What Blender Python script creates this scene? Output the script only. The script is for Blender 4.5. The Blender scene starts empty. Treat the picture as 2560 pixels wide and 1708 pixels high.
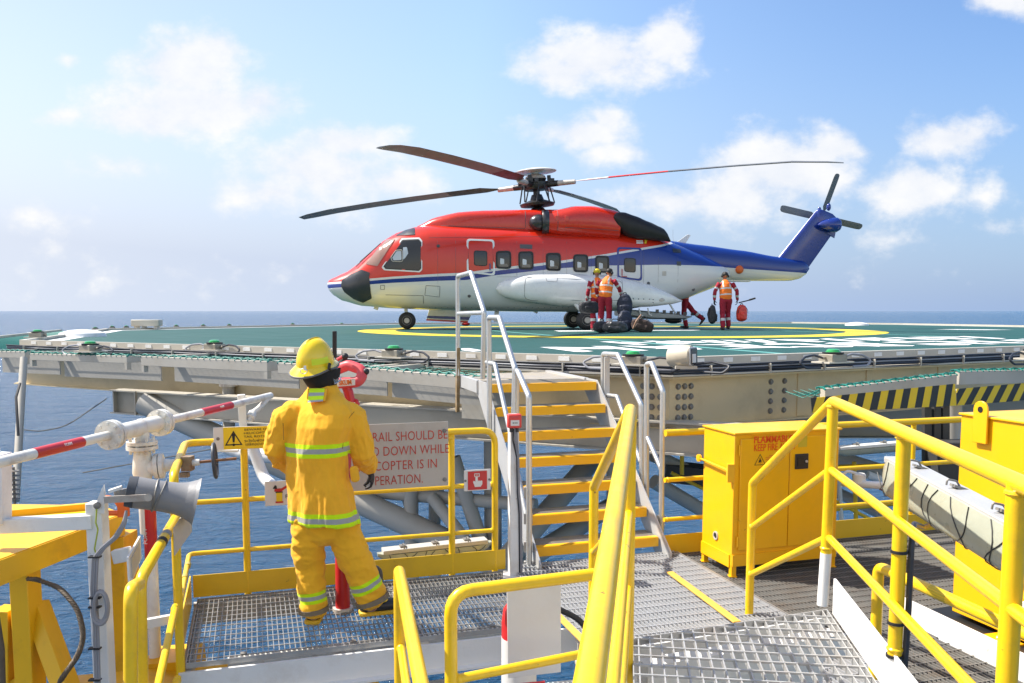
import bpy, bmesh, math, random
from mathutils import Vector as V, Matrix, Euler, noise as mnoise
random.seed(7)
R = math.radians
S = bpy.context.scene
COL = S.collection
# ------------------------------------------------------------------ camera
TILT = R(5.30)
cam = bpy.data.cameras.new('camera'); camo = bpy.data.objects.new('camera', cam); COL.objects.link(camo)
cam.sensor_width = 36.0; cam.lens = 30.0; cam.shift_y = 121/2560.
cam.clip_start = 0.05; cam.clip_end = 200000.
camo.location = (0, 0, 0); camo.rotation_euler = (R(90) - TILT, 0, 0)
S.camera = camo
# ------------------------------------------------------------------ light and sky
SUN_AZ = V((-0.965, 0.26, 0)).normalized(); SUN_EL = R(51)
sl = bpy.data.lights.new('sun', 'SUN'); so = bpy.data.objects.new('sun', sl); COL.objects.link(so)
sl.energy = 4.3; sl.angle = R(0.53); sl.color = (1.0, 0.95, 0.87)
sd = V((SUN_AZ.x*math.cos(SUN_EL), SUN_AZ.y*math.cos(SUN_EL), math.sin(SUN_EL)))
so.rotation_euler = sd.to_track_quat('Z', 'Y').to_euler(); so.location = (-20, -5, 40)
S.view_settings.view_transform = 'Standard'; S.view_settings.look = 'None'
S.view_settings.exposure = 1.0; S.view_settings.gamma = 1
FP, V0P, U0P, KP = 2133., 975., 1280., 2560/2350.
def ray(u, v):                                  # survey of the place: sight line through a measured point
    xc = (u*KP-U0P)/FP; yc = (V0P-v*KP)/FP
    return V((xc, math.cos(TILT)+yc*math.sin(TILT), -math.sin(TILT)+yc*math.cos(TILT)))
def PZ(u, v, z): r = ray(u, v); return r*(z/r.z)
def PY(u, v, y): r = ray(u, v); return r*(y/r.y)
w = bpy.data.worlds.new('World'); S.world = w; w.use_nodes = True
def world():
    nt = w.node_tree; N = nt.nodes; L = nt.links; N.clear()
    out = N.new('ShaderNodeOutputWorld'); bg = N.new('ShaderNodeBackground'); L.new(bg.outputs[0], out.inputs[0])
    sky = N.new('ShaderNodeTexSky'); sky.sky_type = 'NISHITA'; sky.sun_disc = False
    sky.sun_elevation = SUN_EL; sky.sun_rotation = math.atan2(SUN_AZ.x, SUN_AZ.y)
    sky.air_density = 1.15; sky.dust_density = 0.7; sky.ozone_density = 2.2; sky.altitude = 20
    bg.inputs[1].default_value = 0.15
    tc = N.new('ShaderNodeTexCoord'); sep = N.new('ShaderNodeSeparateXYZ'); L.new(tc.outputs['Generated'], sep.inputs[0])
    def m(op, a, b=None, c=None, cl=False):
        n = N.new('ShaderNodeMath'); n.operation = op; n.use_clamp = cl
        for i, x in enumerate((a, b, c)):
            if x is None: continue
            if isinstance(x, (int, float)): n.inputs[i].default_value = x
            else: L.new(x, n.inputs[i])
        return n.outputs[0]
    yy = m('MAXIMUM', sep.outputs[1], 0.08)
    gx = m('DIVIDE', sep.outputs[0], yy); gz = m('DIVIDE', sep.outputs[2], yy)
    cb = N.new('ShaderNodeCombineXYZ'); L.new(gx, cb.inputs[0]); L.new(gz, cb.inputs[1])
    n1 = N.new('ShaderNodeTexNoise'); n1.inputs['Scale'].default_value = 9; n1.inputs['Detail'].default_value = 4
    L.new(cb.outputs[0], n1.inputs['Vector'])
    sub = N.new('ShaderNodeVectorMath'); sub.operation = 'SUBTRACT'; L.new(n1.outputs['Color'], sub.inputs[0]); sub.inputs[1].default_value = (.5, .5, .5)
    sc = N.new('ShaderNodeVectorMath'); sc.operation = 'SCALE'; L.new(sub.outputs[0], sc.inputs[0]); sc.inputs['Scale'].default_value = .05
    wp = N.new('ShaderNodeVectorMath'); wp.operation = 'ADD'; L.new(cb.outputs[0], wp.inputs[0]); L.new(sc.outputs[0], wp.inputs[1])
    acc = None
    blobs = [(450,235,210,75,1),(420,150,150,70,1),(500,110,70,45,.8),(340,270,160,50,.9),(600,225,95,55,.9),(150,262,65,26,.6),(158,132,36,18,.45),
             (1370,130,185,70,1),(1540,85,75,55,1),(1290,160,110,50,.9),(1330,300,130,42,.85),(1395,268,50,35,.8),(1400,350,110,42,.6),
             (740,400,190,85,.85),(790,330,130,50,.85),(620,450,130,55,.75),(900,430,110,50,.8),(280,385,120,34,.5),(90,490,120,40,.55),
             (1800,400,190,95,1),(1690,455,150,70,.9),(2090,440,110,75,.95),(2190,300,120,55,1),(1540,460,150,45,.8),(1920,350,90,45,.9),(2240,290,50,40,.9),
             (2310,15,90,40,.8),(2290,525,110,32,.55),(2050,560,90,32,.5),(1250,520,130,40,.5),(2250,450,120,60,.4),(100,620,300,60,.25),(1000,640,700,50,.2)]
    for (u, v, a, b, s) in blobs:
        c = ray(u, v); cx, cz = c.x/c.y, c.z/c.y
        d = N.new('ShaderNodeVectorMath'); d.operation = 'SUBTRACT'; L.new(wp.outputs[0], d.inputs[0]); d.inputs[1].default_value = (cx, cz, 0)
        e = N.new('ShaderNodeVectorMath'); e.operation = 'MULTIPLY'; L.new(d.outputs[0], e.inputs[0])
        e.inputs[1].default_value = (FP/(a*1.42*KP), FP/(b*1.42*KP), 0)
        ln = N.new('ShaderNodeVectorMath'); ln.operation = 'LENGTH'; L.new(e.outputs[0], ln.inputs[0])
        o = m('MULTIPLY_ADD', ln.outputs['Value'], -s, s)
        acc = o if acc is None else m('SMOOTH_MAX', acc, o, .12)
    mp = N.new('ShaderNodeMapping'); L.new(cb.outputs[0], mp.inputs[0]); mp.inputs['Scale'].default_value = (1, 1.35, 1)
    n2 = N.new('ShaderNodeTexNoise'); n2.inputs['Scale'].default_value = 13; n2.inputs['Detail'].default_value = 9; n2.inputs['Roughness'].default_value = .6
    L.new(mp.outputs[0], n2.inputs['Vector'])
    nz = m('MULTIPLY_ADD', n2.outputs['Fac'], 1.7, -.85)
    dens = m('ADD', acc, nz)
    rp = N.new('ShaderNodeMapRange'); rp.interpolation_type = 'SMOOTHSTEP'; L.new(dens, rp.inputs[0])
    rp.inputs[1].default_value = .09; rp.inputs[2].default_value = .70; rp.inputs[4].default_value = .95
    # the blue deepens to the right, away from the sun
    dt = N.new('ShaderNodeVectorMath'); dt.operation = 'DOT_PRODUCT'; L.new(tc.outputs['Generated'], dt.inputs[0]); dt.inputs[1].default_value = (.9, .43, 0)
    tr = N.new('ShaderNodeMapRange'); tr.interpolation_type = 'SMOOTHSTEP'; L.new(dt.outputs['Value'], tr.inputs[0]); tr.inputs[1].default_value = -.2; tr.inputs[2].default_value = .95
    rmp = N.new('ShaderNodeValToRGB'); L.new(tr.outputs[0], rmp.inputs[0]); el = rmp.color_ramp.elements
    el[0].color = (.79, .70, .74, 1); el[1].color = (.41, .49, .62, 1); e_ = el.new(.5); e_.color = (.74, .77, .80, 1)
    tint = N.new('ShaderNodeMix'); tint.data_type = 'RGBA'; tint.blend_type = 'MULTIPLY'; tint.inputs['Factor'].default_value = 1; L.new(sky.outputs[0], tint.inputs['A']); L.new(rmp.outputs[0], tint.inputs['B'])
    # haze low over the sea, thicker to the left where the sun stands
    vz = m('MULTIPLY_ADD', gz, -2.9, 1.0, cl=True); vx = m('MULTIPLY_ADD', gx, -.55, .36, cl=True)
    veil = m('ADD', m('MULTIPLY', m('POWER', vz, 1.4), .93), m('MULTIPLY', vx, .55), cl=True)
    vcol = N.new('ShaderNodeMix'); vcol.data_type = 'RGBA'; L.new(m('MULTIPLY_ADD', gx, .85, .5, cl=True), vcol.inputs['Factor']); vcol.inputs['A'].default_value = (2.5, 2.72, 3.15, 1); vcol.inputs['B'].default_value = (1.2, 1.66, 2.55, 1)
    mx0 = N.new('ShaderNodeMix'); mx0.data_type = 'RGBA'; L.new(veil, mx0.inputs['Factor']); L.new(tint.outputs['Result'], mx0.inputs['A']); L.new(vcol.outputs['Result'], mx0.inputs['B'])
    # cloud body: bright tops, faintly grey bases
    sh = N.new('ShaderNodeMapRange'); L.new(n2.outputs['Fac'], sh.inputs[0]); sh.inputs[1].default_value = .35; sh.inputs[2].default_value = .68
    cc = N.new('ShaderNodeMix'); cc.data_type = 'RGBA'; L.new(sh.outputs[0], cc.inputs['Factor']); cc.inputs['A'].default_value = (2.85, 2.98, 3.25, 1); cc.inputs['B'].default_value = (3.45, 3.43, 3.4, 1)
    mx = N.new('ShaderNodeMix'); mx.data_type = 'RGBA'; L.new(rp.outputs[0], mx.inputs['Factor']); L.new(mx0.outputs['Result'], mx.inputs['A']); L.new(cc.outputs['Result'], mx.inputs['B'])
    rear = m('MULTIPLY_ADD', sep.outputs[1], -1.6, 1.0); rear = m('MINIMUM', m('MAXIMUM', rear, 1.0), 1.3)  # sky behind the camera brightened, added as fill light
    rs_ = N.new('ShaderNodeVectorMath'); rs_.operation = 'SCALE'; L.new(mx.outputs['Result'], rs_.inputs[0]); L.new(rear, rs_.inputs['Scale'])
    wf = m('MULTIPLY_ADD', sep.outputs[1], -2.5, .1, cl=True); wm = N.new('ShaderNodeMix'); wm.data_type = 'RGBA'; wm.blend_type = 'MULTIPLY'  # warm tint behind stands in for bounce off unseen structure
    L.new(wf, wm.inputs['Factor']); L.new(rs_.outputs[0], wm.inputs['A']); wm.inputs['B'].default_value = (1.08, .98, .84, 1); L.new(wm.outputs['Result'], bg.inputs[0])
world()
# ------------------------------------------------------------------ mesh helpers
def tag(o, label=None, cat=None, group=None, kind=None):
    if label: o['label'] = label
    if cat: o['category'] = cat
    if group: o['group'] = group
    if kind: o['kind'] = kind
    return o
def thing(name, loc, label, cat, group=None):
    o = bpy.data.objects.new(name, None); COL.objects.link(o); o.location = loc; o.empty_display_size = .1
    return tag(o, label, cat, group)
def frame(d, up=V((0, 0, 1))):
    d = d.normalized()
    if abs(d.dot(up)) > .999: up = V((0, 1, 0)) if abs(d.y) < .9 else V((1, 0, 0))
    s = d.cross(up).normalized(); return s, s.cross(d).normalized()
def fillet(path, rad, n=5):
    path = [V(p) for p in path]
    if rad <= 0 or len(path) < 3: return path
    out = [path[0]]
    for i in range(1, len(path)-1):
        a, b, c = path[i-1], path[i], path[i+1]
        d0 = (a-b); d1 = (c-b); l0, l1 = d0.length, d1.length
        if l0 < 1e-6 or l1 < 1e-6: continue
        d0 /= l0; d1 /= l1
        ang = d0.angle(d1)
        if ang > R(174): out.append(b); continue
        t = min(rad/math.tan(ang/2), l0*.48, l1*.48)
        p0, p1 = b+d0*t, b+d1*t
        for k in range(n+1):
            q = k/n; out.append(p0*(1-q)**2+b*2*q*(1-q)+p1*q*q)
    out.append(path[-1]); return out
class MB:
    def __init__(s): s.v = []; s.f = []; s.m = []; s.mi = 0
    def add(s, vs, fs):
        b = len(s.v); s.v += [tuple(p) for p in vs]
        for f in fs: s.f.append([b+i for i in f]); s.m.append(s.mi)
        return s
    def box(s, c, sz, M=None):
        M = M or Matrix(); hx, hy, hz = [q/2 for q in sz]; c = V(c)
        vs = [c+M @ V((x*hx, y*hy, z*hz)) for x in (-1, 1) for y in (-1, 1) for z in (-1, 1)]
        return s.add(vs, [(0,1,3,2),(4,6,7,5),(0,4,5,1),(2,3,7,6),(0,2,6,4),(1,5,7,3)])
    def bar(s, p0, p1, wd, ht, up=V((0, 0, 1)), off=0):     # box from p0 to p1
        p0, p1 = V(p0), V(p1); a, b = frame(p1-p0, up); a *= wd/2; b = b
        lo, hi = b*(off-ht/2), b*(off+ht/2)
        vs = [p0-a+lo, p0+a+lo, p0+a+hi, p0-a+hi, p1-a+lo, p1+a+lo, p1+a+hi, p1-a+hi]
        return s.add(vs, [(0,3,2,1),(4,5,6,7),(0,1,5,4),(1,2,6,5),(2,3,7,6),(3,0,4,7)])
    def ibeam(s, p0, p1, wd, ht, tf=.02, tw=.012):          # steel I section standing upright
        p0, p1 = V(p0), V(p1)
        s.bar(p0+V((0,0,ht/2-tf/2)), p1+V((0,0,ht/2-tf/2)), wd, tf); s.bar(p0-V((0,0,ht/2-tf/2)), p1-V((0,0,ht/2-tf/2)), wd, tf)
        return s.bar(p0, p1, tw, ht-2*tf)
    def rings(s, rs, closed=True, caps=True, loop=False):
        n = len(rs[0]); b = len(s.v)
        for r_ in rs: s.v += [tuple(p) for p in r_]
        k = len(rs)
        for i in range(k if loop else k-1):
            j = (i+1) % k
            for q in range(n if closed else n-1):
                q2 = (q+1) % n
                s.f.append([b+i*n+q, b+i*n+q2, b+j*n+q2, b+j*n+q]); s.m.append(s.mi)
        if caps and closed and not loop:
            s.f.append([b+q for q in range(n)][::-1]); s.m.append(s.mi)
            s.f.append([b+(k-1)*n+q for q in range(n)]); s.m.append(s.mi)
        return s
    def tube(s, path, r, n=12, fil=0, loop=False, r2=None):
        path = fillet(path, fil); k = len(path); rs = []
        up = V((0, 0, 1)); prev = None
        for i in range(k):
            if loop: d = path[(i+1) % k]-path[i-1]
            else: d = path[min(i+1, k-1)]-path[max(i-1, 0)]
            if d.length < 1e-9: d = V((0, 0, 1))
            d.normalize()
            if prev is None: a, b = frame(d)
            else:
                a = prev-d*prev.dot(d)
                a = a.normalized() if a.length > 1e-6 else frame(d)[0]
                b = a.cross(d).normalized()*1
            prev = a; b = a.cross(d).normalized()
            rr = r if r2 is None else r+(r2-r)*i/max(1, k-1)
            if callable(r): rr = r(i/max(1, k-1))
            rs.append([path[i]+a*(rr*math.cos(t))+b*(rr*math.sin(t)) for t in [2*math.pi*q/n for q in range(n)]])
        return s.rings(rs, loop=loop)
    def cyl(s, p0, p1, r, n=20, r2=None): return s.tube([p0, p1], r, n, r2=r if r2 is None else r2)
    def lathe(s, c, ax, prof, n=24):                        # prof: (distance along axis, radius)
        c = V(c); ax = V(ax).normalized(); a, b = frame(ax)
        return s.rings([[c+ax*h+(a*math.cos(t)+b*math.sin(t))*max(rr, 1e-4) for t in [2*math.pi*q/n for q in range(n)]] for h, rr in prof])
    def ball(s, c, r, M=None, n=16, k=10):
        c = V(c); M = M or Matrix(); r = r if hasattr(r, '__len__') else (r, r, r)
        return s.rings([[c+M @ V((r[0]*math.sin(t)*math.cos(p), r[1]*math.sin(t)*math.sin(p), -r[2]*math.cos(t))) for p in [2*math.pi*q/n for q in range(n)]]
                        for t in [max(.02, min(math.pi-.02, math.pi*i/k)) for i in range(k+1)]])
    def poly(s, pts): return s.add(pts, [list(range(len(pts)))])
    def slab(s, pts, th):                                   # prism: pts lifted by vector th
        pts = [V(p) for p in pts]; th = V(th); n = len(pts)
        s.add(pts+[p+th for p in pts], [list(range(n))[::-1], [n+i for i in range(n)]]+[[i, (i+1) % n, n+(i+1) % n, n+i] for i in range(n)])
        return s
    def mesh(s, name):
        me = bpy.data.meshes.new(name); me.from_pydata(s.v, [], s.f)
        bm = bmesh.new(); bm.from_mesh(me); bmesh.ops.recalc_face_normals(bm, faces=bm.faces); bm.to_mesh(me); bm.free()
        return me
    def build(s, name, mats, parent=None, smooth=38, bevel=0, seg=2, recalc=True):
        me = bpy.data.meshes.new(name); me.from_pydata(s.v, [], s.f)
        mats = mats if isinstance(mats, (list, tuple)) else [mats]
        for q in mats: me.materials.append(q)
        me.polygons.foreach_set('material_index', s.m)
        if recalc:
            bm = bmesh.new(); bm.from_mesh(me); bmesh.ops.recalc_face_normals(bm, faces=bm.faces); bm.to_mesh(me); bm.free()
        if smooth:
            me.polygons.foreach_set('use_smooth', [True]*len(me.polygons)); me.set_sharp_from_angle(angle=R(smooth))
        o = bpy.data.objects.new(name, me); COL.objects.link(o)
        if bevel:
            bv = o.modifiers.new('bevel', 'BEVEL'); bv.width = bevel; bv.segments = seg; bv.limit_method = 'ANGLE'; bv.angle_limit = R(40); bv.harden_normals = False
        if parent: adopt(o, parent)
        return o
def wmat(p):
    M = Matrix.LocRotScale(p.location, p.rotation_euler, p.scale)
    return (wmat(p.parent) @ p.matrix_parent_inverse @ M) if p.parent else M
def adopt(o, parent):
    o.parent = parent; o.matrix_parent_inverse = wmat(parent).inverted()
    return o
def copy_tree(o, parent=None):
    c = o.copy(); COL.objects.link(c)
    if parent: c.parent = parent
    for ch in o.children: copy_tree(ch, c)
    return c
def evald(o):                                              # bake modifiers into a fresh mesh, drop the source
    dg = bpy.context.evaluated_depsgraph_get(); me = bpy.data.meshes.new_from_object(o.evaluated_get(dg))
    bpy.data.objects.remove(o); return me
def mobj(name, me, mats, parent=None, smooth=60):
    ix = [f_.material_index for f_ in me.polygons]; me.materials.clear()
    for q in (mats if isinstance(mats, (list, tuple)) else [mats]): me.materials.append(q)
    me.polygons.foreach_set('material_index', ix)
    me.name = name
    if smooth:
        me.polygons.foreach_set('use_smooth', [True]*len(me.polygons)); me.set_sharp_from_angle(angle=R(smooth))
    o = bpy.data.objects.new(name, me); COL.objects.link(o)
    if parent: adopt(o, parent)
    return o
def text(name, body, M, size, mt, parent=None, align='LEFT', ext=.001, bold=0, sx=1, space=1, width=None):   # lettering as a thin mesh; M maps text x,y,z
    cu = bpy.data.curves.new(name, 'FONT'); cu.body = body; cu.size = size; cu.align_x = align; cu.extrude = ext; cu.offset = bold; cu.space_character = space
    cu.resolution_u = 3
    o = bpy.data.objects.new(name, cu); COL.objects.link(o); bpy.context.view_layer.update()
    me = evald(o); bpy.data.curves.remove(cu)
    if width: xs = [v_.co.x for v_ in me.vertices]; sx = width/(max(xs)-min(xs))
    me.transform(M @ Matrix.Diagonal((sx, 1, 1, 1)))
    return mobj(name, me, mt, parent, 0)
def basis(o, x, y):                                        # frame with origin o, x right, y up
    x = V(x).normalized(); z = x.cross(V(y)).normalized(); y = z.cross(x)
    M = Matrix((x, y, z)).transposed().to_4x4(); M.translation = V(o); return M
# ------------------------------------------------------------------ materials
def pm(name, rgb, rough=.45, metal=0, var=.10, sc=2.5, bump=.05, bsc=60, dirt=None, damt=.5, dsc=1.5, coat=0, stretch=None, spec=.5, chips=None):
    m = bpy.data.materials.new(name); m.use_nodes = True; nt = m.node_tree; N, L = nt.nodes, nt.links
    b = N['Principled BSDF']; b.inputs['Metallic'].default_value = metal; b.inputs['Coat Weight'].default_value = coat; b.inputs['Coat Roughness'].default_value = .08
    b.inputs['Specular IOR Level'].default_value = spec
    tc = N.new('ShaderNodeTexCoord'); vec = tc.outputs['Object']
    if stretch:
        mp = N.new('ShaderNodeMapping'); L.new(vec, mp.inputs[0]); mp.inputs['Scale'].default_value = stretch; vec = mp.outputs[0]
    n1 = N.new('ShaderNodeTexNoise'); n1.inputs['Scale'].default_value = sc; n1.inputs['Detail'].default_value = 6; L.new(vec, n1.inputs['Vector'])
    mx = N.new('ShaderNodeMix'); mx.data_type = 'RGBA'; L.new(n1.outputs['Fac'], mx.inputs['Factor'])
    mx.inputs['A'].default_value = [max(0, c*(1-var*1.6)) for c in rgb]+[1]; mx.inputs['B'].default_value = [min(1, c*(1+var*1.6)) for c in rgb]+[1]
    colr = mx.outputs['Result']
    if dirt:
        n2 = N.new('ShaderNodeTexNoise'); n2.inputs['Scale'].default_value = dsc; n2.inputs['Detail'].default_value = 10; n2.inputs['Roughness'].default_value = .7; L.new(vec, n2.inputs['Vector'])
        cr = N.new('ShaderNodeValToRGB'); cr.color_ramp.elements[0].position = .50; cr.color_ramp.elements[1].position = .72
        cr.color_ramp.elements[1].color = (damt, damt, damt, 1); cr.color_ramp.elements[0].color = (0, 0, 0, 1); L.new(n2.outputs['Fac'], cr.inputs[0])
        m2 = N.new('ShaderNodeMix'); m2.data_type = 'RGBA'; L.new(cr.outputs[0], m2.inputs['Factor']); L.new(colr, m2.inputs['A']); m2.inputs['B'].default_value = list(dirt)+[1]
        colr = m2.outputs['Result']
    if chips:                                                # small chips and scuffs through the paint
        n5 = N.new('ShaderNodeTexNoise'); n5.inputs['Scale'].default_value = chips[1]; n5.inputs['Detail'].default_value = 6; n5.inputs['Roughness'].default_value = .65; L.new(vec, n5.inputs['Vector'])
        c5 = N.new('ShaderNodeMapRange'); L.new(n5.outputs['Fac'], c5.inputs[0]); c5.inputs[1].default_value = chips[2]; c5.inputs[2].default_value = chips[2]+.025; c5.inputs[4].default_value = .85
        m5 = N.new('ShaderNodeMix'); m5.data_type = 'RGBA'; L.new(c5.outputs[0], m5.inputs['Factor']); L.new(colr, m5.inputs['A']); m5.inputs['B'].default_value = list(chips[0])+[1]; colr = m5.outputs['Result']
    L.new(colr, b.inputs['Base Color'])
    n3 = N.new('ShaderNodeTexNoise'); n3.inputs['Scale'].default_value = sc*3; n3.inputs['Detail'].default_value = 5; L.new(vec, n3.inputs['Vector'])
    rr = N.new('ShaderNodeMapRange'); L.new(n3.outputs['Fac'], rr.inputs[0]); rr.inputs[3].default_value = max(.03, rough-.13); rr.inputs[4].default_value = min(1, rough+.13)
    L.new(rr.outputs[0], b.inputs['Roughness'])
    if bump:
        n4 = N.new('ShaderNodeTexNoise'); n4.inputs['Scale'].default_value = bsc; n4.inputs['Detail'].default_value = 4; L.new(vec, n4.inputs['Vector'])
        bp = N.new('ShaderNodeBump'); bp.inputs['Strength'].default_value = min(1, bump*4); bp.inputs['Distance'].default_value = .004; L.new(n4.outputs['Fac'], bp.inputs['Height']); L.new(bp.outputs[0], b.inputs['Normal'])
    return m
RUST = (.22, .075, .02)
M = dict(
 yellow=pm('yellow_rail_paint', (.86, .54, .006), .33, var=.06, sc=4, bump=.04, bsc=40, dirt=(.48, .29, .03), damt=.5, dsc=5, coat=.15, chips=((.16, .08, .02), 16, .68)),
 cabyel=pm('yellow_cabinet_paint', (.90, .46, .003), .36, var=.03, sc=2, bump=.02, bsc=20, dirt=(.6, .34, .02), damt=.35, dsc=2.5, coat=.15, chips=((.18, .08, .02), 11, .70)),
 toeyel=pm('yellow_toe_board_paint', (.74, .47, .01), .42, var=.06, bump=.04, dirt=(.4, .25, .03), damt=.35, coat=.1, chips=((.16, .08, .02), 12, .68)),
 craney=pm('yellow_crane_paint', (.82, .45, .006), .45, var=.08, sc=1.5, bump=.05, dirt=RUST, damt=.45, dsc=2.2),
 white=pm('white_paint', (.78, .77, .74), .4, var=.04, bump=.05, dirt=(.42, .34, .24), damt=.4, dsc=3, chips=((.24, .12, .05), 12, .69)),
 cream=pm('aged_white_pipe_paint', (.76, .73, .65), .38, var=.05, bump=.08, bsc=45, dirt=RUST, damt=.55, dsc=6, coat=.1),
 red=pm('red_paint', (.55, .018, .02), .38, var=.1, bump=.03, dirt=(.35, .1, .08), damt=.3, coat=.1),
 redfade=pm('faded_red_paint', (.62, .07, .08), .45, var=.12, bump=.04),
 steel=pm('deck_frame_grey', (.50, .46, .385), .5, var=.07, sc=1.4, bump=.05, bsc=25, dirt=(.34, .27, .18), damt=.45, dsc=1.3),
 steeld=pm('truss_grey', (.46, .43, .375), .5, var=.06, sc=1.2, bump=.04, bsc=20, dirt=(.3, .24, .17), damt=.3, dsc=1),
 alu=pm('brushed_aluminium', (.62, .62, .60), .38, .75, var=.08, sc=5, bump=.04, bsc=90, dirt=(.4, .34, .24), damt=.4, dsc=4),
 alum=pm('mill_aluminium', (.56, .55, .53), .45, .35, var=.08, sc=3, bump=.05, bsc=60, dirt=(.36, .3, .22), damt=.4, dsc=3),
 galv=pm('galvanised_steel', (.42, .415, .40), .42, .55, var=.18, sc=9, bump=.05, bsc=120, dirt=(.30, .22, .15), damt=.5, dsc=4),
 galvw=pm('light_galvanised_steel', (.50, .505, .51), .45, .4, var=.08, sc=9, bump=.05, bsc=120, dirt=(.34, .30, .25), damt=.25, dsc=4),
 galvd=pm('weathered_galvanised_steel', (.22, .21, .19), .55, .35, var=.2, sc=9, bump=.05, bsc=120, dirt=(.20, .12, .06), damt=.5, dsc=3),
 black=pm('black_rubber', (.018, .018, .02), .55, var=.2, bump=.1, bsc=80),
 cable=pm('cable_sheath', (.03, .032, .04), .42, var=.2, bump=.02),
 gcable=pm('grey_cable_sheath', (.27, .27, .29), .45, var=.1, bump=.02),
 girder=pm('bounce_warmed_girder', (.64, .51, .30), .45, var=.07, sc=1.4, bump=.05, bsc=25, dirt=(.36, .27, .15), damt=.45, dsc=1.3),  # warm bounce light is mixed into this base colour
 horn=pm('grey_horn_plastic', (.225, .22, .22), .5, var=.06, sc=5, bump=.05, bsc=90, dirt=(.2, .17, .13), damt=.3, dsc=3),
 hornd=pm('dark_horn_plastic', (.045, .05, .06), .5, var=.1, bump=.05),
 rope=pm('wire_rope', (.10, .075, .05), .6, .3, var=.3, sc=20, bump=.3, bsc=60),
 orange=pm('orange_paint', (.72, .13, .02), .45, var=.1, bump=.05, dirt=RUST, damt=.4, dsc=5),
 plate=pm('bare_sign_plate', (.50, .46, .40), .5, .1, var=.07, sc=3, bump=.04, dirt=(.36, .29, .22), damt=.45, dsc=2.5),
 signred=pm('sign_lettering_red', (.52, .045, .025), .55, var=.15, bump=0),
 signyel=pm('sign_yellow', (.86, .60, .01), .4, var=.04, bump=0),
 ink=pm('sign_ink_black', (.012, .012, .012), .5, var=.1, bump=0),
 board=pm('blank_white_board', (.72, .70, .66), .45, var=.03, sc=1.5, bump=.02, dirt=(.56, .5, .42), damt=.3, dsc=3),
 lens=pm('fixture_diffuser', (.40, .41, .32), .3, var=.12, sc=4, bump=.08, bsc=30, dirt=(.34, .31, .2), damt=.6, dsc=4, coat=.3),
 teal=pm('green_safety_net', (.015, .20, .16), .6, var=.15, bump=0),
 hazy=pm('hazard_yellow', (.86, .58, .01), .4, var=.05, bump=.02), hazk=pm('hazard_black', (.02, .02, .02), .5, var=.2, bump=.02),
 dark=pm('dark_steel', (.06, .058, .055), .5, .2, var=.2, bump=.05),
)
# ------------------------------------------------------------------ sea
ZD, ZK, ZP, ZSEA = -.57, -.51, -2.05, -24.
def sea():
    m = bpy.data.materials.new('sea_water'); m.use_nodes = True; nt = m.node_tree; N, L = nt.nodes, nt.links
    b = N['Principled BSDF']; b.inputs['Roughness'].default_value = .12; b.inputs['IOR'].default_value = 1.33; b.inputs['Specular IOR Level'].default_value = .36
    tc = N.new('ShaderNodeTexCoord'); mp = N.new('ShaderNodeMapping'); L.new(tc.outputs['Object'], mp.inputs[0])
    mp.inputs['Rotation'].default_value = (0, 0, R(-22)); mp.inputs['Scale'].default_value = (1, 1.9, 1)
    hs = []
    for s_, d_, wgt in ((.045, 3, 2.6), (.22, 5, 1.0), (.95, 6, .50)):
        n = N.new('ShaderNodeTexNoise'); n.inputs['Scale'].default_value = s_; n.inputs['Detail'].default_value = d_; n.inputs['Roughness'].default_value = .6; n.inputs['Distortion'].default_value = .6
        L.new(mp.outputs[0], n.inputs['Vector'])
        k = N.new('ShaderNodeMath'); k.operation = 'MULTIPLY'; L.new(n.outputs['Fac'], k.inputs[0]); k.inputs[1].default_value = wgt; hs.append(k.outputs[0])
    a = N.new('ShaderNodeMath'); L.new(hs[0], a.inputs[0]); L.new(hs[1], a.inputs[1])
    a2 = N.new('ShaderNodeMath'); L.new(a.outputs[0], a2.inputs[0]); L.new(hs[2], a2.inputs[1])
    bp = N.new('ShaderNodeBump'); bp.inputs['Strength'].default_value = 1; bp.inputs['Distance'].default_value = 1.7; L.new(a2.outputs[0], bp.inputs['Height']); L.new(bp.outputs[0], b.inputs['Normal'])
    n = N.new('ShaderNodeTexNoise'); n.inputs['Scale'].default_value = .012; n.inputs['Detail'].default_value = 5; L.new(mp.outputs[0], n.inputs['Vector'])
    mx = N.new('ShaderNodeMix'); mx.data_type = 'RGBA'; L.new(n.outputs['Fac'], mx.inputs['Factor']); mx.inputs['A'].default_value = (.003, .052, .125, 1); mx.inputs['B'].default_value = (.005, .078, .175, 1)
    # small broken crests
    cr = N.new('ShaderNodeMapRange'); L.new(a2.outputs[0], cr.inputs[0]); cr.inputs[1].default_value = 2.62; cr.inputs[2].default_value = 2.8; cr.inputs[4].default_value = .6
    m2 = N.new('ShaderNodeMix'); m2.data_type = 'RGBA'; L.new(cr.outputs[0], m2.inputs['Factor']); L.new(mx.outputs['Result'], m2.inputs['A']); m2.inputs['B'].default_value = (.55, .6, .65, 1)
    L.new(m2.outputs['Result'], b.inputs['Base Color'])
    mb = MB(); rs = []
    for r_ in (2, 60, 300, 1500, 8000, 30000, 90000): rs.append([V((r_*math.cos(2*math.pi*i/96), r_*math.sin(2*math.pi*i/96), ZSEA)) for i in range(96)])
    mb.rings(rs, caps=True)
    mb.f.pop(); mb.m.pop()                                  # open rim, single sheet
    tag(mb.build('sea', m, smooth=0), 'open blue sea under a light chop reaching to the horizon', None, None, 'structure')
sea()
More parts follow.
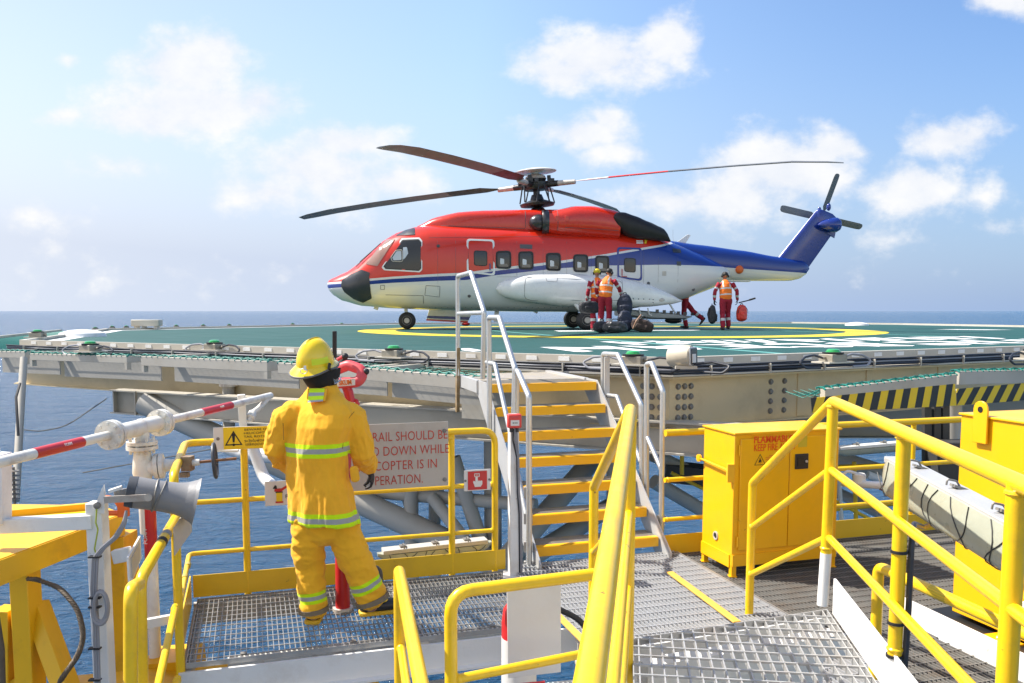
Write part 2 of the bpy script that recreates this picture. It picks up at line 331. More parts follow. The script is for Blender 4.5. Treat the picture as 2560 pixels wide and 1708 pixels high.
# ------------------------------------------------------------------ helideck
DC = [V((1.72, 9.42, 0)), V((-8.6, 15.1, 0)), V((-11.7, 24.8, 0)), V((-5.0, 36.0, 0)), V((2.2, 38.6, 0)), V((12.8, 39.2, 0)), V((16.0, 35.0, 0)), V((19.3, 26.5, 0)), V((14.6, 16.35, 0))]
ND = len(DC); DCEN = V((3.2, 25, 0))
def inset(d, z):                                           # polygon shifted outwards by d
    out = []
    for i in range(ND):
        a, b, c = DC[i-1], DC[i], DC[(i+1) % ND]
        n0 = V(((b-a).y, -(b-a).x, 0)).normalized(); n1 = V(((c-b).y, -(c-b).x, 0)).normalized()
        if n0.dot(b-DCEN) < 0: n0 = -n0
        if n1.dot(b-DCEN) < 0: n1 = -n1
        bi = (n0+n1).normalized(); q = b+bi*(d/bi.dot(n0)); out.append(V((q.x, q.y, z)))
    return out
M['deck'] = pm('deck_green_coating', (.015, .074, .064), .62, var=.10, sc=.5, bump=.25, bsc=110, dirt=(.05, .11, .10), damt=.5, dsc=.35, spec=.3, chips=((.012, .045, .04), 1.1, .66))
M['deckw'] = pm('deck_white_marking', (.72, .73, .72), .6, var=.05, bump=.15, bsc=110, dirt=(.35, .42, .4), damt=.3, dsc=1)
M['decky'] = pm('deck_yellow_marking', (.70, .53, .025), .6, var=.06, bump=.15, bsc=110, dirt=(.4, .35, .1), damt=.35, dsc=.8)
M['deckl'] = pm('deck_lead_line', (.10, .30, .27), .6, var=.1, bump=.1)
hd = thing('helideck', (DCEN.x, DCEN.y, ZD), 'big green eight sided helicopter landing deck with a yellow ring and white lettering', 'helideck')
b = MB(); b.slab(inset(0, ZD-.10), (0, 0, .10)); b.build('deck_plate', M['deck'], hd, smooth=0)
# white edge line
b = MB(); o1, o2 = inset(-.10, ZD+.004), inset(-.40, ZD+.004)
for i in range(1, 8): j = (i+1) % ND; b.poly([o1[i], o1[j], o2[j], o2[i]])
b.build('edge_line', M['deckw'], hd, smooth=0)
# aiming ring
b = MB(); RC = V((2.98, 25.1, ZD+.005)); n = 160
b.rings([[RC+V((r_*math.cos(2*math.pi*i/n), r_*math.sin(2*math.pi*i/n), 0)) for i in range(n)] for r_ in (6.35, 7.4)], caps=False)
b.build('aiming_ring', M['decky'], hd, smooth=0)
# lettering and letter H, painted white (shapes surveyed on the deck)
def deckpoly(pts, zz=.004, name='deck_lettering', mt='deckw'):
    return [PZ(u/KP, v/KP, ZD+zz) for u, v in pts]
z1 = lambda x, y: (1140+x/4.196, 800+y/4.196)
z2 = lambda x, y: (1640+x/4.196, 790+y/4.196)
z3 = lambda x, y: (2060+x/4.7, 790+y/4.7)
LET = [[z1(*p) for p in q] for q in [
 [(878,285),(1060,283),(1440,328),(1340,336),(1240,333)], [(1060,284),(1600,292),(1660,306),(1240,304)],
 [(1415,275),(1590,273),(2025,320),(1900,325),(1640,300)], [(1690,270),(1830,271),(2160,282),(2330,300),(2240,305),(1950,290)],
 [(1505,228),(1620,224),(2020,258),(1920,264),(1700,245)], [(1730,230),(2060,238),(1890,244),(1750,240)], [(1950,222),(2060,218),(2340,236),(2350,248)],
 [(2180,220),(2350,216),(2350,224),(2260,228)],
 [(55,298),(140,297),(260,316),(255,326),(180,332),(60,318)], [(75,350),(255,336),(255,344),(90,358)], [(75,362),(200,366),(190,372),(75,370)],
 [(355,362),(520,348),(530,355),(370,378)], [(590,345),(645,350),(620,356)], [(605,380),(790,372),(800,379),(620,387)],
 [(775,354),(895,356),(940,390),(820,393)], [(900,366),(1140,360),(1165,365),(910,374)], [(1100,396),(1340,398),(1340,404),(1120,403)], [(1190,382),(1345,382),(1345,388),(1200,389)], [(1290,369),(1350,370),(1345,376)],
 [(1025,112),(1450,110),(1450,119),(1080,122)], [(2025,104),(2350,102),(2350,112),(2030,112)]]]
LET += [[z2(*p) for p in q] for q in [
 [(0,102+42),(380,144),(470,149),(380,153),(0,153)],
 [(0,265),(60,268),(380,292),(280,298),(0,285)], [(60,262),(460,268),(560,280),(330,282)], [(455,256),(600,254),(840,285),(740,290),(560,276)],
 [(0,320),(200,302),(330,306),(490,350),(390,356),(190,338),(0,346)],
 [(670,252),(820,254),(1010,275),(930,280)], [(920,250),(1110,248),(1280,278),(1190,284),(1060,272)],
 [(680,320),(1120,318),(1230,333),(740,346),(860,336),(1000,328)], [(330,304),(800,294),(960,298),(1120,318),(680,320),(850,308)], [(1120,318),(1400,326),(1510,334),(1230,334)],
 [(1120,298),(1160,290),(1420,286),(1570,290),(1880,312),(2075,315),(2060,326),(1850,328),(1440,328),(1405,320),(1800,318),(1480,298),(1320,300),(1200,306)],
 [(1170,248),(1350,246),(1790,270),(1700,276)], [(1330,244),(1720,248),(1700,256),(1480,258)], [(1710,242),(1800,236),(2200,266),(2080,271),(1830,254)],
 [(1765,290),(1860,280),(2340,290),(2345,297),(1960,292)], [(1960,292),(2345,312),(2345,322),(1830,300)], [(1950,236),(2345,232),(2345,240),(2060,242),(2345,254),(2345,262),(2240,256)]]]
LET += [[z3(*p) for p in q] for q in [
 [(215,265),(600,254),(980,285),(800,292),(440,272)], [(700,256),(860,252),(1460,278),(1330,284),(1000,268)], [(980,250),(1180,244),(1830,272),(1640,276)],
 [(1540,244),(1640,238),(2140,264),(2060,271),(1820,258)], [(1040,248),(1540,244),(1600,252),(1180,256)],
 [(0,324),(60,314),(410,312),(880,340),(1070,346),(1040,354),(640,356),(200,352),(700,344),(340,326)],
 [(0,352),(350,355),(330,363),(0,370)], [(675,310),(780,302),(1290,294),(1320,302),(900,314),(1080,322),(1480,320),(1740,334),(1690,342),(1360,344),(1060,336),(1420,332),(1150,326)],
 [(1290,296),(1740,306),(1840,322),(2080,328),(1960,333),(1560,318),(1330,304)], [(1560,292),(1680,286),(2345,316),(2345,322),(2040,318)],
 [(2060,284),(2200,278),(2350,280),(2350,298),(2280,300)], [(2280,270),(2350,268),(2350,274)],
 [(1290,158),(1560,156),(1700,158),(1980,160),(2230,163),(1900,166),(1560,162)], [(1620,158),(1690,157),(1720,163),(1640,163)]]]
for i, q in enumerate(LET):
    bm = bmesh.new(); f_ = bm.faces.new([bm.verts.new(p+V((0, 0, .00003*(i % 37)))) for p in deckpoly(q)]); f_.normal_update()
    if f_.normal.z < 0: f_.normal_flip()
    bmesh.ops.triangulate(bm, faces=[f_]); me = bpy.data.meshes.new('painted_letter'); bm.to_mesh(me); bm.free(); mobj('painted_letter', me, M['deckw'], hd, 0)
b = MB()
for (p, q, wd) in [(z1(370,112), z2(1480,408), .16), (z2(1150,150), z3(1500,243), .12)]:
    b.bar(PZ(p[0]/KP, p[1]/KP, ZD+.0025), PZ(q[0]/KP, q[1]/KP, ZD+.0025), wd, .002)
b.build('lead_line', M['deckl'], hd, smooth=0)
# raised drip kerb, cable tray and perimeter girder
b = MB(); r0, r1 = inset(0.002, ZD-.05), inset(.09, ZD-.05); r2_, r3 = inset(.09, ZK), inset(.002, ZK)
for i in range(ND):
    j = (i+1) % ND
    b.add([r0[i], r1[i], r2_[i], r3[i], r0[j], r1[j], r2_[j], r3[j]], [(0,1,5,4),(1,2,6,5),(2,3,7,6),(3,0,4,7)])
b.build('kerb', M['steel'], hd, smooth=0)
for i, (k0, k1) in enumerate(((0, 1), (8, 0))):             # white reflector blocks along the kerb face
    p, q = inset(.0915, ZK-.045)[k0], inset(.0915, ZK-.045)[k1]; d = q-p; n_ = int(d.length/.42)
    for k in range(1, n_):
        c = p+d*(k/n_); u = d.normalized(); MB().bar(c-u*.07, c+u*.07, .014, .05).build('reflector', M['white'], hd, smooth=0)
b = MB(); g0, g1, g2, g3 = inset(.002, ZD-.135), inset(.30, ZD-.135), inset(.30, ZD-.115), inset(.002, ZD-.115)
for i in range(ND):
    j = (i+1) % ND; b.add([g0[i], g1[i], g2[i], g3[i], g0[j], g1[j], g2[j], g3[j]], [(0,1,5,4),(1,2,6,5),(2,3,7,6),(3,0,4,7)])
b.build('cable_tray', M['steel'], hd, smooth=0)
for k0, k1 in ((0, 1), (8, 0)):                             # tray brackets
    p, q = inset(.10, 0)[k0], inset(.10, 0)[k1]; p2, q2 = inset(.30, 0)[k0], inset(.30, 0)[k1]; n_ = int((q-p).length/.85)
    for k in range(n_):
        b = MB(); t = (k+.4)/n_; a = p.lerp(q, t); c = p2.lerp(q2, t); u = (q-p).normalized()
        b.bar(c+V((0, 0, ZD-.14)), c+V((0, 0, ZD-.025)), .035, .012, up=u); b.bar(a+V((0, 0, ZD-.035)), c+V((0, 0, ZD-.035)), .035, .012); b.build('tray_bracket', M['steel'], hd, smooth=0)
for q in range(7):                                          # bundles of cable lying in the tray
    rr = .0105; dd = .285-.012*(q % 2); zz = ZD-.026-.0155*q
    path = []
    for k0, k1 in ((1, 0), (0, 8)):
        p, e = inset(dd, zz)[k0], inset(dd, zz)[k1]; n_ = 26
        for k in range(n_+1):
            a = p.lerp(e, .002+.996*k/n_); path.append(a+V((random.uniform(-.01, .01), random.uniform(-.008, .008), random.uniform(-.005, .007))))
    mb = MB(); mb.tube(path, rr, 6); mb.build('cable', M['gcable'] if q == 2 else M['cable'], hd)
# girder: two bolted box girder faces meeting at the near corner
b = MB(); a0, a1, a2, a3 = inset(-.15, ZD-.70), inset(.12, ZD-.70), inset(.12, ZD-.16), inset(-.15, ZD-.16)
for i in range(ND):
    j = (i+1) % ND; b.add([a0[i], a1[i], a2[i], a3[i], a0[j], a1[j], a2[j], a3[j]], [(0,1,5,4),(1,2,6,5),(2,3,7,6),(3,0,4,7)])
b.build('edge_girder', M['girder'], hd, smooth=0)
b = MB(); f0, f1 = inset(.20, ZD-.715), inset(-.2, ZD-.715)
for i in range(ND):
    j = (i+1) % ND; b.slab([f0[i], f1[i], f1[j], f0[j]], (0, 0, .015))
f0, f1 = inset(.26, ZD-.165), inset(-.2, ZD-.165)
for i in range(ND):
    j = (i+1) % ND; b.slab([f0[i], f1[i], f1[j], f0[j]], (0, 0, .022))
b.build('girder_flange', M['girder'], hd, smooth=0)
def girder_bolts(k0, k1, ts, zs, r_=.027):
    p, q = inset(.12, 0)[k0], inset(.12, 0)[k1]; u = (q-p).normalized(); nn = V((u.y, -u.x, 0)); nn = nn if nn.y < 0 else -nn
    for t in ts:
        for z in zs:
            c = p+u*t+V((0, 0, z)); b = MB(); b.lathe(c, nn, [(0, r_*1.35), (.005, r_*1.35), (.0055, r_), (.022, r_*.95), (.026, r_*.5)], 10); b.build('bolt', M['galvd'], hd)
zz4 = [ZD-.26-.115*i for i in range(4)]
girder_bolts(0, 8, [.12, .21, .30], zz4); girder_bolts(0, 8, [1.5, 1.72], zz4)
girder_bolts(0, 1, [.10, .20, .30], zz4); girder_bolts(0, 1, [2.3, 2.4, 2.5], zz4); girder_bolts(0, 8, [2.25, 2.36], zz4[2:])
for t in (2.0, 3.2, 4.6):
    b = MB(); p, q = inset(.125, 0)[0], inset(.125, 0)[8]; u = (q-p).normalized()
    b.bar(p+u*t+V((0, 0, ZD-.69)), p+u*t+V((0, 0, ZD-.17)), .13, .016, up=V((u.y, -u.x, 0)))
    b.build('splice_plate', M['girder'], hd, smooth=0)
# deck beams below the plate
b = MB()
for x in (-6, -2.5, 1, 4.5, 8, 11.5):
    b.ibeam((x, 13.5 if -3 < x < 6 else 17.5, ZD-.45), (x, 33, ZD-.45), .3, .62)
for y in (14, 20, 26, 32): b.ibeam((-8 if y > 15 else -4.5, y, ZD-1.15), (13 if y > 15 else 9, y, ZD-1.15), .34, .72)
b.build('deck_beam', M['steeld'], hd, smooth=0)
# landing lamps
M['beigeh'] = pm('weathered_lamp_housing', (.34, .31, .25), .5, .3, var=.15, bump=.05, dirt=(.2, .14, .07), damt=.5, dsc=8)
M['lampg'] = bpy.data.materials.new('green_lamp_glass'); M['lampg'].use_nodes = True
_b = M['lampg'].node_tree.nodes['Principled BSDF']; _b.inputs['Base Color'].default_value = (.03, .33, .09, 1); _b.inputs['Roughness'].default_value = .12
_b.inputs['Emission Color'].default_value = (.05, 1, .16, 1); _b.inputs['Emission Strength'].default_value = .02; _b.inputs['Coat Weight'].default_value = .5
def make_lamp(loc, label, big=True, d=V((1, 0, 0))):
    t = thing('deck_lamp', loc, label, 'deck lamp', 'green lamps round the deck edge')
    c = V(loc)
    b = MB(); b.lathe(c, (0, 0, 1), [(0.1, .085), (.108, .085), (.11, .074), (.126, .070), (.135, .05), (.137, .01)], 20); b.build('lamp_glass', M['lampg'], t)
    b = MB(); b.lathe(c, (0, 0, 1), [(.075, .08), (.075, .115), (.098, .118), (.1, .10)], 20); b.build('lamp_collar', M['black'], t)
    b = MB(); b.box(c+V((0, 0, .035)), (.24, .2, .085), Matrix.Rotation(math.atan2(d.y, d.x), 3, 'Z'))
    for s_ in (-1, 1): b.cyl(c+d*.12*s_+V((0, 0, .035)), c+d*.17*s_+V((0, 0, .035)), .018, 8)
    b.build('lamp_housing', M['beigeh'], t, bevel=.006)
    b = MB(); b.box(c+V((0, 0, -.014)), (.40, .26, .018), Matrix.Rotation(math.atan2(d.y, d.x), 3, 'Z')); b.build('mounting_plate', M['steel'], t, smooth=0)
    if big:
        for s_, mt in ((-1, 'cable'), (1, 'gcable')):
            b = MB(); p = c+d*.16*s_+V((0, 0, .035)); nn = V((d.y, -d.x, 0)); nn = nn if nn.y < 0 else -nn
            b.tube([p, p+d*.14*s_+V((0, 0, .035)), p+d*.30*s_+nn*.02+V((0, 0, .02)), p+d*.42*s_+nn*.05+V((0, 0, -.04)), p+d*.34*s_+nn*.07+V((0, 0, -.10)), p+d*.1*s_+nn*.06+V((0, 0, -.105))], .013, 8, fil=.1)
            b.build('lamp_cable', M[mt], t)
    return t
dl = (DC[1]-DC[0]).normalized(); dr = (DC[8]-DC[0]).normalized()
LAMPS = []
near = [((225, 788), 'between the first net panels on the left', dl), ((507, 785), 'between the far left corner and the firefighter', dl), ((917, 800), 'on the kerb right of the firefighter', dl), ((1462, 815), 'behind the right stair rail', dl), ((1892, 810), 'on the kerb above the hazard striped net panel', dr), ((2350, 803), 'at the right end of the near kerb', dr)]
for (u, v), wh, d in near:
    p = PZ(u, v+10, ZK-.02); nn_ = V((d.y, -d.x, 0)); nn_ = nn_ if nn_.y < 0 else -nn_; p = p+nn_*.12; make_lamp((p.x, p.y, ZK-.055), 'green glass lamp with looped cables '+wh, True, d)
far = make_lamp(tuple(V((-11.75, 24.6, ZK))), 'small green lamp on the distant deck edge', False)
spots = []
for (u, v) in [(87, 773), (198, 762), (278, 757), (340, 753), (417, 750), (547, 748), (650, 746.5), (745, 746), (965, 744.5), (1142, 743.5), (1420, 743), (1470, 743), (1642, 743), (1800, 742.5), (1994, 743), (2078, 743), (2197, 746), (2337, 749)]:
    r_ = ray(u, v); best = None
    rp = inset(.05, 0)
    for i in range(1, 8):
        a, c = rp[i], rp[(i+1) % ND]; e = c-a
        den = r_.x*e.y-r_.y*e.x
        if abs(den) < 1e-9: continue
        k = (a.x*e.y-a.y*e.x)/den; tt = ((r_.x*k-a.x)/e.x) if abs(e.x) > abs(e.y) else ((r_.y*k-a.y)/e.y)
        if -.02 <= tt <= 1.02 and (best is None or k > best): best = k
    if best: spots.append(V((r_.x*best, r_.y*best, ZK+.02)))
for i, p in enumerate(spots):
    o = far if i == 0 else copy_tree(far)
    o.location = p
    o['label'] = 'small green lamp on the far deck edge, '+['leftmost by the green net', 'second from the left corner', 'beside the pale dome cover', 'next to the grey box', 'just right of the grey box', 'left of the yellow ring'][i] if i < 6 else 'small green lamp on the far deck edge, '+(['farther left of the nose wheel', 'left of the nose wheel', 'just past the nose wheel', 'behind the tall left stair rail', 'left of the main wheel', 'by the luggage pile', 'below the open ramp', 'behind the walking crewman', 'right of the walking crewman', 'above the right end of the ring', 'third from the right edge', 'nearest the right edge of the picture'][i-6])
# ------------------------------------------------------------------ small things on the far kerb
p = PZ(2190, 752, ZD); o = MB().lathe((13.5, 33.5, ZD), (0, 0, 1), [(0, .45), (.06, .42), (.11, .25), (.13, .02)], 24).build('deck_fitting', M['white']); tag(o, 'low white domed cover on the far right deck edge', 'cover')
p = PZ(235, 768, ZD); o = MB().lathe((-9.55, 19.0, ZD), (0, 0, 1), [(0, .5), (.08, .46), (.14, .28), (.16, .02)], 24).build('deck_fitting', M['white']); tag(o, 'low white domed cover on the left deck edge', 'cover')
p = V((-11.25, 25.9, ZK)); t = thing('junction_box', tuple(p), 'small grey box on the far left deck edge', 'box')
MB().box(p+V((.2, 0, .14)), (.85, .3, .2)).build('box_body', M['steel'], t, bevel=.02); MB().box(p+V((-.1, 0, .0)), (.1, .2, .1)).box(p+V((.5, 0, .0)), (.1, .2, .1)).build('foot', M['steeld'], t)
# floodlight at the near corner
p = PZ(1572, 838, ZK-.05); t = thing('floodlight', tuple(p), 'dented cream floodlight with dark square front at the deck corner', 'floodlight')
ax = V((.80, -.59, .04)).normalized(); c = p+V((0, 0, .09)); M['beige'] = pm('stained_beige_lamp', (.52, .46, .35), .45, var=.08, bump=.05, dirt=(.30, .22, .12), damt=.6, dsc=5)
MB().lathe(c-ax*.18, ax, [(0, .04), (.01, .095), (.05, .118), (.20, .118), (.25, .11), (.26, .09)], 24).build('lamp_body', M['beige'], t)
_m = pm('grey_glass_front', (.06, .065, .075), .2, var=.1, bump=0)
s1, s2 = frame(ax); MB().bar(c+ax*.075, c+ax*.095, .17, .19).build('lamp_front', M['alum'], t, bevel=.008)
MB().bar(c+ax*.095, c+ax*.105, .14, .165).build('front_glass', _m, t, bevel=.003)
MB().bar(c+ax*.105-s1*-.02-s2*.02, c+ax*.112-s1*-.02-s2*.02, .08, .09).build('rating_plate', M['board'], t)
MB().tube([c+ax*.1+V((0, 0, -.08)), c+ax*.25+V((.05, 0, -.06)), c+ax*.5+V((0, 0, -.1)), c+ax*.4+V((0, -.05, -.17)), c+ax*.2+V((0, -.02, -.16))], .014, 8, fil=.06).build('lamp_cable', M['cable'], t)
MB().box(p+V((0, 0, -.02)), (.22, .16, .03)).build('mounting_plate', M['steel'], t)
# ------------------------------------------------------------------ helicopter
PSI = R(4); HT = V((math.cos(PSI), math.sin(PSI), 0)); HN = V((math.sin(PSI), -math.cos(PSI), 0))
HO = PY(752, 658, 26.5); HO.z = ZD+.006
def HP(u, v, lat=0.):                                       # (station, height) on the plane at a given side offset
    r_ = ray(u, v); k = (HO+HN*lat).dot(HN)/r_.dot(HN); p = r_*k-HO
    return p.dot(HT), p.z
def lerpt(tab, s):
    if s <= tab[0][0]: return tab[0][1]
    for (a, x), (b_, y) in zip(tab, tab[1:]):
        if s <= b_:
            q = (s-a)/(b_-a); q = q*q*(3-2*q)*.35+q*.65; return x+(y-x)*q
    return tab[-1][1]
_hp = R(16); _ht = V((math.cos(_hp), math.sin(_hp), 0)); _ho = PY(752, 658, 24.5); _ho.z = ZD
def MS(s, z):                                               # first survey (station, height) brought to the final heading
    p = _ho+_ht*s+V((0, 0, z)); cd = p.y*math.cos(TILT)-p.z*math.sin(TILT); cu = p.y*math.sin(TILT)+p.z*math.cos(TILT)
    return HP((U0P+FP*p.x/cd)/KP, (V0P-FP*cu/cd)/KP)
def MX(s): return MS(s, 1.8)[0]
def MT(tab): return [MS(*q) for q in tab]
def MW_(tab): return [(MX(a), c) for a, c in tab]
class Loft:
    def __init__(s, top, bot, hw, ex, yc=0, survey=False):
        s.t, s.b, s.w, s.e, s.yc = (MT(top), MT(bot), MW_(hw), MW_(ex), yc) if survey else (top, bot, hw, ex, yc)
    def par(s, x): t, b = lerpt(s.t, x), lerpt(s.b, x); return (t+b)/2, max(.005, (t-b)/2), max(.005, lerpt(s.w, x)), lerpt(s.e, x)
    def y(s, x, z):
        zc, h, w_, e = s.par(x); q = min(.985, abs((z-zc)/h)); return s.yc-w_*(1-q**e)**(1/e)
    def F(s, x, y, z): zc, h, w_, e = s.par(x); return abs((y-s.yc)/w_)**e+abs((z-zc)/h)**e
    def pt(s, x, z, off=0):
        y = s.y(x, z); d = .004; g = V((s.F(x+d, y, z)-s.F(x-d, y, z), s.F(x, y+d, z)-s.F(x, y-d, z), s.F(x, y, z+d)-s.F(x, y, z-d)))
        return V((x, y, z))+(g.normalized()*off if g.length > 1e-9 else V())
    def ring(s, x, n=44):
        zc, h, w_, e = s.par(x); out = []
        for i in range(n):
            t = 2*math.pi*i/n; c, q = math.cos(t), math.sin(t)
            out.append(V((x, s.yc+w_*math.copysign(abs(c)**(2/e), c), zc+h*math.copysign(abs(q)**(2/e), q))))
        return out
    def mb(s, xs, n=44): b = MB(); b.rings([s.ring(x, n) for x in xs]); return b
def rng(a, b, n): return [a+(b-a)*i/(n-1) for i in range(n)]
FUS = Loft([(0,1.36),(.05,1.44),(.16,1.50),(.6,1.70),(.91,1.93),(1.22,2.22),(1.6,2.56),(1.99,2.80),(2.5,2.97),(2.95,3.04),(4,3.06),(8.5,3.06),(9.6,2.99),(10.3,2.83),(10.9,2.64),(11.5,2.43),(12.2,2.16),(12.75,1.9)],
           [(0,1.24),(.05,1.14),(.15,1.02),(.4,.86),(.95,.71),(1.83,.64),(3.12,.59),(5.81,.54),(8.23,.53),(9.0,.57),(9.8,.70),(10.6,.84),(11.1,.92),(12,1.22),(12.6,1.49),(12.75,1.6)],
           [(0,.06),(.05,.22),(.16,.38),(.4,.58),(.95,.84),(1.6,.98),(2.3,1.06),(3,1.1),(9.6,1.1),(10.5,1.06),(11.3,.97),(12,.82),(12.5,.62),(12.7,.42),(12.75,.3)],
           [(0,2.1),(.9,2.3),(2,2.7),(3,3.2),(9.5,3.2),(11,2.8),(12.7,2.4)], 0, True)
BOOM = Loft([(10,2.76),(10.58,2.79),(11.66,2.68),(13.24,2.53),(14.54,2.35),(15.5,2.24),(15.74,2.16),(15.82,2.0)], [(10,1.9),(12,1.6),(13.1,1.54),(15.1,1.56),(15.45,1.63),(15.7,1.78),(15.82,1.95)],
            [(10,.5),(11.5,.45),(13.2,.34),(15,.26),(15.6,.18),(15.82,.04)], [(10,2.5),(16,2.4)], 0, True)
heli = bpy.data.objects.new('helicopter', None); COL.objects.link(heli)
tag(heli, 'red, white and blue helicopter on the deck with its rear ramp lowered', 'helicopter')
def hb(mb, name, mats, parent=None, **k):                   # build in the helicopter's own frame
    o = mb.build(name, mats, None, **k); o.parent = parent or heli
    return o
def livery():
    m = bpy.data.materials.new('helicopter_livery'); m.use_nodes = True; nt = m.node_tree; N, L = nt.nodes, nt.links
    b = N['Principled BSDF']; b.inputs['Roughness'].default_value = .25; b.inputs['Coat Weight'].default_value = .35; b.inputs['Coat Roughness'].default_value = .06
    tc = N.new('ShaderNodeTexCoord'); sp = N.new('ShaderNodeSeparateXYZ'); L.new(tc.outputs['Object'], sp.inputs[0])
    mr = N.new('ShaderNodeMapRange'); L.new(sp.outputs[0], mr.inputs[0]); mr.inputs[2].default_value = 18
    def curve(pts):
        c = N.new('ShaderNodeFloatCurve'); L.new(mr.outputs[0], c.inputs['Value']); cv = c.mapping.curves[0]
        c.mapping.use_clip = False
        pts = [(min(1, s/18), z/4) for s, z in pts]
        while len(cv.points) < len(pts): cv.points.new(.5, .5)
        for p, q in zip(cv.points, pts): p.location = q; p.handle_type = 'VECTOR'
        c.mapping.update()
        k = N.new('ShaderNodeMath'); k.operation = 'MULTIPLY'; L.new(c.outputs[0], k.inputs[0]); k.inputs[1].default_value = 4
        g = N.new('ShaderNodeMath'); g.operation = 'LESS_THAN'; L.new(sp.outputs[2], g.inputs[0]); L.new(k.outputs[0], g.inputs[1]); return g.outputs[0]
    lat = lambda u: 1.02 if u > 900 else (.4 if u < 790 else .8)
    A = [(0, MS(0,1.36)[1])]+[HP(u, v, lat(u)) for u, v in [(790,645),(850,640),(900,636),(1000,629),(1070,626),(1138,616),(1286,599),(1393,583),(1520,561),(1548,553)]]+[(MX(10.75), 4), (18, 4)]
    B = [(0, MS(0,1.31)[1])]+[HP(u, v, lat(u)) for u, v in [(790,651),(850,645),(900,641),(1000,635),(1070,632),(1138,622),(1286,605),(1393,588),(1520,566),(1552,557)]]+[(MX(10.85), 3.99), (18, 3.99)]
    Cc = [(0, MS(0,1.20)[1])]+[HP(u, v, lat(u)) for u, v in [(790,659),(850,653),(900,650),(1000,645),(1070,643),(1138,632),(1286,616),(1393,610),(1520,608),(1600,609),(1674,611)]]+[HP(1700, 617, .3), HP(1851, 627, .2), (18, 1.62)]
    a, bb, c = curve(A), curve(B), curve(Cc)
    n = N.new('ShaderNodeTexNoise'); n.inputs['Scale'].default_value = 1.6; n.inputs['Detail'].default_value = 6; L.new(tc.outputs['Object'], n.inputs['Vector'])
    def mix(f, x, y):
        k = N.new('ShaderNodeMix'); k.data_type = 'RGBA'
        if isinstance(f, float): k.inputs['Factor'].default_value = f
        else: L.new(f, k.inputs['Factor'])
        for nm, q in (('A', x), ('B', y)):
            if isinstance(q, tuple): k.inputs[nm].default_value = q+(1,)
            else: L.new(q, k.inputs[nm])
        return k.outputs['Result']
    red = mix(n.outputs['Fac'], (.57, .022, .007), (.66, .029, .010)); wht = mix(n.outputs['Fac'], (.62, .63, .63), (.70, .70, .69)); blu = mix(n.outputs['Fac'], (.002, .024, .19), (.003, .032, .25))
    x = mix(a, red, wht); x = mix(bb, x, blu); x = mix(c, x, wht)
    L.new(x, b.inputs['Base Color'])
    n2 = N.new('ShaderNodeTexNoise'); n2.inputs['Scale'].default_value = .9; L.new(tc.outputs['Object'], n2.inputs['Vector'])
    bp = N.new('ShaderNodeBump'); bp.inputs['Strength'].default_value = .12; bp.inputs['Distance'].default_value = .05; L.new(n2.outputs['Fac'], bp.inputs['Height']); L.new(bp.outputs[0], b.inputs['Normal'])
    return m
M['liv'] = livery()
M['hred'] = pm('helicopter_red', (.61, .026, .009), .25, var=.06, sc=1.5, bump=0, coat=.35)
M['hwhite'] = pm('helicopter_white', (.74, .75, .74), .28, var=.03, sc=1.5, bump=0, coat=.5, dirt=(.5, .48, .42), damt=.25, dsc=1)
M['hblue'] = pm('helicopter_blue', (.006, .028, .22), .25, var=.08, sc=1.5, bump=0, coat=.6)
M['radome'] = pm('nose_cone_black', (.028, .03, .036), .32, var=.1, bump=0, coat=.3)
M['soot'] = pm('exhaust_black', (.010, .010, .011), .55, var=.3, sc=4, bump=.1, dirt=(.03, .022, .018), damt=.6)
M['glass'] = pm('dark_window_glass', (.010, .014, .018), .05, var=.1, bump=0, coat=.25)
M['wsglass'] = pm('windscreen_glass', (.30, .17, .13), .06, var=.15, sc=2, bump=0, coat=.8)
M['seam'] = pm('panel_gap', (.10, .10, .11), .7, var=.1, bump=0)
M['rgrey'] = pm('rotor_blade_grey', (.15, .16, .18), .42, var=.15, bump=0); M['rdark'] = pm('rotor_blade_root_dark', (.035, .018, .016), .45, var=.15, bump=0)
M['hubm'] = pm('rotor_hub_metal', (.045, .045, .047), .4, .5, var=.5, sc=14, bump=.2); M['hubl'] = pm('rotor_hub_light', (.46, .43, .39), .4, .2, var=.2, sc=8, bump=.05)
hb(FUS.mb([MX(q) for q in [0,.02,.05,.1,.16,.25,.4,.6,.8,.95,1.1,1.22,1.4,1.6,1.8,2,2.25,2.5,2.75,3,3.5,4,5,6,7,8,8.5,9,9.5,9.8,10.1,10.4,10.7,11,11.3,11.6,11.9,12.2,12.45,12.6,12.7,12.75]], 60), 'fuselage', M['liv'])
hb(BOOM.mb([MX(q) for q in rng(10, 15.4, 22)+[15.5, 15.6, 15.7, 15.77, 15.82]], 36), 'tail_boom', M['liv'])
def dpts(pts, sc, ox, oy, lat): return [HP((ox+x/sc)/KP, (oy+y/sc)/KP, lat) for x, y in pts]
h1 = lambda pts, lat=1.05: dpts(pts, 2.904, 740, 320, lat)
h2 = lambda pts, lat=1.05: dpts(pts, 2.904, 1380, 320, lat)
def rnd(pts, rad, n=4):                                     # closed outline with rounded corners
    pts = [V((x, 0, z)) for x, z in pts]; k = len(pts); out = []
    for i in range(k):
        f_ = fillet([pts[i-1].lerp(pts[i], .5), pts[i], pts[i].lerp(pts[(i+1) % k], .5)], rad, n); 
        if len(f_) < n+2: f_ = [f_[0]]+[pts[i]]*(n+1)+[f_[-1]]
        out += f_[1:-1]
    return [(p.x, p.z) for p in out]
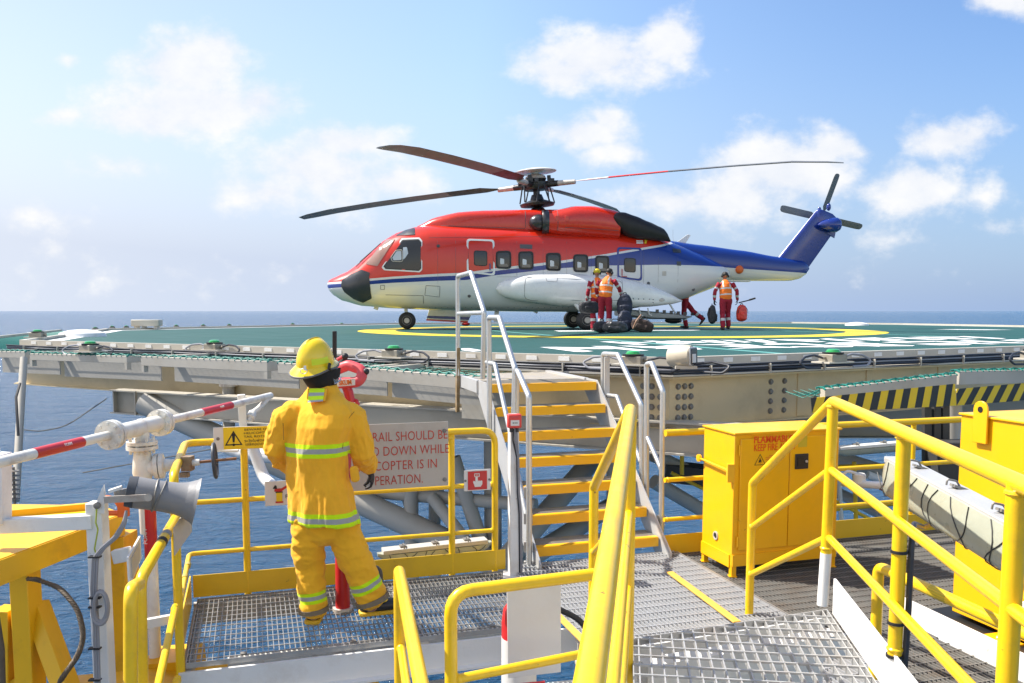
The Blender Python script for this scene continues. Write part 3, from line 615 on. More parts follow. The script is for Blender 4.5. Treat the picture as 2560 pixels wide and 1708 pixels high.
def patch(surf, pts, off, cuts=3):
    bm = bmesh.new(); f_ = bm.faces.new([bm.verts.new((x, 0, z)) for x, z in pts]); bmesh.ops.triangulate(bm, faces=[f_])
    for _ in range(cuts):
        lg = [e for e in bm.edges if e.calc_length() > .09]
        if not lg: break
        bmesh.ops.subdivide_edges(bm, edges=lg, cuts=1); bmesh.ops.triangulate(bm, faces=[q for q in bm.faces if len(q.verts) > 3])
    b = MB(); bm.verts.index_update()
    vs = [surf.pt(v_.co.x, v_.co.z, off) for v_ in bm.verts]; b.add(vs, [[v_.index for v_ in q.verts] for q in bm.faces]); bm.free(); return b
def band(surf, outer, inner, off):
    n = len(outer); b = MB(); A_ = [surf.pt(x, z, off) for x, z in outer]; B_ = [surf.pt(x, z, off) for x, z in inner]; C_ = [surf.pt(x, z, -.01) for x, z in outer]; D_ = [surf.pt(x, z, -.01) for x, z in inner]
    b.rings([[A_[i], B_[i], D_[i], C_[i]] for i in range(n)], loop=True, caps=False); return b
def inner(pts, d):
    cx = sum(p[0] for p in pts)/len(pts); cz = sum(p[1] for p in pts)/len(pts)
    hx = max(abs(p[0]-cx) for p in pts); hz = max(abs(p[1]-cz) for p in pts)
    return [(cx+(x-cx)*(1-d/hx), cz+(z-cz)*(1-d/hz)) for x, z in pts]
def seam(surf, pts, name='panel_line', r_=.007, loop=False, n=10):
    path = []
    k = len(pts)
    for i in range(k if loop else k-1):
        for q in range(n): path.append(surf.pt(pts[i][0]+(pts[(i+1) % k][0]-pts[i][0])*q/n, pts[i][1]+(pts[(i+1) % k][1]-pts[i][1])*q/n, .001))
    if not loop: path.append(surf.pt(*pts[-1], .001))
    return MB().tube(path, r_, 4, loop=loop)
# cabin windows
M['fardaylight'] = pm('far_daylight_tone', (.50, .55, .60), .1, var=.1, bump=0, coat=.6); M['seatb'] = pm('seat_fabric_behind_glass', (.13, .12, .11), .3, var=.2, bump=0, coat=.6)
wins = [[(1450,895),(1560,892),(1562,1025),(1450,1022)], [(1612,898),(1722,896),(1724,1030),(1614,1028)], [(1812,908),(1920,908),(1922,1040),(1814,1036)], [(2012,922),(2118,922),(2118,1044),(2012,1040)]]
wins = [h1(q) for q in wins[:3]]+[h2([(-44,910),(62,912),(62,1040),(-44,1036)]), h2([(152,918),(260,920),(260,1050),(152,1046)]), h2([(312,928),(412,930),(412,1054),(312,1050)])]
wins = wins[:3]+wins[3:]
def window(q, fw=.05, rad=.12):
    o = rnd(q, rad); i_ = inner(o, fw)
    f_ = hb(band(FUS, o, i_, .022), 'cabin_window', M['black'])
    hb(patch(FUS, i_, .006), 'glass', M['glass'], f_)
    x0, z0 = sum(p[0] for p in q)/4, sum(p[1] for p in q)/4
    hb(patch(FUS, rnd([(x0-.10, z0-.13), (x0+.02, z0-.13), (x0+.02, z0+.02), (x0-.10, z0+.05)], .03), .009, 1), 'far_daylight_patch', M['fardaylight'], f_)  # pale patch on the near glass, painted as daylight through the far side
    hb(patch(FUS, rnd([(x0-.13, z0-.2), (x0+.14, z0-.2), (x0+.12, z0-.12), (x0-.1, z0-.1)], .03), .0075, 1), 'seat_back', M['seatb'], f_)
    return f_
for q in wins: window(q)
def door(q, wq, name, frame_m, label):
    o = rnd(q, .10); i_ = inner(o, .055)
    d_ = hb(patch(FUS, i_, .008, 5), name, M['liv']); d_['label'] = label
    hb(band(FUS, o, i_, .016), 'door_frame', frame_m, d_); hb(seam(FUS, i_, r_=.009, loop=True, n=2), 'door_gap', M['black'], d_)
    wo = rnd(wq, .08); hb(patch(FUS, wo, .014), 'glass', M['glass'], d_); hb(band(FUS, wo, inner(wo, .02), .02), 'glass_seal', M['black'], d_)
    return d_
d1 = door(h1([(1238,805),(1440,812),(1445,1075),(1240,1050)]), h1([(1290,890),(1388,895),(1388,1005),(1292,1000)]), 'cabin_door', M['hwhite'], 'red front cabin door with white frame')
d2 = door(h2([(470,866),(650,872),(652,1112),(472,1090)]), h2([(520,945),(605,948),(604,1052),(522,1045)]), 'cabin_door', M['hblue'], 'rear cabin door with blue and white frame')
hb(MB().tube([FUS.pt(x, z, .03) for x, z in h1([(1408,985),(1408,1035)])], .018, 8), 'handle', M['hblue'], d1)
hb(MB().tube([FUS.pt(x, z, .03) for x, z in h2([(505,1025),(505,1080),(540,1080)])], .014, 8), 'handle', M['red'], d2)
# cockpit
cw = h1([(622,1012),(768,800),(898,797),(918,822),(918,1032),(900,1050),(640,1034)], .98); co = rnd(cw, .06, 3); ci = inner(co, .05)
f_ = hb(band(FUS, co, ci, .018), 'cockpit_window', M['hwhite']); ci2 = inner(ci, .035)
hb(band(FUS, ci, ci2, .012), 'window_seal', M['black'], f_); hb(patch(FUS, ci2, .006, 4), 'glass', M['glass'], f_)
hb(MB().tube([FUS.pt(x, z, .013) for x, z in rnd(h1([(725,890),(772,886),(776,965),(765,972),(700,970),(690,940)], .98), .05)], .013, 6, loop=True), 'sliding_pane', M['hubl'], f_)
hb(patch(FUS, rnd(h1([(730,896),(764,892),(768,960),(708,962),(700,942)], .98), .04), .010, 2), 'daylight_patch', pm('pane_daylight_tone', (.5, .56, .62), .1, var=.05, bump=0, coat=.6), f_)  # opaque pale patch, daylight through the cockpit put into its colour
hb(patch(FUS, rnd(h1([(778,868),(806,866),(816,912),(792,948),(778,958)], .98), .03), .010, 2), 'daylight_patch', pm('pane_daylight_tone', (.5, .56, .62), .1, var=.05, bump=0, coat=.6), f_)
ws = h1([(505,992),(655,812),(728,806),(600,1008)], .6)
hb(patch(FUS, rnd(ws, .04, 3), .012, 5), 'windscreen', M['wsglass']); hb(patch(FUS, rnd(h1([(715,784),(790,738),(862,722),(866,780)], .75), .04, 3), .012, 5), 'roof_window', M['radome'])
hb(patch(FUS, rnd(h1([(332,1106),(400,1065),(480,1032),(548,1056),(516,1130),(556,1236),(484,1268),(420,1242),(352,1192),(328,1150)], .62), .05, 3), .014, 5), 'nose_cone', M['radome'])
hb(MB().tube([FUS.pt(x, z, .05) for x, z in h1([(445,1018),(520,945),(625,850)], .45)], .014, 6), 'wiper', M['black'])
hb(MB().tube([FUS.pt(x, z, .06) for x, z in h1([(480,985),(560,915)], .4)], .02, 6), 'wiper', M['black'])
for nm, q in (('panel_line', [(945,1145),(1045,1150),(1042,1228),(935,1215)]), ('panel_line', [(612,1142),(640,1142),(640,1172),(612,1172)])): hb(seam(FUS, h1(q), loop=True), nm, M['seam'])
for q in ([(650,1212),(925,1218),(925,1275)], [(520,1142),(345,1138)]): hb(seam(FUS, h1(q, .9)), 'panel_line', M['seam'])
for q in ([(1625,845),(1715,848),(1715,880),(1625,876)], [(1757,924),(1792,926),(1792,950),(1757,948)]): hb(patch(FUS, h1(q), .006), 'vent', M['hred'] if q[0][0] > 1700 else M['seam'])
for q in ([(876,875),(940,878),(940,908),(876,905)], [(900,970),(932,972),(932,1002),(900,1000)]): hb(patch(FUS, h2(q, .95), .006), 'vent', M['radome'])
hb(patch(FUS, h2([(792,1042),(822,1042),(822,1076),(792,1075)], .95), .006), 'vent', M['hubl'])
for p in ((1033,858),(1258,1220)): x, z = h1([p])[0]; q = FUS.pt(x, z); hb(MB().lathe(q, (0, -1, 0), [(-.02, .05), (.012, .05), (.014, .035)], 12), 'port', M['radome'])
for p in ((1030,1172),(690,1130)): x, z = h2([p], .9)[0]; q = FUS.pt(x, z); hb(MB().lathe(q, (0, -1, 0), [(-.02, .05), (.012, .05), (.014, .035)], 12), 'port', M['seam'])
for us in (520, 545, 575, 605, 640): pass
for u in (1005, 1046, 1186, 1246, 1300, 1356, 1476, 1510, 1556):     # skin joints
    x = HP(u, 640, 1.05)[0]; hb(seam(FUS, [(x, MS(0, .75)[1]), (x, MS(0, 2.9)[1])], r_=.0028), 'skin_joint', M['seam'])
for v, ua, ub in ((545, 985, 1400), (636, 1140, 1420)): hb(seam(FUS, [HP(ua, v, 1.0), HP(ub, v-4, 1.0)], r_=.0028, n=24), 'skin_joint', M['seam'])
for u in range(985, 1400, 14):
    x, z = HP(u, 706, .95); hb(MB().ball(FUS.pt(x, z, .001), .012, n=6, k=3), 'rivet', M['seam'])
# engine deck, nacelles, intakes, exhaust
COWL = Loft([(2.6,3.02),(3.14,3.28),(3.8,3.43),(4.46,3.50),(5.81,3.57),(7.06,3.62),(7.8,3.62),(8.6,3.5),(9.6,3.1),(10.2,2.8)], [(2.6,2.7),(10.2,2.5)], [(2.6,.3),(3.0,.5),(3.6,.66),(5.5,.72),(8.6,.68),(10.2,.35)], [(2.6,2.6),(4,4),(8,3.6),(10.2,2.6)], 0, True)
hb(COWL.mb([MX(q) for q in [2.6,2.75,2.9,3.05,3.2,3.5,3.8,4.2,4.6,5,5.5,6,6.5,7,7.5,8,8.5,9,9.5,9.9,10.2]], 40), 'engine_cowling', M['hred'])
hb(seam(COWL, MT([(5.83, 3.0), (5.83, 3.5)])), 'panel_line', M['seam']); hb(seam(COWL, MT([(3.3, 3.0), (5.8, 2.98)])), 'panel_line', M['seam'])
for sd_ in (-1, 1):
    NAC = Loft([(6.45,3.45),(6.9,3.56),(7.3,3.66),(7.9,3.68),(8.5,3.60),(9.3,3.35)], [(6.45,2.86),(6.9,2.80),(7.9,2.76),(9.3,2.7)], [(6.45,.34),(6.9,.40),(7.9,.42),(8.7,.36)], [(6.4,2.2),(9.3,2.4)], sd_*.80, True)
    e_ = hb(NAC.mb([MX(q) for q in rng(6.45, 8.75, 16)], 36), 'engine_nacelle', M['hred'])
    _q = MS(6.42, 3.17); c = V((_q[0], sd_*.82, _q[1]))
    hb(MB().lathe(c, (1, 0, 0), [(-.06, .30), (-.10, .335), (-.06, .36), (.06, .36), (.1, .34)], 28), 'intake_lip', M['radome'], e_)
    hb(MB().ball(c+V((-.18, 0, -.01)), (.30, .25, .24), n=20, k=12), 'intake_cover', M['radome'], e_)
    if sd_ < 0:
        for x, z_ in MT([(6.75, 3.25), (7.05, 3.25)]): hb(MB().box((x, NAC.y(x, z_)-.005, z_), (.12, .03, .16)), 'hatch', M['hred'], e_, bevel=.01)
        hb(seam(NAC, MT([(6.78, 2.9), (6.78, 3.5)])), 'panel_line', M['seam'], e_); hb(seam(NAC, MT([(7.0, 3.0), (8.7, 2.95)])), 'panel_line', M['seam'], e_)
    up_ = h2([(435,650),(448,622),(480,612),(520,613),(600,640),(700,682),(790,722),(832,748),(836,790),(862,824)], .95); lo_ = h2([(435,655),(445,690),(470,725),(520,772),(560,795),(620,805),(700,815),(780,820),(840,825),(866,830)], .95)
    rs = []
    for i in range(24):
        q = i/23; x = up_[0][0]+.015+(up_[-1][0]-up_[0][0]-.04)*(q**1.3)
        zt = lerpt(sorted(up_), x); zb = min(lerpt(sorted(lo_), x), zt-.02); zc = (zt+zb)/2; h = (zt-zb)/2; dep = .36*math.sin(math.pi*min(1, q*.8+.16))**.5
        rs.append([V((x, sd_*(.93+dep*math.copysign(abs(math.cos(a))**.8, math.cos(a))), zc+h*math.sin(a))) for a in [2*math.pi*k/28 for k in range(28)]])
    hb(MB().rings(rs), 'exhaust', M['soot'], e_)
hb(patch(FUS, h2([(602,822),(650,822),(650,832),(602,832)], .8), .02, 1), 'warning_decal', M['hwhite']); hb(patch(FUS, h2([(602,836),(650,836),(650,846),(602,846)], .8), .02, 1), 'warning_decal', M['hwhite'])
hb(patch(FUS, h2([(668,800),(690,800),(672,846),(660,846)], .8), .02, 1), 'warning_decal', M['decky'])
# sponsons
for sd_ in (-1, 1):
    st = [HP(u, v, 1.5) for u, v in [(1140,660),(1148,648),(1165,640),(1195,632),(1230,628),(1320,628),(1415,633),(1490,650),(1540,671),(1575,690)]]
    sb = [HP(u, v, 1.5) for u, v in [(1140,664),(1148,676),(1165,685),(1200,693),(1300,704),(1400,708),(1500,704),(1550,698),(1570,693),(1575,691)]]
    x0, x1 = st[0][0], st[-1][0]
    SP = Loft(st, sb, [(x0, .05), (x0+.12, .18), (x0+.4, .34), (x0+1, .48), (x0+2.5, .54), (x1-1.6, .50), (x1-.7, .36), (x1-.15, .16), (x1, .03)], [(x0, 2.2), (x0+1, 2.8), (x1-.6, 2.8), (x1, 2.1)], sd_*1.06)
    s_ = hb(SP.mb([x0, x0+.03, x0+.08, x0+.16, x0+.28]+rng(x0+.4, x1-.3, 22)+[x1-.2, x1-.1, x1-.04, x1], 40), 'sponson', M['hwhite'])
    if sd_ < 0:
        hb(seam(SP, rnd(dpts([(640,160),(650,105),(680,98),(1370,130),(1370,275),(690,275),(650,262),(640,240)], 3.015, 1100, 660, 1.6), .05, 3), loop=True, n=2), 'panel_line', M['seam'], s_)
        hb(seam(SP, dpts([(1378,122),(1378,330)], 3.015, 1100, 660, 1.6)), 'panel_line', M['seam'], s_)
        hb(seam(SP, dpts([(800,100),(808,130),(880,134),(892,102)], 3.015, 1100, 660, 1.6), r_=.005), 'panel_line', M['seam'], s_)
        for p in [(1430,262),(1460,262),(1500,264),(1540,265),(1585,266),(1615,268),(1617,290),(1617,312)]:
            x, z = dpts([p], 3.015, 1100, 660, 1.6)[0]; hb(MB().ball(SP.pt(x, z, .003), .018, n=8, k=4), 'rivet', M['seam'], s_)
        x, z = dpts([(1670,272)], 3.015, 1100, 660, 1.4)[0]; hb(MB().ball(SP.pt(x, z, 0), (.10, .02, .05), n=12, k=6), 'fitting', M['hubl'], s_)
        x, z = dpts([(1408,283)], 3.015, 1100, 660, 1.6)[0]; hb(MB().ball(SP.pt(x, z, 0), (.06, .05, .05), n=12, k=6), 'marker_lamp', M['orange'], s_)
# undercarriage
MWX = HP(1347, 738, 1.6)[0]; NWX = HP(934, 738, .14)[0]
def wheel(c, r_, wd, lab=None):
    wh = hb(MB().lathe(V(c)-V((0, wd/2, 0)), (0, 1, 0), [(0, r_*.55), (.008, r_*.82), (wd*.2, r_*.97), (wd*.5, r_), (wd*.8, r_*.97), (wd-.008, r_*.82), (wd, r_*.55)], 36), 'wheel', M['black'])
    b = MB(); b.lathe(V(c)-V((0, wd/2+.006, 0)), (0, 1, 0), [(0, r_*.18), (.0, r_*.30), (.012, r_*.34), (.012, r_*.50), (0, r_*.54), (.02, r_*.56), (wd+.012, r_*.56), (wd+.012, r_*.1)], 28); hb(b, 'rim', M['hubl'], wh)
    for k in range(6):
        a = k*math.pi/3; hb(MB().cyl(V(c)+V((r_*.42*math.cos(a), -wd/2-.004, r_*.42*math.sin(a))), V(c)+V((r_*.42*math.cos(a), -wd/2+.02, r_*.42*math.sin(a))), r_*.055, 8), 'rim_hole', M['dark'], wh)
    return wh
for sd_ in (-1, 1): wheel((NWX, sd_*.14, .262), .262, .18)
hb(MB().tube([(NWX, 0, .26), (NWX-.02, 0, .45), (NWX-.06, 0, .85)], .055, 14).cyl((NWX, -.2, .262), (NWX, .2, .262), .035), 'nose_gear_leg', M['hwhite'])
for sd_ in (-1, 1):
    wheel((MWX, sd_*1.62, .285), .285, .2); wheel((MWX-.0, sd_*1.30, .285), .285, .2); hb(MB().tube([(MWX, sd_*1.5, .28), (MWX, sd_*1.44, .36), (MWX-.35, sd_*1.40, .8)], .06, 12, fil=.05), 'main_gear_leg', M['hwhite'])
for x, z0, z1 in ((MX(4.95), .22, .60), (MX(1.35), .60, .74), (MX(6.2), .50, .60)): hb(MB().bar((x, 0, z0), (x+.05, 0, z1), .05, .14, up=V((1, 0, 0))), 'belly_aerial', M['hwhite'], bevel=.01)
# open lower airstair door hanging on the far side, in the same livery upside down
dd = [HP(u, v, -1.2) for u, v in [(985,708),(1088,708),(1073,741),(978,736)]]
b = MB(); b.slab([V((x, 1.2, z)) for x, z in dd], (0, .07, 0)); ad = hb(b, 'airstair_door', M['hwhite'], bevel=.01)
for mt, f0, f1, yy in (('hblue', .60, .80, -.004), ('hred', .88, 1.0, -.005)):
    L0, L1, R0, R1 = [V((a[0], 1.2+yy, a[1])).lerp(V((c[0], 1.2+yy, c[1])), q) for a, c, q in ((dd[0], dd[3], f0), (dd[0], dd[3], f1), (dd[1], dd[2], f0), (dd[1], dd[2], f1))]
    hb(MB().poly([L0, R0, R1, L1]), 'livery_stripe', M[mt], ad, smooth=0)
hb(MB().ball((MX(4.05), 1.15, .13), (.14, .1, .06)), 'anti_collision_lamp', M['red'])
# rear ramp
rp0 = HP(1435, 716, .9); rp1 = HP(1590, 730, .9)
RP = Loft([(rp0[0],.62),(rp1[0]-.6,.50),(rp1[0],.40)], [(rp0[0],.40),(rp1[0]-1.2,.30),(rp1[0]-.2,.30),(rp1[0],.36)], [(rp0[0],.9),(rp1[0]-.3,.88),(rp1[0],.80)], [(0, 5), (12, 5)])
ra = hb(RP.mb(rng(rp0[0], rp1[0], 14), 28), 'rear_ramp', pm('ramp_grey', (.30, .32, .31), .4, var=.08, bump=.02))
for x, z in [HP(u, v, .95) for u, v in [(1470,712),(1490,711)]]: hb(MB().tube([(x-.05, -.95, z+.05), (x, -.97, z-.15), (x+.08, -.95, z-.18)], .02, 8, fil=.04), 'grab_handle', M['hwhite'], ra)
for i in range(6): x = rp0[0]+1.0+.22*i; hb(MB().box((x, -.86, .56-.02*i), (.09, .06, .09)), 'hinge_bracket', M['radome'], ra)
hb(MB().tube([(rp1[0]-.5, -.8, .45), (rp1[0]-.75, -.85, .82)], .03, 8), 'ramp_strut', M['alu'], ra)
hb(MB().ball((rp1[0]-.45, -.3, .26), (.28, .2, .1)), 'ramp_roller', M['radome'], ra)
# tail pylon and tail rotor
def foil(le, te, th): 
    le, te = V(le), V(te); c = te-le; out = []
    for k in range(24):
        a = 2*math.pi*k/24; q = (1-math.cos(a))/2 if a <= math.pi else (1-math.cos(a))/2
        y = th*(.2969*math.sqrt(max(q, 0))-.126*q-.3516*q*q+.2843*q**3-.1015*q**4)*5*(1 if a <= math.pi else -1)
        out.append(le+c*q+V((0, y, 0)))
    return out
lat = .2
LB, LT, TB, TT = [HP(u, v, 0) for u, v in [(1782,596),(1872,484),(1857,612),(1908,540)]]
py_ = hb(MB().rings([foil((LB[0]+(LT[0]-LB[0])*q, 0, LB[1]+(LT[1]-LB[1])*q), (TB[0]+(TT[0]-TB[0])*q, 0, TB[1]+(TT[1]-TB[1])*q), .20-.05*q) for q in rng(-.06, 1, 9)]), 'tail_pylon', M['hblue'])
T2 = HP(1918, 496, 0)
hb(MB().rings([foil((LT[0]-.0, 0, LT[1]-.5), (TT[0]+.1, 0, TT[1]-.1), .16), foil((LT[0]-.02, 0, LT[1]-.2), (T2[0]+.05, 0, TT[1]+.25), .2), foil((LT[0], 0, LT[1]), (T2[0]+.02, 0, T2[1]-.05), .2), foil((LT[0]+.08, 0, LT[1]+.06), (T2[0]-.1, 0, T2[1]+.06), .14)]), 'pylon_cap', M['hblue'], py_)
g0, g1 = HP(1878, 516, .25), HP(1931, 512, .25)
hb(MB().rings([[V((g0[0]+(g1[0]-g0[0])*q, -.24+r_*.9*math.cos(a), g0[1]+r_*math.sin(a))) for a in [2*math.pi*k/20 for k in range(20)]] for q, r_ in [(0, .02), (.12, .10), (.35, .17), (.6, .22), (.8, .23), (.93, .17), (.985, .09), (1, .02)]]), 'gearbox_fairing', M['hblue'], py_)
hb(MB().ball((LT[0]+.42, 0, LT[1]+.12), (.07, .07, .12)).ball((LT[0]+.12, 0, LT[1]+.06), (.05, .05, .06)), 'beacon', M['hblue'], py_)
hb(MB().rings([foil((LB[0]-.15+.1*q, .1+2.0*q, LB[1]+.05), (LB[0]+.75, .1+2.0*q, LB[1]+.02), .02) for q in (0, 1)]) if False else MB().slab([(LB[0]-.12, .15, LB[1]+.03), (LB[0]+.75, .15, LB[1]+.03), (LB[0]+.7, 2.1, LB[1]+.14), (LB[0]+.1, 2.1, LB[1]+.14)], (0, 0, .07)), 'stabiliser', pm('stabiliser_maroon', (.09, .012, .03), .4, var=.1, bump=0), py_, bevel=.02)
tc_ = V((HP(1885, 500, -.5)[0], .50, HP(1885, 500, -.5)[1])); ax = V((.0, math.cos(R(18)), math.sin(R(18))))
hb(MB().cyl(tc_-ax*.3, tc_+ax*.06, .05, 14), 'tail_rotor_shaft', M['hubm'])
tr = hb(MB().lathe(tc_, ax, [(-.05, .05), (-.04, .13), (.05, .13), (.07, .06)], 16), 'tail_rotor_hub', M['hubm'])
e1_, e2_ = V((1, 0, 0)), ax.cross(V((1, 0, 0)))
if e2_.z < 0: e2_ = -e2_
for k in range(4):
    a = R(78+90*k); d_ = e1_*math.cos(a)+e2_*math.sin(a); cr_ = (ax.cross(d_)*.93+ax*.36).normalized()
    b = MB(); b.rings([[tc_+d_*r_+cr_*(w_*cx)+ax*(cy*.012) for cx, cy in ((-.5, 0), (-.2, 1), (.2, .8), (.5, 0), (.2, -.8), (-.2, -1))] for r_, w_ in ((.1, .1), (.25, .1), (.36, .23), (1.3, .23), (1.40, .2), (1.44, .1))])
    hb(b, 'tail_rotor_blade', M['rgrey'], tr)
hb(MB().slab([(p[0], -.02, p[1]) for p in (HP(1553, 556, 0), HP(1578, 538, 0), HP(1585, 540, 0), HP(1572, 560, 0))], (0, .04, 0)), 'aerial_fin', M['hwhite'], bevel=.006)
x, z = HP(1697, 619, .35); hb(MB().lathe((x, BOOM.y(x, z)+.04, z), (0, -1, 0), [(0, .13), (.06, .13), (.10, .10), (.12, .04), (.121, .03)], 20), 'tail_float_disc', M['orange']); 
x, z = HP(1660, 640, .3); hb(MB().box((x+.45, 0, MS(13.4,1.55)[1]+.02), (1.0, .25, .12)), 'tail_skid_fairing', M['hwhite'], bevel=.03)
# main rotor
HUB = V((HP(1230, 425, 0)[0], 0, HP(1230, 425, 0)[1])); SH = V((-math.sin(R(4.3)), 0, math.cos(R(4.3))))
mast = hb(MB().lathe(HUB-SH*.80, SH, [(0, .26), (.08, .2), (.12, .11), (.8, .10), (.82, .05)], 20), 'rotor_mast', M['hubm'])
sw = hb(MB().lathe(HUB-SH*.60, SH, [(-.08, .30), (-.05, .52), (.02, .55), (.06, .45), (.14, .22), (.30, .16)], 28), 'swash_plate', M['hubm'], mast)
ro = hb(MB().lathe(HUB-SH*.13, SH, [(-.05, .2), (-.03, .36), (.05, .42), (.18, .42), (.24, .30), (.30, .34), (.33, .2)], 24), 'rotor_hub', M['hubm'])
hb(MB().lathe(HUB+SH*.20, SH, [(0, .13), (.16, .13), (.17, .40), (.185, .66), (.20, .67), (.24, .58), (.285, .36), (.31, .06)], 36), 'hub_dome', M['hwhite'], ro)
hb(MB().lathe(HUB+SH*.14, SH, [(0, .1), (.03, .34), (.12, .30), (.2, .12)], 20), 'absorber_ring', M['hubl'], ro)
dirs = []
for k, tz in enumerate((4.60, 4.16, 3.88, 4.52)):
    ph = R(29+90*k); hd_ = V((math.cos(ph), -math.sin(ph), 0)); tip = V((HUB.x, 0, 0))+hd_*8.9+V((0, 0, tz)); d_ = (tip-HUB)
    d_.normalize(); cr_ = V((0, 0, 1)).cross(d_).normalized(); nn = d_.cross(cr_).normalized()
    if nn.z < 0: nn = -nn
    cr2 = (cr_*math.cos(R(7))+nn*math.sin(R(7))).normalized(); n2_ = nn
    g = hb(MB().tube([HUB+d_*.2, HUB+d_*.75], .11, 10, r2=.09).box(HUB+d_*.5+nn*.1, (.2, .16, .12)), 'blade_cuff', M['hubm'], ro)
    hb(MB().tube([HUB+d_*.75, HUB+d_*1.05, HUB+d_*1.3], .085, 10, r2=.07), 'blade_grip', M['hubl'], ro)
    for q in (-1, 1): hb(MB().tube([HUB+d_*.35+cr_*.24*q-SH*.02, HUB+d_*.5+cr_*.2*q-SH*.55], .022, 8), 'pitch_link', M['hubm'], ro)
    hb(MB().cyl(HUB+d_*.45+SH*.12, HUB+d_*.45+SH*.26, .06, 10).box(HUB+d_*.42+cr_*.2+SH*.1, (.12, .12, .12)), 'damper', M['hubm'], ro)
    b = MB(); pr = []
    secs = [(1.25, .16), (1.45, .30), (1.75, .56), (2.4, .56), (3.0, .56), (4.2, .56), (6, .56), (7.6, .56), (8.5, .50), (8.9, .34)]
    for r_, ch in secs:
        sag = -.10*math.sin(math.pi*(r_/8.58)**1.2)*(-1); back = .12*max(0, (r_-7.6))**1.5; drop = -.10*max(0, r_-7.9)
        c = HUB+d_*r_+nn*(sag*.6+drop)+cr2*back
        pr.append([c+cr2*(ch*cx)+n2_*(ch*cy) for cx, cy in ((-.28, 0), (-.22, .045), (0, .055), (.3, .03), (.72, 0), (.3, -.02), (0, -.035), (-.2, -.03))])
    for i in range(len(pr)-1):
        r_ = secs[i][0]; b.mi = (0 if k else (1 if r_ < 2.4 else 2 if r_ < 4.2 else 3)) if k == 0 else (0 if r_ < 2.9 else 3)
        b.rings([pr[i], pr[i+1]], caps=False)
    b.mi = 3; b.poly(pr[-1])
    bl = hb(b, 'rotor_blade', [M['rdark'], M['hwhite'], M['hred'], M['rgrey']], ro)
    if k == 0: bl['label'] = 'rotor blade with white and red root'
heli.location = HO; heli.rotation_euler = (0, 0, PSI)
# ------------------------------------------------------------------ platform frame of reference
AL = R(17); E1 = V((math.cos(AL), math.sin(AL), 0)); E2 = V((-math.sin(AL), math.cos(AL), 0)); PO = V((-1.93, 4.80, 0))
def W(a, b, z): return PO+E1*a+E2*b+V((0, 0, z))
def pl(u, v, o, n): r_ = ray(u, v); return r_*(o.dot(n)/r_.dot(n))
def PA(u, v, a): return pl(u, v, W(a, 0, 0), E1)
def PB(u, v, b): return pl(u, v, W(0, b, 0), E2)
def ab(p): d = p-PO; return d.dot(E1), d.dot(E2)
G2 = V((.13, .9915, 0)).normalized(); G1 = V((G2.y, -G2.x, 0))
def clipseg(p, q, poly):                                    # keep the piece of p-q inside a convex outline
    t0, t1 = 0., 1.; d = q-p; n = len(poly); c = sum((V((x.x, x.y, 0)) for x in poly), V())/n
    for i in range(n):
        a, b_ = poly[i], poly[(i+1) % n]; e = b_-a; nn = V((e.y, -e.x, 0))
        if nn.dot(c-a) < 0: nn = -nn
        k = nn.dot(V((d.x, d.y, 0))); m_ = nn.dot(V((p.x-a.x, p.y-a.y, 0)))
        if abs(k) < 1e-9:
            if m_ < 0: return None
            continue
        t = -m_/k
        if k > 0: t0 = max(t0, t)
        else: t1 = min(t1, t)
    return (p+d*t0, p+d*t1) if t1-t0 > 1e-4 else None
def grating(name, poly, z, d, pitch, cross, mt, parent, depth=.028, th=.004, rod=.0034, edge=True, serr=False):
    d = V(d).normalized(); s_ = V((d.y, -d.x, 0)); b = MB(); poly = [V((p.x, p.y, 0)) for p in poly]
    us = [p.dot(s_) for p in poly]; vs = [p.dot(d) for p in poly]; zz = V((0, 0, z-depth/2))
    u = min(us)+pitch/2
    while u < max(us):
        c = clipseg(s_*u+d*(min(vs)-1), s_*u+d*(max(vs)+1), poly)
        if c: b.bar(c[0]+zz, c[1]+zz, th, depth)
        u += pitch
    v_ = min(vs)+cross*.5
    while v_ < max(vs):
        c = clipseg(d*v_+s_*(min(us)-1), d*v_+s_*(max(us)+1), poly)
        if c: b.bar(c[0]+V((0, 0, z-.002)), c[1]+V((0, 0, z-.002)), rod*2, rod*2)
        v_ += cross
    if edge:
        for i in range(len(poly)): b.bar(poly[i]+zz, poly[(i+1) % len(poly)]+zz, .005, depth+.004)
    return b.build(name, mt, parent, smooth=0)
def part(mb, name, mt, parent, **k): return mb.build(name, M[mt] if isinstance(mt, str) else mt, parent, **k)
def rail(label, cat, pieces, group=None, loc=None, name='guard_rail'):
    p0 = pieces[0][1][0] if loc is None else loc
    t = thing(name, tuple(p0), label, cat, group)
    for nm, path, r_, *o in pieces:
        b = MB().tube(path, r_, 14, fil=(o[0] if o else .05)); path = [V(p) for p in path]
        if nm in ('mid_rail', 'post'):                       # weld beads where it meets the posts
            for a_, c_ in ((path[0], path[1]), (path[-1], path[-2])):
                d_ = (c_-a_).normalized(); b.lathe(a_+d_*.024, d_, [(-.004, r_), (.0, r_*1.16), (.007, r_*1.2), (.013, r_)], 14)
        part(b, nm, o[1] if len(o) > 1 else 'yellow', t)
    return t
def ties(t, pts, r_, mt='black'):
    for p in pts: part(MB().lathe(V(p)-V((0, 0, .006)), (0, 0, 1), [(0, r_), (0, r_+.006), (.012, r_+.006), (.012, r_)], 14), 'cable_tie', mt, t)
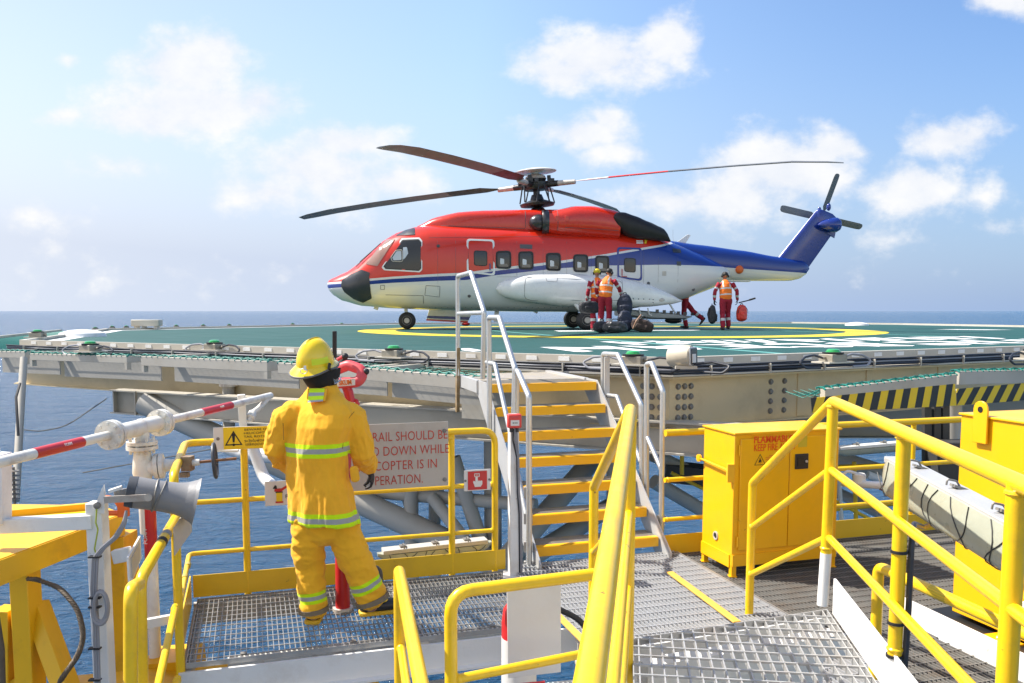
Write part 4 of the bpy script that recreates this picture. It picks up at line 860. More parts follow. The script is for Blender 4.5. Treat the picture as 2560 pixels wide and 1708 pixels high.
# ------------------------------------------------------------------ firefighter's platform
fp = thing('grating_platform', tuple(W(1.1, .6, ZP)), 'small steel grating platform under the firefighter with yellow toe boards', 'platform')
grating('floor_grating', [W(.03, .0, 0), W(1.32, .0, 0), W(1.32, 1.17, 0), W(.03, 1.17, 0)], ZP, E2, .032, .09, M['galv'], fp)
grating('floor_grating', [W(1.327, .0, 0), W(2.32, .0, 0), W(2.32, 1.17, 0), W(1.327, 1.17, 0)], ZP, E2, .032, .09, M['galv'], fp)
part(MB().bar(W(-.01, -.03, ZP-.125), W(2.5, -.03, ZP-.125), .02, .17).bar(W(-.01, -.06, ZP-.205), W(2.5, -.06, ZP-.205), .07, .014), 'front_beam', 'white', fp, smooth=0)
part(MB().bar(W(0, 1.19, ZP-.11), W(2.4, 1.19, ZP-.11), .06, .15), 'rear_beam', 'steel', fp, smooth=0)
part(MB().bar(W(.03, 0, ZP-.115), W(.03, 1.17, ZP-.115), .05, .14), 'side_beam', 'steel', fp, smooth=0)
part(MB().tube([W(.25, .30, ZP-.16), W(2.3, .34, ZP-.16)], .055, 14), 'cross_tube', 'cream', fp)
part(MB().bar(W(.1, .15, ZP-.52), W(2.9, .0, ZP-.52), .05, .17), 'lower_beam', 'white', fp, smooth=0)
part(MB().bar(W(1.55, .1, ZP-.36), W(1.55, .1, ZP-.9), .12, .1, up=E2), 'post', 'steel', fp, smooth=0)
part(MB().bar(W(1.42, -.02, ZP-.1), W(1.42, 1.17, ZP-.1), .09, .14), 'middle_beam', 'steel', fp, smooth=0)
part(MB().bar(W(-.1, .25, ZP-.75), W(1.6, .12, ZP-.75), .3, .25).bar(W(.9, .2, ZP-1.0), W(1.1, .2, ZP-.3), .14, .14, up=E2), 'yellow_beam', 'craney', fp, smooth=0)
part(MB().bar(W(0, 1.20, ZP+.085), W(2.33, 1.20, ZP+.085), .008, .16), 'toe_board', 'toeyel', fp, smooth=0)
part(MB().slab([W(-.012, 0, ZP-.05), W(-.012, 1.2, ZP-.05), W(-.012, 1.2, ZP+.165), W(-.012, .0, ZP+.165)], -E1*.010), 'toe_board', 'toeyel', fp, smooth=0)
for a in (.35, 1.0, 1.36, 1.9): part(MB().lathe(W(a, .05, ZP+.001), (0, 0, 1), [(0, .02), (.008, .02), (.01, .008)], 10), 'clip_bolt', 'galvd', fp)
# railing round it
ZT, ZM, ZL = -.93, -1.36, -1.73
pB = lambda u, v: PB(u, v, 1.22)
aL = 0.0; x562 = ab(pB(565, 1200))[0]; x1036 = ab(pB(1037, 1200))[0]; x1135 = ab(pB(1136, 1200))[0]
gr = rail('yellow guard rail with toe board behind the firefighter, carrying the signs', 'railing', [
 ('top_rail', [W(aL-.0, .0, -2.9), W(aL, .0, ZT), W(aL-.02, 1.22, ZT), W(x1135, 1.22, ZT), W(x1135, 1.22, ZP-.05)], .0255, .11),
 ('mid_rail', [W(aL, .02, ZM), W(aL-.02, 1.22, ZM), W(x1135, 1.22, ZM)], .019, .06), ('mid_rail', [W(aL, .02, ZL), W(aL-.02, 1.22, ZL), W(x1135, 1.22, ZL)], .017, .06),
 ('post', [W(x562, 1.22, ZP-.12), W(x562, 1.22, ZT-.02)], .0255), ('post', [W(x1036, 1.22, ZP-.12), W(x1036, 1.22, ZT-.02)], .0255)], loc=W(x562, 1.22, ZP))
for q in (.35, .62, .9): part(MB().tube([W(aL-.01, q, ZM if q < .6 else ZL), W(aL-.01, q+.06, ZM if q < .6 else ZL)], .0205, 14), 'tape_band', pm('faded_tape', (.45, .36, .08), .6, var=.2, bump=0), gr)
# ------------------------------------------------------------------ signs
def sign(name, label, cat, u0, v0, u1, v1, b=1.165, th=.006, mt='plate', slope=0):
    p = PB((u0+u1)/2, (v0+v1)/2, b); L_, R_ = PB(u0, (v0+v1)/2, b), PB(u1, (v0+v1)/2, b); T, B_ = PB((u0+u1)/2, v0, b), PB((u0+u1)/2, v1, b)
    a0, a1 = ab(L_)[0], ab(R_)[0]; z0, z1 = B_.z, T.z
    t = thing(name, tuple(W((a0+a1)/2, b, z0)), label, cat)
    part(MB().bar(W(a0, b+.004, (z0+z1)/2), W(a1, b+.004, (z0+z1)/2), th, z1-z0), 'plate', mt, t, bevel=.002)
    return t, a0, a1, z0, z1, b-th/2+.003
t, a0, a1, z0, z1, bb = sign('warning_sign', 'aluminium board with red lettering about the handrail behind the firefighter', 'sign', 788, 972, 1029, 1122)
for i, (ln, wd) in enumerate([('HANDRAIL SHOULD BE', 240), ('FOLDED DOWN WHILE', 247), ('HELICOPTER IS IN', 191), ('OPERATION.', 128)]):
    q0_, q1_ = PB(905-wd/2, 1011+33.4*i, bb), PB(905+wd/2, 1011+33.4*i, bb)
    text('lettering', ln, basis(W(ab(q0_)[0], bb-.001, PB(905, 1012+33.2*i, bb).z), E1, V((0, 0, 1))), .100, M['signred'], t, ext=.0008, width=(q1_-q0_).length, space=1.04, bold=-.0006)
for p in ((a1-.03, z1-.07), (a1-.03, z0+.05), (a0+.03, z1-.07), (a0+.03, z0+.05)): part(MB().lathe(W(p[0], bb, p[1]), -E2, [(0, .016), (.006, .016), (.009, .008)], 12), 'bolt', 'galvd', t)
t, a0, a1, z0, z1, bb = sign('warning_sign', 'small yellow triangle sign warning of the tail rotor, on the left of the railing', 'sign', 490, 979, 622, 1031, mt='board')
m0, m1 = a0+(a1-a0)*.17, a1-.012
part(MB().bar(W(m0, bb-.0015, (z0+z1)/2), W(m1, bb-.0015, (z0+z1)/2), .002, (z1-z0)*.97), 'yellow_panel', 'signyel', t, smooth=0)
h = z1-z0; bq = bb-.0035
def tri(cx, cz, s_, mt, nm, b_, k=.12):
    o = [(cx-s_/2, cz-s_*.42), (cx+s_/2, cz-s_*.42), (cx, cz+s_*.45)]; c = (cx, cz-s_*.13); i_ = [(c[0]+(x-c[0])*(1-k*2), c[1]+(z-c[1])*(1-k*2)) for x, z in o]
    return o, i_
o, i_ = tri(m0+h*.42, (z0+z1)/2, h*.74, None, None, 0)
b = MB(); b.rings([[W(o[k][0], bq, o[k][1]), W(i_[k][0], bq, i_[k][1])] for k in range(3)], closed=False, loop=True, caps=False); part(b, 'warning_triangle', 'ink', t, smooth=0)
cx, cz = m0+h*.42, (z0+z1)/2
part(MB().poly([W(cx-.012, bq, cz+.035), W(cx+.012, bq, cz+.035), W(cx+.006, bq, cz-.03), W(cx-.006, bq, cz-.03)]).poly([W(cx+.010*math.cos(q*.7), bq, cz-.047+.010*math.sin(q*.7)) for q in range(9)]), 'exclamation_mark', 'ink', t, smooth=0)
for i, ln in enumerate(['BEWARE OF', 'HELICOPTER', 'TAIL ROTOR', 'ระวังใบพัดหาง', 'เฮลิคอปเตอร์']):
    text('lettering', ln, basis(W((m0+h*.85+m1)/2, bq, z1-h*(.19+.155*i+(.04 if i > 2 else 0))), E1, V((0, 0, 1))), h*(.135 if i < 3 else .17), M['ink'], t, 'CENTER', sx=1.4 if i < 3 else 1.1, bold=0)
part(MB().lathe(W(a0+.03, bb, (z0+z1)/2), -E2, [(0, .012), (.004, .012), (.006, .005)], 10), 'bolt', 'galvd', t)
t, a0, a1, z0, z1, bb = sign('fire_sign', 'white sign with a red and yellow foam monitor picture and letter F', 'sign', 608, 1104, 672, 1160, mt='board')
bq = bb-.002; w_, h = a1-a0, z1-z0; X = lambda q: a0+w_*q; Zz = lambda q: z0+h*q
part(MB().slab([W(X(.40), bq, Zz(.16)), W(X(.62), bq, Zz(.16)), W(X(.62), bq, Zz(.52)), W(X(.40), bq, Zz(.52))], -E2*.001), 'icon_body', 'signyel', t, smooth=0)
part(MB().poly([W(X(.37), bq-.0015, Zz(.10)), W(X(.65), bq-.0015, Zz(.10)), W(X(.65), bq-.0015, Zz(.17)), W(X(.37), bq-.0015, Zz(.17))]), 'icon_base', 'red', t, smooth=0)
part(MB().poly([W(X(p), bq-.0015, Zz(q)) for p, q in ((.33,.58),(.58,.56),(.98,.86),(1.0,.94),(.6,.70),(.36,.70))]), 'icon_monitor', 'red', t, smooth=0)
part(MB().poly([W(X(p), bq-.0018, Zz(q)) for p, q in ((.28,.70),(.44,.68),(.42,.82),(.36,.84))]).poly([W(X(p), bq-.0018, Zz(q)) for p, q in ((.38,.52),(.64,.52),(.64,.57),(.38,.57))]), 'icon_detail', 'ink', t, smooth=0)
text('lettering', 'F', basis(W(X(.72), bq, Zz(.28)), E1, V((0, 0, 1))), h*.22, M['ink'], t)
t, a0, a1, z0, z1, bb = sign('fire_sign', 'red and white sign with a hand pressing a button, beside the stairs', 'sign', 1065, 1078, 1126, 1126, mt='board', b=1.18)
bq = bb-.002; w_, h = a1-a0, z1-z0
part(MB().slab([W(X(.14), bq, Zz(.05)), W(X(.86), bq, Zz(.05)), W(X(.86), bq, Zz(.93)), W(X(.14), bq, Zz(.93))], -E2*.001), 'red_panel', 'red', t, smooth=0)
part(MB().poly([W(X(p), bq-.0015, Zz(q)) for p, q in ((.40,.18),(.62,.18),(.68,.30),(.68,.46),(.63,.48),(.59,.44),(.56,.49),(.51,.45),(.51,.66),(.45,.68),(.42,.64),(.42,.44),(.36,.48),(.33,.43))]), 'hand_icon', 'board', t, smooth=0)
b = MB(); 
for (x0, x1, q0, q1) in ((.38,.58,.80,.83),(.38,.58,.66,.69),(.38,.41,.66,.83),(.55,.58,.66,.83),(.46,.50,.73,.77)): b.slab([W(X(x0), bq-.0012, Zz(q0)), W(X(x1), bq-.0012, Zz(q0)), W(X(x1), bq-.0012, Zz(q1)), W(X(x0), bq-.0012, Zz(q1))], -E2*.0006)
part(b, 'button_icon', 'board', t, smooth=0)
for q in (.05, .95): part(MB().lathe(W(X(q), bb, Zz(.5)), -E2, [(0, .009), (.004, .009), (.006, .004)], 10), 'bolt', 'galvd', t)
# ------------------------------------------------------------------ stairs up to the deck
st = thing('staircase', tuple(W(3.1, 1.2, ZP)), 'grey aluminium staircase with yellow nosings climbing to the helideck', 'stairs')
SA0, SA1 = 2.58, 3.68
for i in range(7):
    z = -1.90+.2*i; b_ = 1.22+.23*i
    bk = .27 if i < 6 else 1.5
    part(MB().slab([W(SA0, b_, z-.075), W(SA1, b_, z-.075), W(SA1, b_, z), W(SA0, b_, z)], -E2*.006).slab([W(SA0, b_, z+.001), W(SA1, b_, z+.001), W(SA1, b_+.055, z+.001), W(SA0, b_+.055, z+.001)], (0, 0, .003)), 'nosing', 'cabyel', st, smooth=0)
    b = MB(); b.slab([W(SA0, b_+.003, z-.035), W(SA1, b_+.003, z-.035), W(SA1, b_+bk, z-.035), W(SA0, b_+bk, z-.035)], (0, 0, .033))
    k = 0
    while k*.03+.06 < min(bk, .5): b.bar(W(SA0, b_+.06+k*.03, z), W(SA1, b_+.06+k*.03, z), .008, .006); k += 1
    part(b, 'tread', pm('gritted_tread', (.33, .30, .26), .8, .1, var=.15, sc=14, bump=.4, bsc=160, dirt=(.5, .36, .06), damt=.5, dsc=9) if i == 0 else bpy.data.materials['gritted_tread'], st, smooth=0)
for a in (SA0-.02, SA1+.012):
    part(MB().slab([W(a, 1.02, ZP), W(a, 1.30, ZP), W(a, 2.95, -.80), W(a, 2.95, -.68), W(a, 2.62, -.68), W(a, 1.02, -1.98)], E1*.012), 'stringer', 'alum', st, smooth=0)
for a in (SA0-.02, SA1+.012): part(MB().bar(W(a+.006, 2.9, -.74), W(a+.006, 4.1, -.74), .05, .12), 'landing_beam', 'alum', st, smooth=0)
def arail(label, pts, sd_, mids=(), posts=()):
    t = thing('stair_rail', tuple(pts[0]), label, 'handrail', 'aluminium handrails of the deck stairs')
    part(MB().tube(pts, .024, 14, fil=.035), 'top_rail', 'alu', t)
    for q in mids: part(MB().tube(q, .021, 12, fil=.03), 'mid_rail', 'alu', t)
    for q in posts: part(MB().tube(q, .024, 12), 'post', 'alu', t)
    return t
L_ = lambda u, v: PA(u, v, 2.52)
Rr = lambda u, v: PA(u, v, 3.77)
t = arail('tallest aluminium stair rail, left, rising above the deck edge', [L_(1051, 862), L_(1051, 634), L_(1081, 626), L_(1111, 716), L_(1108, 870)], 0, [[L_(1052, 720), L_(1109, 718)]])
part(MB().bar(L_(1050, 945), L_(1051, 798), .035, .06), 'rusty_sleeve', pm('rusty_sleeve', (.30, .20, .09), .6, .2, var=.3, sc=12, bump=.2, dirt=(.45, .42, .38), damt=.7, dsc=6), t)
arail('middle aluminium rail on the left of the deck stairs', [L_(1124, 1000), L_(1122, 729), L_(1146, 729), L_(1182, 846), L_(1178, 1010)], 0, [[L_(1117, 832), L_(1136, 836), L_(1170, 990)]])
t = arail('lowest aluminium rail on the left of the deck stairs, beside the white post', [L_(1184, 1010), L_(1186, 846), L_(1214, 910), L_(1214, 1305)], 0, [[L_(1186, 1078), L_(1210, 1195)]])
for v in (1130, 1190, 1255, 1300): part(MB().box(L_(1212, v), (.07, .03, .09)), 'clamp', 'galv', t, bevel=.004)
t = arail('short aluminium rail at the top right of the deck stairs', [Rr(1384, 962), Rr(1384, 812), Rr(1418, 814), Rr(1471, 928), Rr(1474, 1185)], 0, [[Rr(1390, 907), Rr(1416, 910), Rr(1470, 1060)]])
part(MB().bar(Rr(1392, 965), Rr(1393, 820), .05, .05), 'sleeve', 'alum', t)
t = arail('lowest aluminium rail on the right of the deck stairs, near the yellow cabinet', [Rr(1484, 1180), Rr(1484, 836), Rr(1496, 834), Rr(1521, 898), Rr(1517, 1268)], 0, [[Rr(1486, 1005), Rr(1519, 1080)]])
for v in (1195, 1255): part(MB().box(Rr(1516, v), (.07, .03, .1)), 'clamp', 'galv', t, bevel=.004)
# ------------------------------------------------------------------ walkway between and deck on the right
wk = thing('grating_walkway', tuple(W(3, .5, ZP)), 'pale steel grating walkway at the foot of the deck stairs', 'walkway')
WKL, WKR = 2.36, 3.80
grating('floor_grating', [W(WKL, -1.6, 0), W(WKR, -1.6, 0), W(WKR, 1.16, 0), W(WKL, 1.16, 0)], ZP+.035, E2, .030, .11, M['galvw'], wk, depth=.034, th=.005, rod=.004)
part(MB().bar(PZ(1537, 1313, ZP+.05), PZ(1692, 1428, ZP+.05), .055, .012), 'orange_edge_strip', pm('orange_edge_paint', (.78, .42, .07), .5, var=.15, sc=8, bump=.1, dirt=(.3, .2, .1), damt=.5, dsc=6), wk, bevel=.003)
part(MB().bar(W(WKL-.03, .1, ZP+.05), W(WKL-.03, -1.2, ZP+.05), .05, .012), 'orange_edge_strip', bpy.data.materials['orange_edge_paint'], wk, bevel=.003)
part(MB().bar(W(WKR+.02, 1.16, ZP+.012), W(WKR+.02, -1.5, ZP+.012), .01, .05).bar(W(WKL, 1.17, ZP-.06), W(WKR, 1.17, ZP-.06), .01, .2), 'edge_plate', 'galv', wk, smooth=0)
for b_ in (-1.1, -.3, .5, 1.1): part(MB().ibeam(W(WKL, b_, ZP-.10), W(WKR, b_, ZP-.10), .1, .17), 'support_beam', 'steel', wk, smooth=0)
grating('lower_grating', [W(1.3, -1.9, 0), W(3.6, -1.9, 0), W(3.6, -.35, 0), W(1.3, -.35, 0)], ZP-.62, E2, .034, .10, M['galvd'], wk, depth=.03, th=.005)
part(MB().bar(W(1.3, -.33, ZP-.70), W(3.6, -.33, ZP-.70), .06, .18), 'lower_beam', 'white', wk, smooth=0)
rd = thing('grating_deck', tuple(W(5.5, .3, ZP)), 'dark weathered grating deck under the yellow cabinet', 'deck')
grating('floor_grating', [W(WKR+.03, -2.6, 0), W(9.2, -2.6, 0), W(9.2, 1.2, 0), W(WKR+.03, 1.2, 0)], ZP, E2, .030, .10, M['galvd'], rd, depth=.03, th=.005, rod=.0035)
part(MB().bar(W(3.72, 1.21, ZP+.08), W(9.2, 1.21, ZP+.08), .01, .17), 'toe_board', 'toeyel', rd, smooth=0)
for b_ in (-2.2, -1.2, -.3, .6): part(MB().ibeam(W(WKR, b_, ZP-.15), W(9.2, b_, ZP-.15), .12, .22), 'support_beam', 'steeld', rd, smooth=0)
for a in (4.6, 6.2, 7.8): part(MB().ibeam(W(a, -2.6, ZP-.38), W(a, 1.2, ZP-.38), .12, .22), 'support_beam', 'steeld', rd, smooth=0)
rail('yellow guard rail behind the flammables cabinet', 'railing', [('top_rail', [W(3.74, 1.24, -1.02), W(9.2, 1.24, -1.02)], .03), ('mid_rail', [W(3.74, 1.24, -1.42), W(9.2, 1.24, -1.42)], .021), ('mid_rail', [W(3.74, 1.24, -1.76), W(9.2, 1.24, -1.76)], .019)]+
     [('post', [W(a, 1.26, ZP), W(a, 1.26, -1.02)], .024) for a in (4.9, 6.3, 7.7, 9.1)], loc=W(3.74, 1.24, ZP))
# ------------------------------------------------------------------ landing in the foreground
ZLD = -1.58
fl0, fl1 = PZ(1452, 1466, ZLD), PZ(1897, 1399, ZLD)
ld = thing('grating_landing', tuple(fl0.lerp(fl1, .5)-G2*1.2), 'bright galvanised grating landing with white side plates in the foreground', 'landing')
n0, n1 = fl0-G2*3.4, fl1-G2*3.6
grating('floor_grating', [fl0, fl1, n1, n0], ZLD, G2, .054, .105, pm('bright_galvanised_steel', (.47, .465, .45), .42, .35, var=.12, sc=9, bump=.06, bsc=120, dirt=(.34, .26, .18), damt=.5, dsc=6), ld, depth=.034, th=.006, rod=.005)
bt = fl1+G1*.03
part(MB().slab([bt+V((0, 0, -.02)), bt+V((0, 0, .17)), bt-G2*3.6+V((0, 0, .17)), bt-G2*3.6+V((0, 0, -.02))], G1*.012), 'side_plate', 'white', ld, smooth=0)
bl_ = fl0-G1*.03
part(MB().slab([bl_+V((0, 0, -.16)), bl_+V((0, 0, .03)), bl_-G2*3.4+V((0, 0, .03)), bl_-G2*3.4+V((0, 0, -.16))], -G1*.012), 'side_plate', 'white', ld, smooth=0)
fe = (fl1-fl0).normalized(); fn = V((-fe.y, fe.x, 0))
part(MB().slab([fl0+fn*.012+V((0, 0, -.05)), fl1+fn*.012+V((0, 0, -.05)), fl1+fn*.012+V((0, 0, -.47)), fl0+fn*.012+V((0, 0, -.47))], fn*.01), 'riser_plate', 'white', ld, smooth=0)
part(MB().bar(fl0-fn*.10+V((0, 0, -.14)), fl1-fn*.10+V((0, 0, -.14)), .10, .12), 'front_beam', 'white', ld, smooth=0)
part(MB().slab([fl0-G2*.25+V((0, 0, -.62)), fl1-G2*.25+V((0, 0, -.62)), n1+V((0, 0, -.62)), n0+V((0, 0, -.62))], (0, 0, .02)), 'lower_plate', 'steel', ld, smooth=0)
# handrails of the landing
def vert(p, z0): return [V((p.x, p.y, p.z)), V((p.x, p.y, z0))]
zr = -.478
A_ = PY(1912, 921, 4.53); B_ = PZ(2075, 988, A_.z); C_ = PZ(2335, 1108, A_.z)
lowR = PY(1727, 1109, 5.55)
A_ = A_; dAB = (C_-A_); far_ = lowR
mz = lambda p, dz: V((p.x, p.y, p.z-dz))
ext = C_+(C_-A_).normalized()*1.1
rr = rail('yellow guard rail on the right of the landing, white at the post feet', 'railing', [
 ('top_rail', [V((lowR.x, lowR.y, ZP)), lowR, A_, C_, ext], .0275, .05),
 ('mid_rail', [mz(lowR, .30), mz(A_, .37), mz(C_, .36), mz(ext, .36)], .021, .03), ('mid_rail', [mz(lowR, .62), mz(A_, .74), mz(C_, .70), mz(ext, .70)], .021, .03),
 ('post', [V((A_.x, A_.y, A_.z)), V((A_.x-.01, A_.y, ZLD+.27))], .0285), ('post', [B_, V((B_.x, B_.y, ZLD+.16))], .0285), ('post', [C_, V((C_.x, C_.y, -1.9))], .0285)], loc=V((A_.x, A_.y, ZLD)))
part(MB().tube([V((A_.x-.01, A_.y, ZLD+.272)), V((A_.x-.02, A_.y, ZLD-.02))], .0295, 14), 'white_post_foot', 'white', rr); part(MB().tube([V((B_.x, B_.y, ZLD+.162)), V((B_.x, B_.y, -2.3))], .0295, 14), 'white_post_foot', 'white', rr)
ties(rr, [V((B_.x, B_.y, z)) for z in (-.98, -1.28, -1.42)], .0285)
tc0 = PY(2195, 1180, 4.9)
o = MB().tube([tc0+V((.1, .1, .01)), tc0, PY(2120, 1210, 4.2), V((B_.x+.045, B_.y-.01, -.86)), V((B_.x+.04, B_.y-.02, -1.2)), V((B_.x+.035, B_.y-.02, -1.45)), V((B_.x+.06, B_.y, -2.2))], .012, 8, fil=.12).build('power_cable', M['cable']); tag(o, 'black cable strapped down the yellow post on the right with ties', 'cable')
# big handrail passing the camera on the left of the landing
Fq, Nq = PY(1447, 940, 3.72), PY(1349, 1590, 1.27)
lowL = PY(1363, 1118, 4.75)
br = rail('thick yellow handrail running past the camera down to the walkway', 'railing', [
 ('top_rail', [V((lowL.x, lowL.y, ZP)), lowL, Fq, Nq, Nq+(Nq-Fq)*.25], .0265, .035),
 ('mid_rail', [mz(lowL, .38), mz(Fq, .46), mz(Nq, .46)], .020, .03), ('mid_rail', [mz(lowL, .70), mz(Fq, .80), mz(Nq, .80)], .020, .03),
 ('post', [Fq-V((.0, 0, .02)), V((Fq.x-.0, Fq.y, ZLD-.3))], .0275)], loc=V((Fq.x, Fq.y, ZLD)))
# rail with the blank board, left foreground
q0, q1 = PY(1034, 1352, 3.22), PY(1362, 1326, 3.45)
q0.z = q1.z = (q0.z+q1.z)/2
ur = rail('low yellow rail frame in front of the blank white board', 'railing', [
 ('top_rail', [V((q0.x, q0.y, -2.3)), q0, q1], .0255, .09), ('mid_rail', [V((q0.x, q0.y, -1.44)), V((q1.x, q1.y, -1.42))], .019), ], loc=V((q0.x, q0.y, -2.05)))
s0, s1 = PY(918, 1306, 3.75), PY(972, 1600, 2.5)
sl_ = rail('yellow rail end pointing at the camera beside the firefighter', 'railing', [
 ('top_rail', [V((s0.x-.01, s0.y+.0, -2.4)), V((s0.x-.005, s0.y, s0.z)), s1, s1+(s1-s0)*.3], .0255, .045), ('mid_rail', [mz(s0, .36), mz(s1, .36)], .019), ('mid_rail', [mz(s0, .66), mz(s1, .66)], .019)], loc=V((s0.x, s0.y, ZP)))
# left foreground handrail
h0 = PY(403, 1190, 4.72); h1_ = PY(322, 1330, 3.86); h2_ = PY(300, 1352, 3.45)
lr = rail('yellow handrail dropping away at the lower left beside the loudspeaker post', 'railing', [
 ('top_rail', [h0, h1_, V((h1_.x-.01, h1_.y-.05, -3.0))], .027, .08), ('mid_rail', [PY(403, 1392, 4.72), PY(366, 1560, 4.0), PY(350, 1640, 3.7)], .02), ('mid_rail', [PY(408, 1556, 4.72), PY(390, 1640, 4.4)], .02)], loc=V((h1_.x, h1_.y, -2.9)))
lr2 = rail('nearest yellow rail post at the lower left with a rounded top', 'railing', [('top_rail', [PY(318, 1340, 3.7), h2_, V((h2_.x-.03, h2_.y-.05, -2.4))], .029, .06)], loc=V((h2_.x, h2_.y, -2.4)))
for q in (.30, .42): part(MB().tube([h0.lerp(h1_, q), h0.lerp(h1_, q+.05)], .0285, 14), 'tape_band', 'gcable' if q < .4 else 'black', lr)
tg = thing('tag_plate', tuple(h0.lerp(h1_, .25)), 'small weathered plate tied to the left handrail, seen edge on', 'plate')
c = h0.lerp(h1_, .2)+V((.06, 0, -.02)); part(MB().slab([c+V((0, -.1, -.1)), c+V((.02, .1, -.02)), c+V((.02, .1, .14)), c+V((0, -.1, .05))], (.004, 0, 0)), 'plate', 'plate', tg, smooth=0); part(MB().tube([c+V((-.06, 0, .02)), c+V((0, 0, .03))], .006, 6), 'tie', 'black', tg)
# ------------------------------------------------------------------ blank board and extinguisher
bd = [PY(u, v, 3.62) for u, v in [(1163, 1352), (1287, 1337), (1287, 1543), (1166, 1557)]]
t = thing('notice_board', tuple(bd[3]), 'blank white board hung behind the low yellow rail', 'board'); part(MB().slab(bd, V((0, .006, 0))), 'panel', 'board', t, bevel=.002); part(MB().bar(bd[0]+V((0, .02, .01)), bd[1]+V((0, .02, .01)), .03, .03), 'hanger', 'yellow', t)
ec = PY(1166, 1470, 3.80); ec = V((ec.x+.05, ec.y, 0))
t = thing('fire_extinguisher', (ec.x, ec.y, ZP), 'red fire extinguisher mostly hidden by the blank white board', 'fire extinguisher')
zt = PY(1160, 1378, 3.8).z; part(MB().lathe((ec.x, ec.y, ZP+.02), (0, 0, 1), [(0, .06), (.01, .08), (zt-ZP-.12, .08), (zt-ZP-.06, .072), (zt-ZP-.02, .045), (zt-ZP+.01, .025), (zt-ZP+.06, .02)], 24), 'cylinder', 'red', t)
part(MB().lathe((ec.x, ec.y, zt-.42), (0, 0, 1), [(0, .0808), (.25, .0808)], 24), 'paper_label', 'board', t); part(MB().tube([(ec.x, ec.y, zt+.07), (ec.x-.09, ec.y-.02, zt+.09), (ec.x-.17, ec.y-.03, zt+.045)], .014, 8, fil=.03), 'handle', 'red', t)
part(MB().tube([(ec.x, ec.y, zt+.05), (ec.x+.3, ec.y, zt-.1), (ec.x+.36, ec.y, zt-.3), (ec.x+.30, ec.y, zt-.55)], .014, 8, fil=.15), 'hose', 'black', t)
rs = PY(1205, 1566, 3.3); t = thing('fire_sign', tuple(rs), 'red and white sign at the bottom edge under the blank board', 'sign'); part(MB().slab([rs+V((-.07, 0, -.12)), rs+V((.08, .01, -.12)), rs+V((.08, .01, .0)), rs+V((-.07, 0, -.01))], V((0, .005, 0))), 'plate', 'red', t, smooth=0); part(MB().slab([rs+V((.02, -.002, -.09)), rs+V((.06, .003, -.09)), rs+V((.06, .003, -.02)), rs+V((.02, -.002, -.02))], V((0, .001, 0))), 'white_panel', 'board', t, smooth=0)
# ------------------------------------------------------------------ white post with the red call point
wp_ = W(ab(PZ(1178, 1322, ZP))[0], 1.02, 0); zt = PY(1178, 950, wp_.y).z
t = thing('steel_post', (wp_.x, wp_.y, ZP), 'white square steel post with grey cables at the foot of the stairs', 'post')
part(MB().bar(wp_+V((0, 0, ZP-.05)), wp_+V((0, 0, zt)), .07, .07, up=E2), 'post', 'white', t, bevel=.004); part(MB().box(wp_+V((0, 0, ZP+.01)), (.16, .16, .012)), 'base_plate', 'white', t)
for i in range(3): part(MB().tube([PY(1178+4*i, 984, wp_.y-.06), PY(1177+5*i, 1010, wp_.y-.07), PY(1186+2*i, 1050, wp_.y-.06), PY(1188+2*i, 1130, wp_.y-.04), wp_+V((.045+.008*i, -.03, -1.55)), wp_+V((.05+.008*i, -.02, ZP))], .007, 6, fil=.05), 'cable', 'gcable' if i else 'cable', t)
cp = PY(1180, 966, wp_.y-.06)
t = thing('call_point', tuple(cp), 'red fire call point box on top of the white post', 'alarm box')
cM = Matrix.Rotation(AL-.1, 3, 'Z')
part(MB().box(cp, (.105, .06, .105), cM), 'box_body', pm('call_point_red', (.72, .06, .05), .4, var=.05, bump=0, coat=.2), t, bevel=.008)
part(MB().box(cp+cM @ V((0, -.032, -.012)), (.066, .004, .042), cM), 'white_window', 'board', t, smooth=0)
part(MB().box(cp+cM @ V((0, -.032, .034)), (.05, .004, .014), cM), 'top_label', 'redfade', t, smooth=0)
for q in (-1, 0, 1): part(MB().lathe(cp+cM @ V((.014*q, -.034, -.012)), cM @ V((0, -1, 0)), [(0, .005), (.001, .005)], 8), 'black_dot', 'ink', t)
for q in (-1, 1): part(MB().cyl(cp+V((.022*q, 0, -.05)), cp+V((.022*q, 0, -.085)), .014, 10), 'cable_gland', 'cable', t)
# ------------------------------------------------------------------ flammables cabinet
c0 = PZ(1679, 1302, -1.97); ca, cb = ab(c0); ct = PY(1685, 998, c0.y).z; cr = ab(PB(1921, 1150, cb))[0]; CD = .46; CZ0, CZ1 = -1.97, ct
cab = thing('storage_cabinet', tuple(W((ca+cr)/2, cb+CD/2, ZP)), 'yellow two door flammables cabinet on short legs', 'cabinet')
bq = lambda u, v: PB(u, v, cb)
part(MB().slab([W(ca, cb, CZ0), W(cr, cb, CZ0), W(cr, cb+CD, CZ0), W(ca, cb+CD, CZ0)], (0, 0, CZ1-CZ0)), 'cabinet_body', 'cabyel', cab, bevel=.006)
part(MB().slab([W(ca-.012, cb-.02, CZ1), W(cr+.012, cb-.02, CZ1), W(cr+.012, cb+CD+.01, CZ1+.001), W(ca-.012, cb+CD+.01, CZ1+.001)], (0, 0, .016)), 'roof_panel', 'cabyel', cab, bevel=.004)
dm = (ca+cr)/2+.01
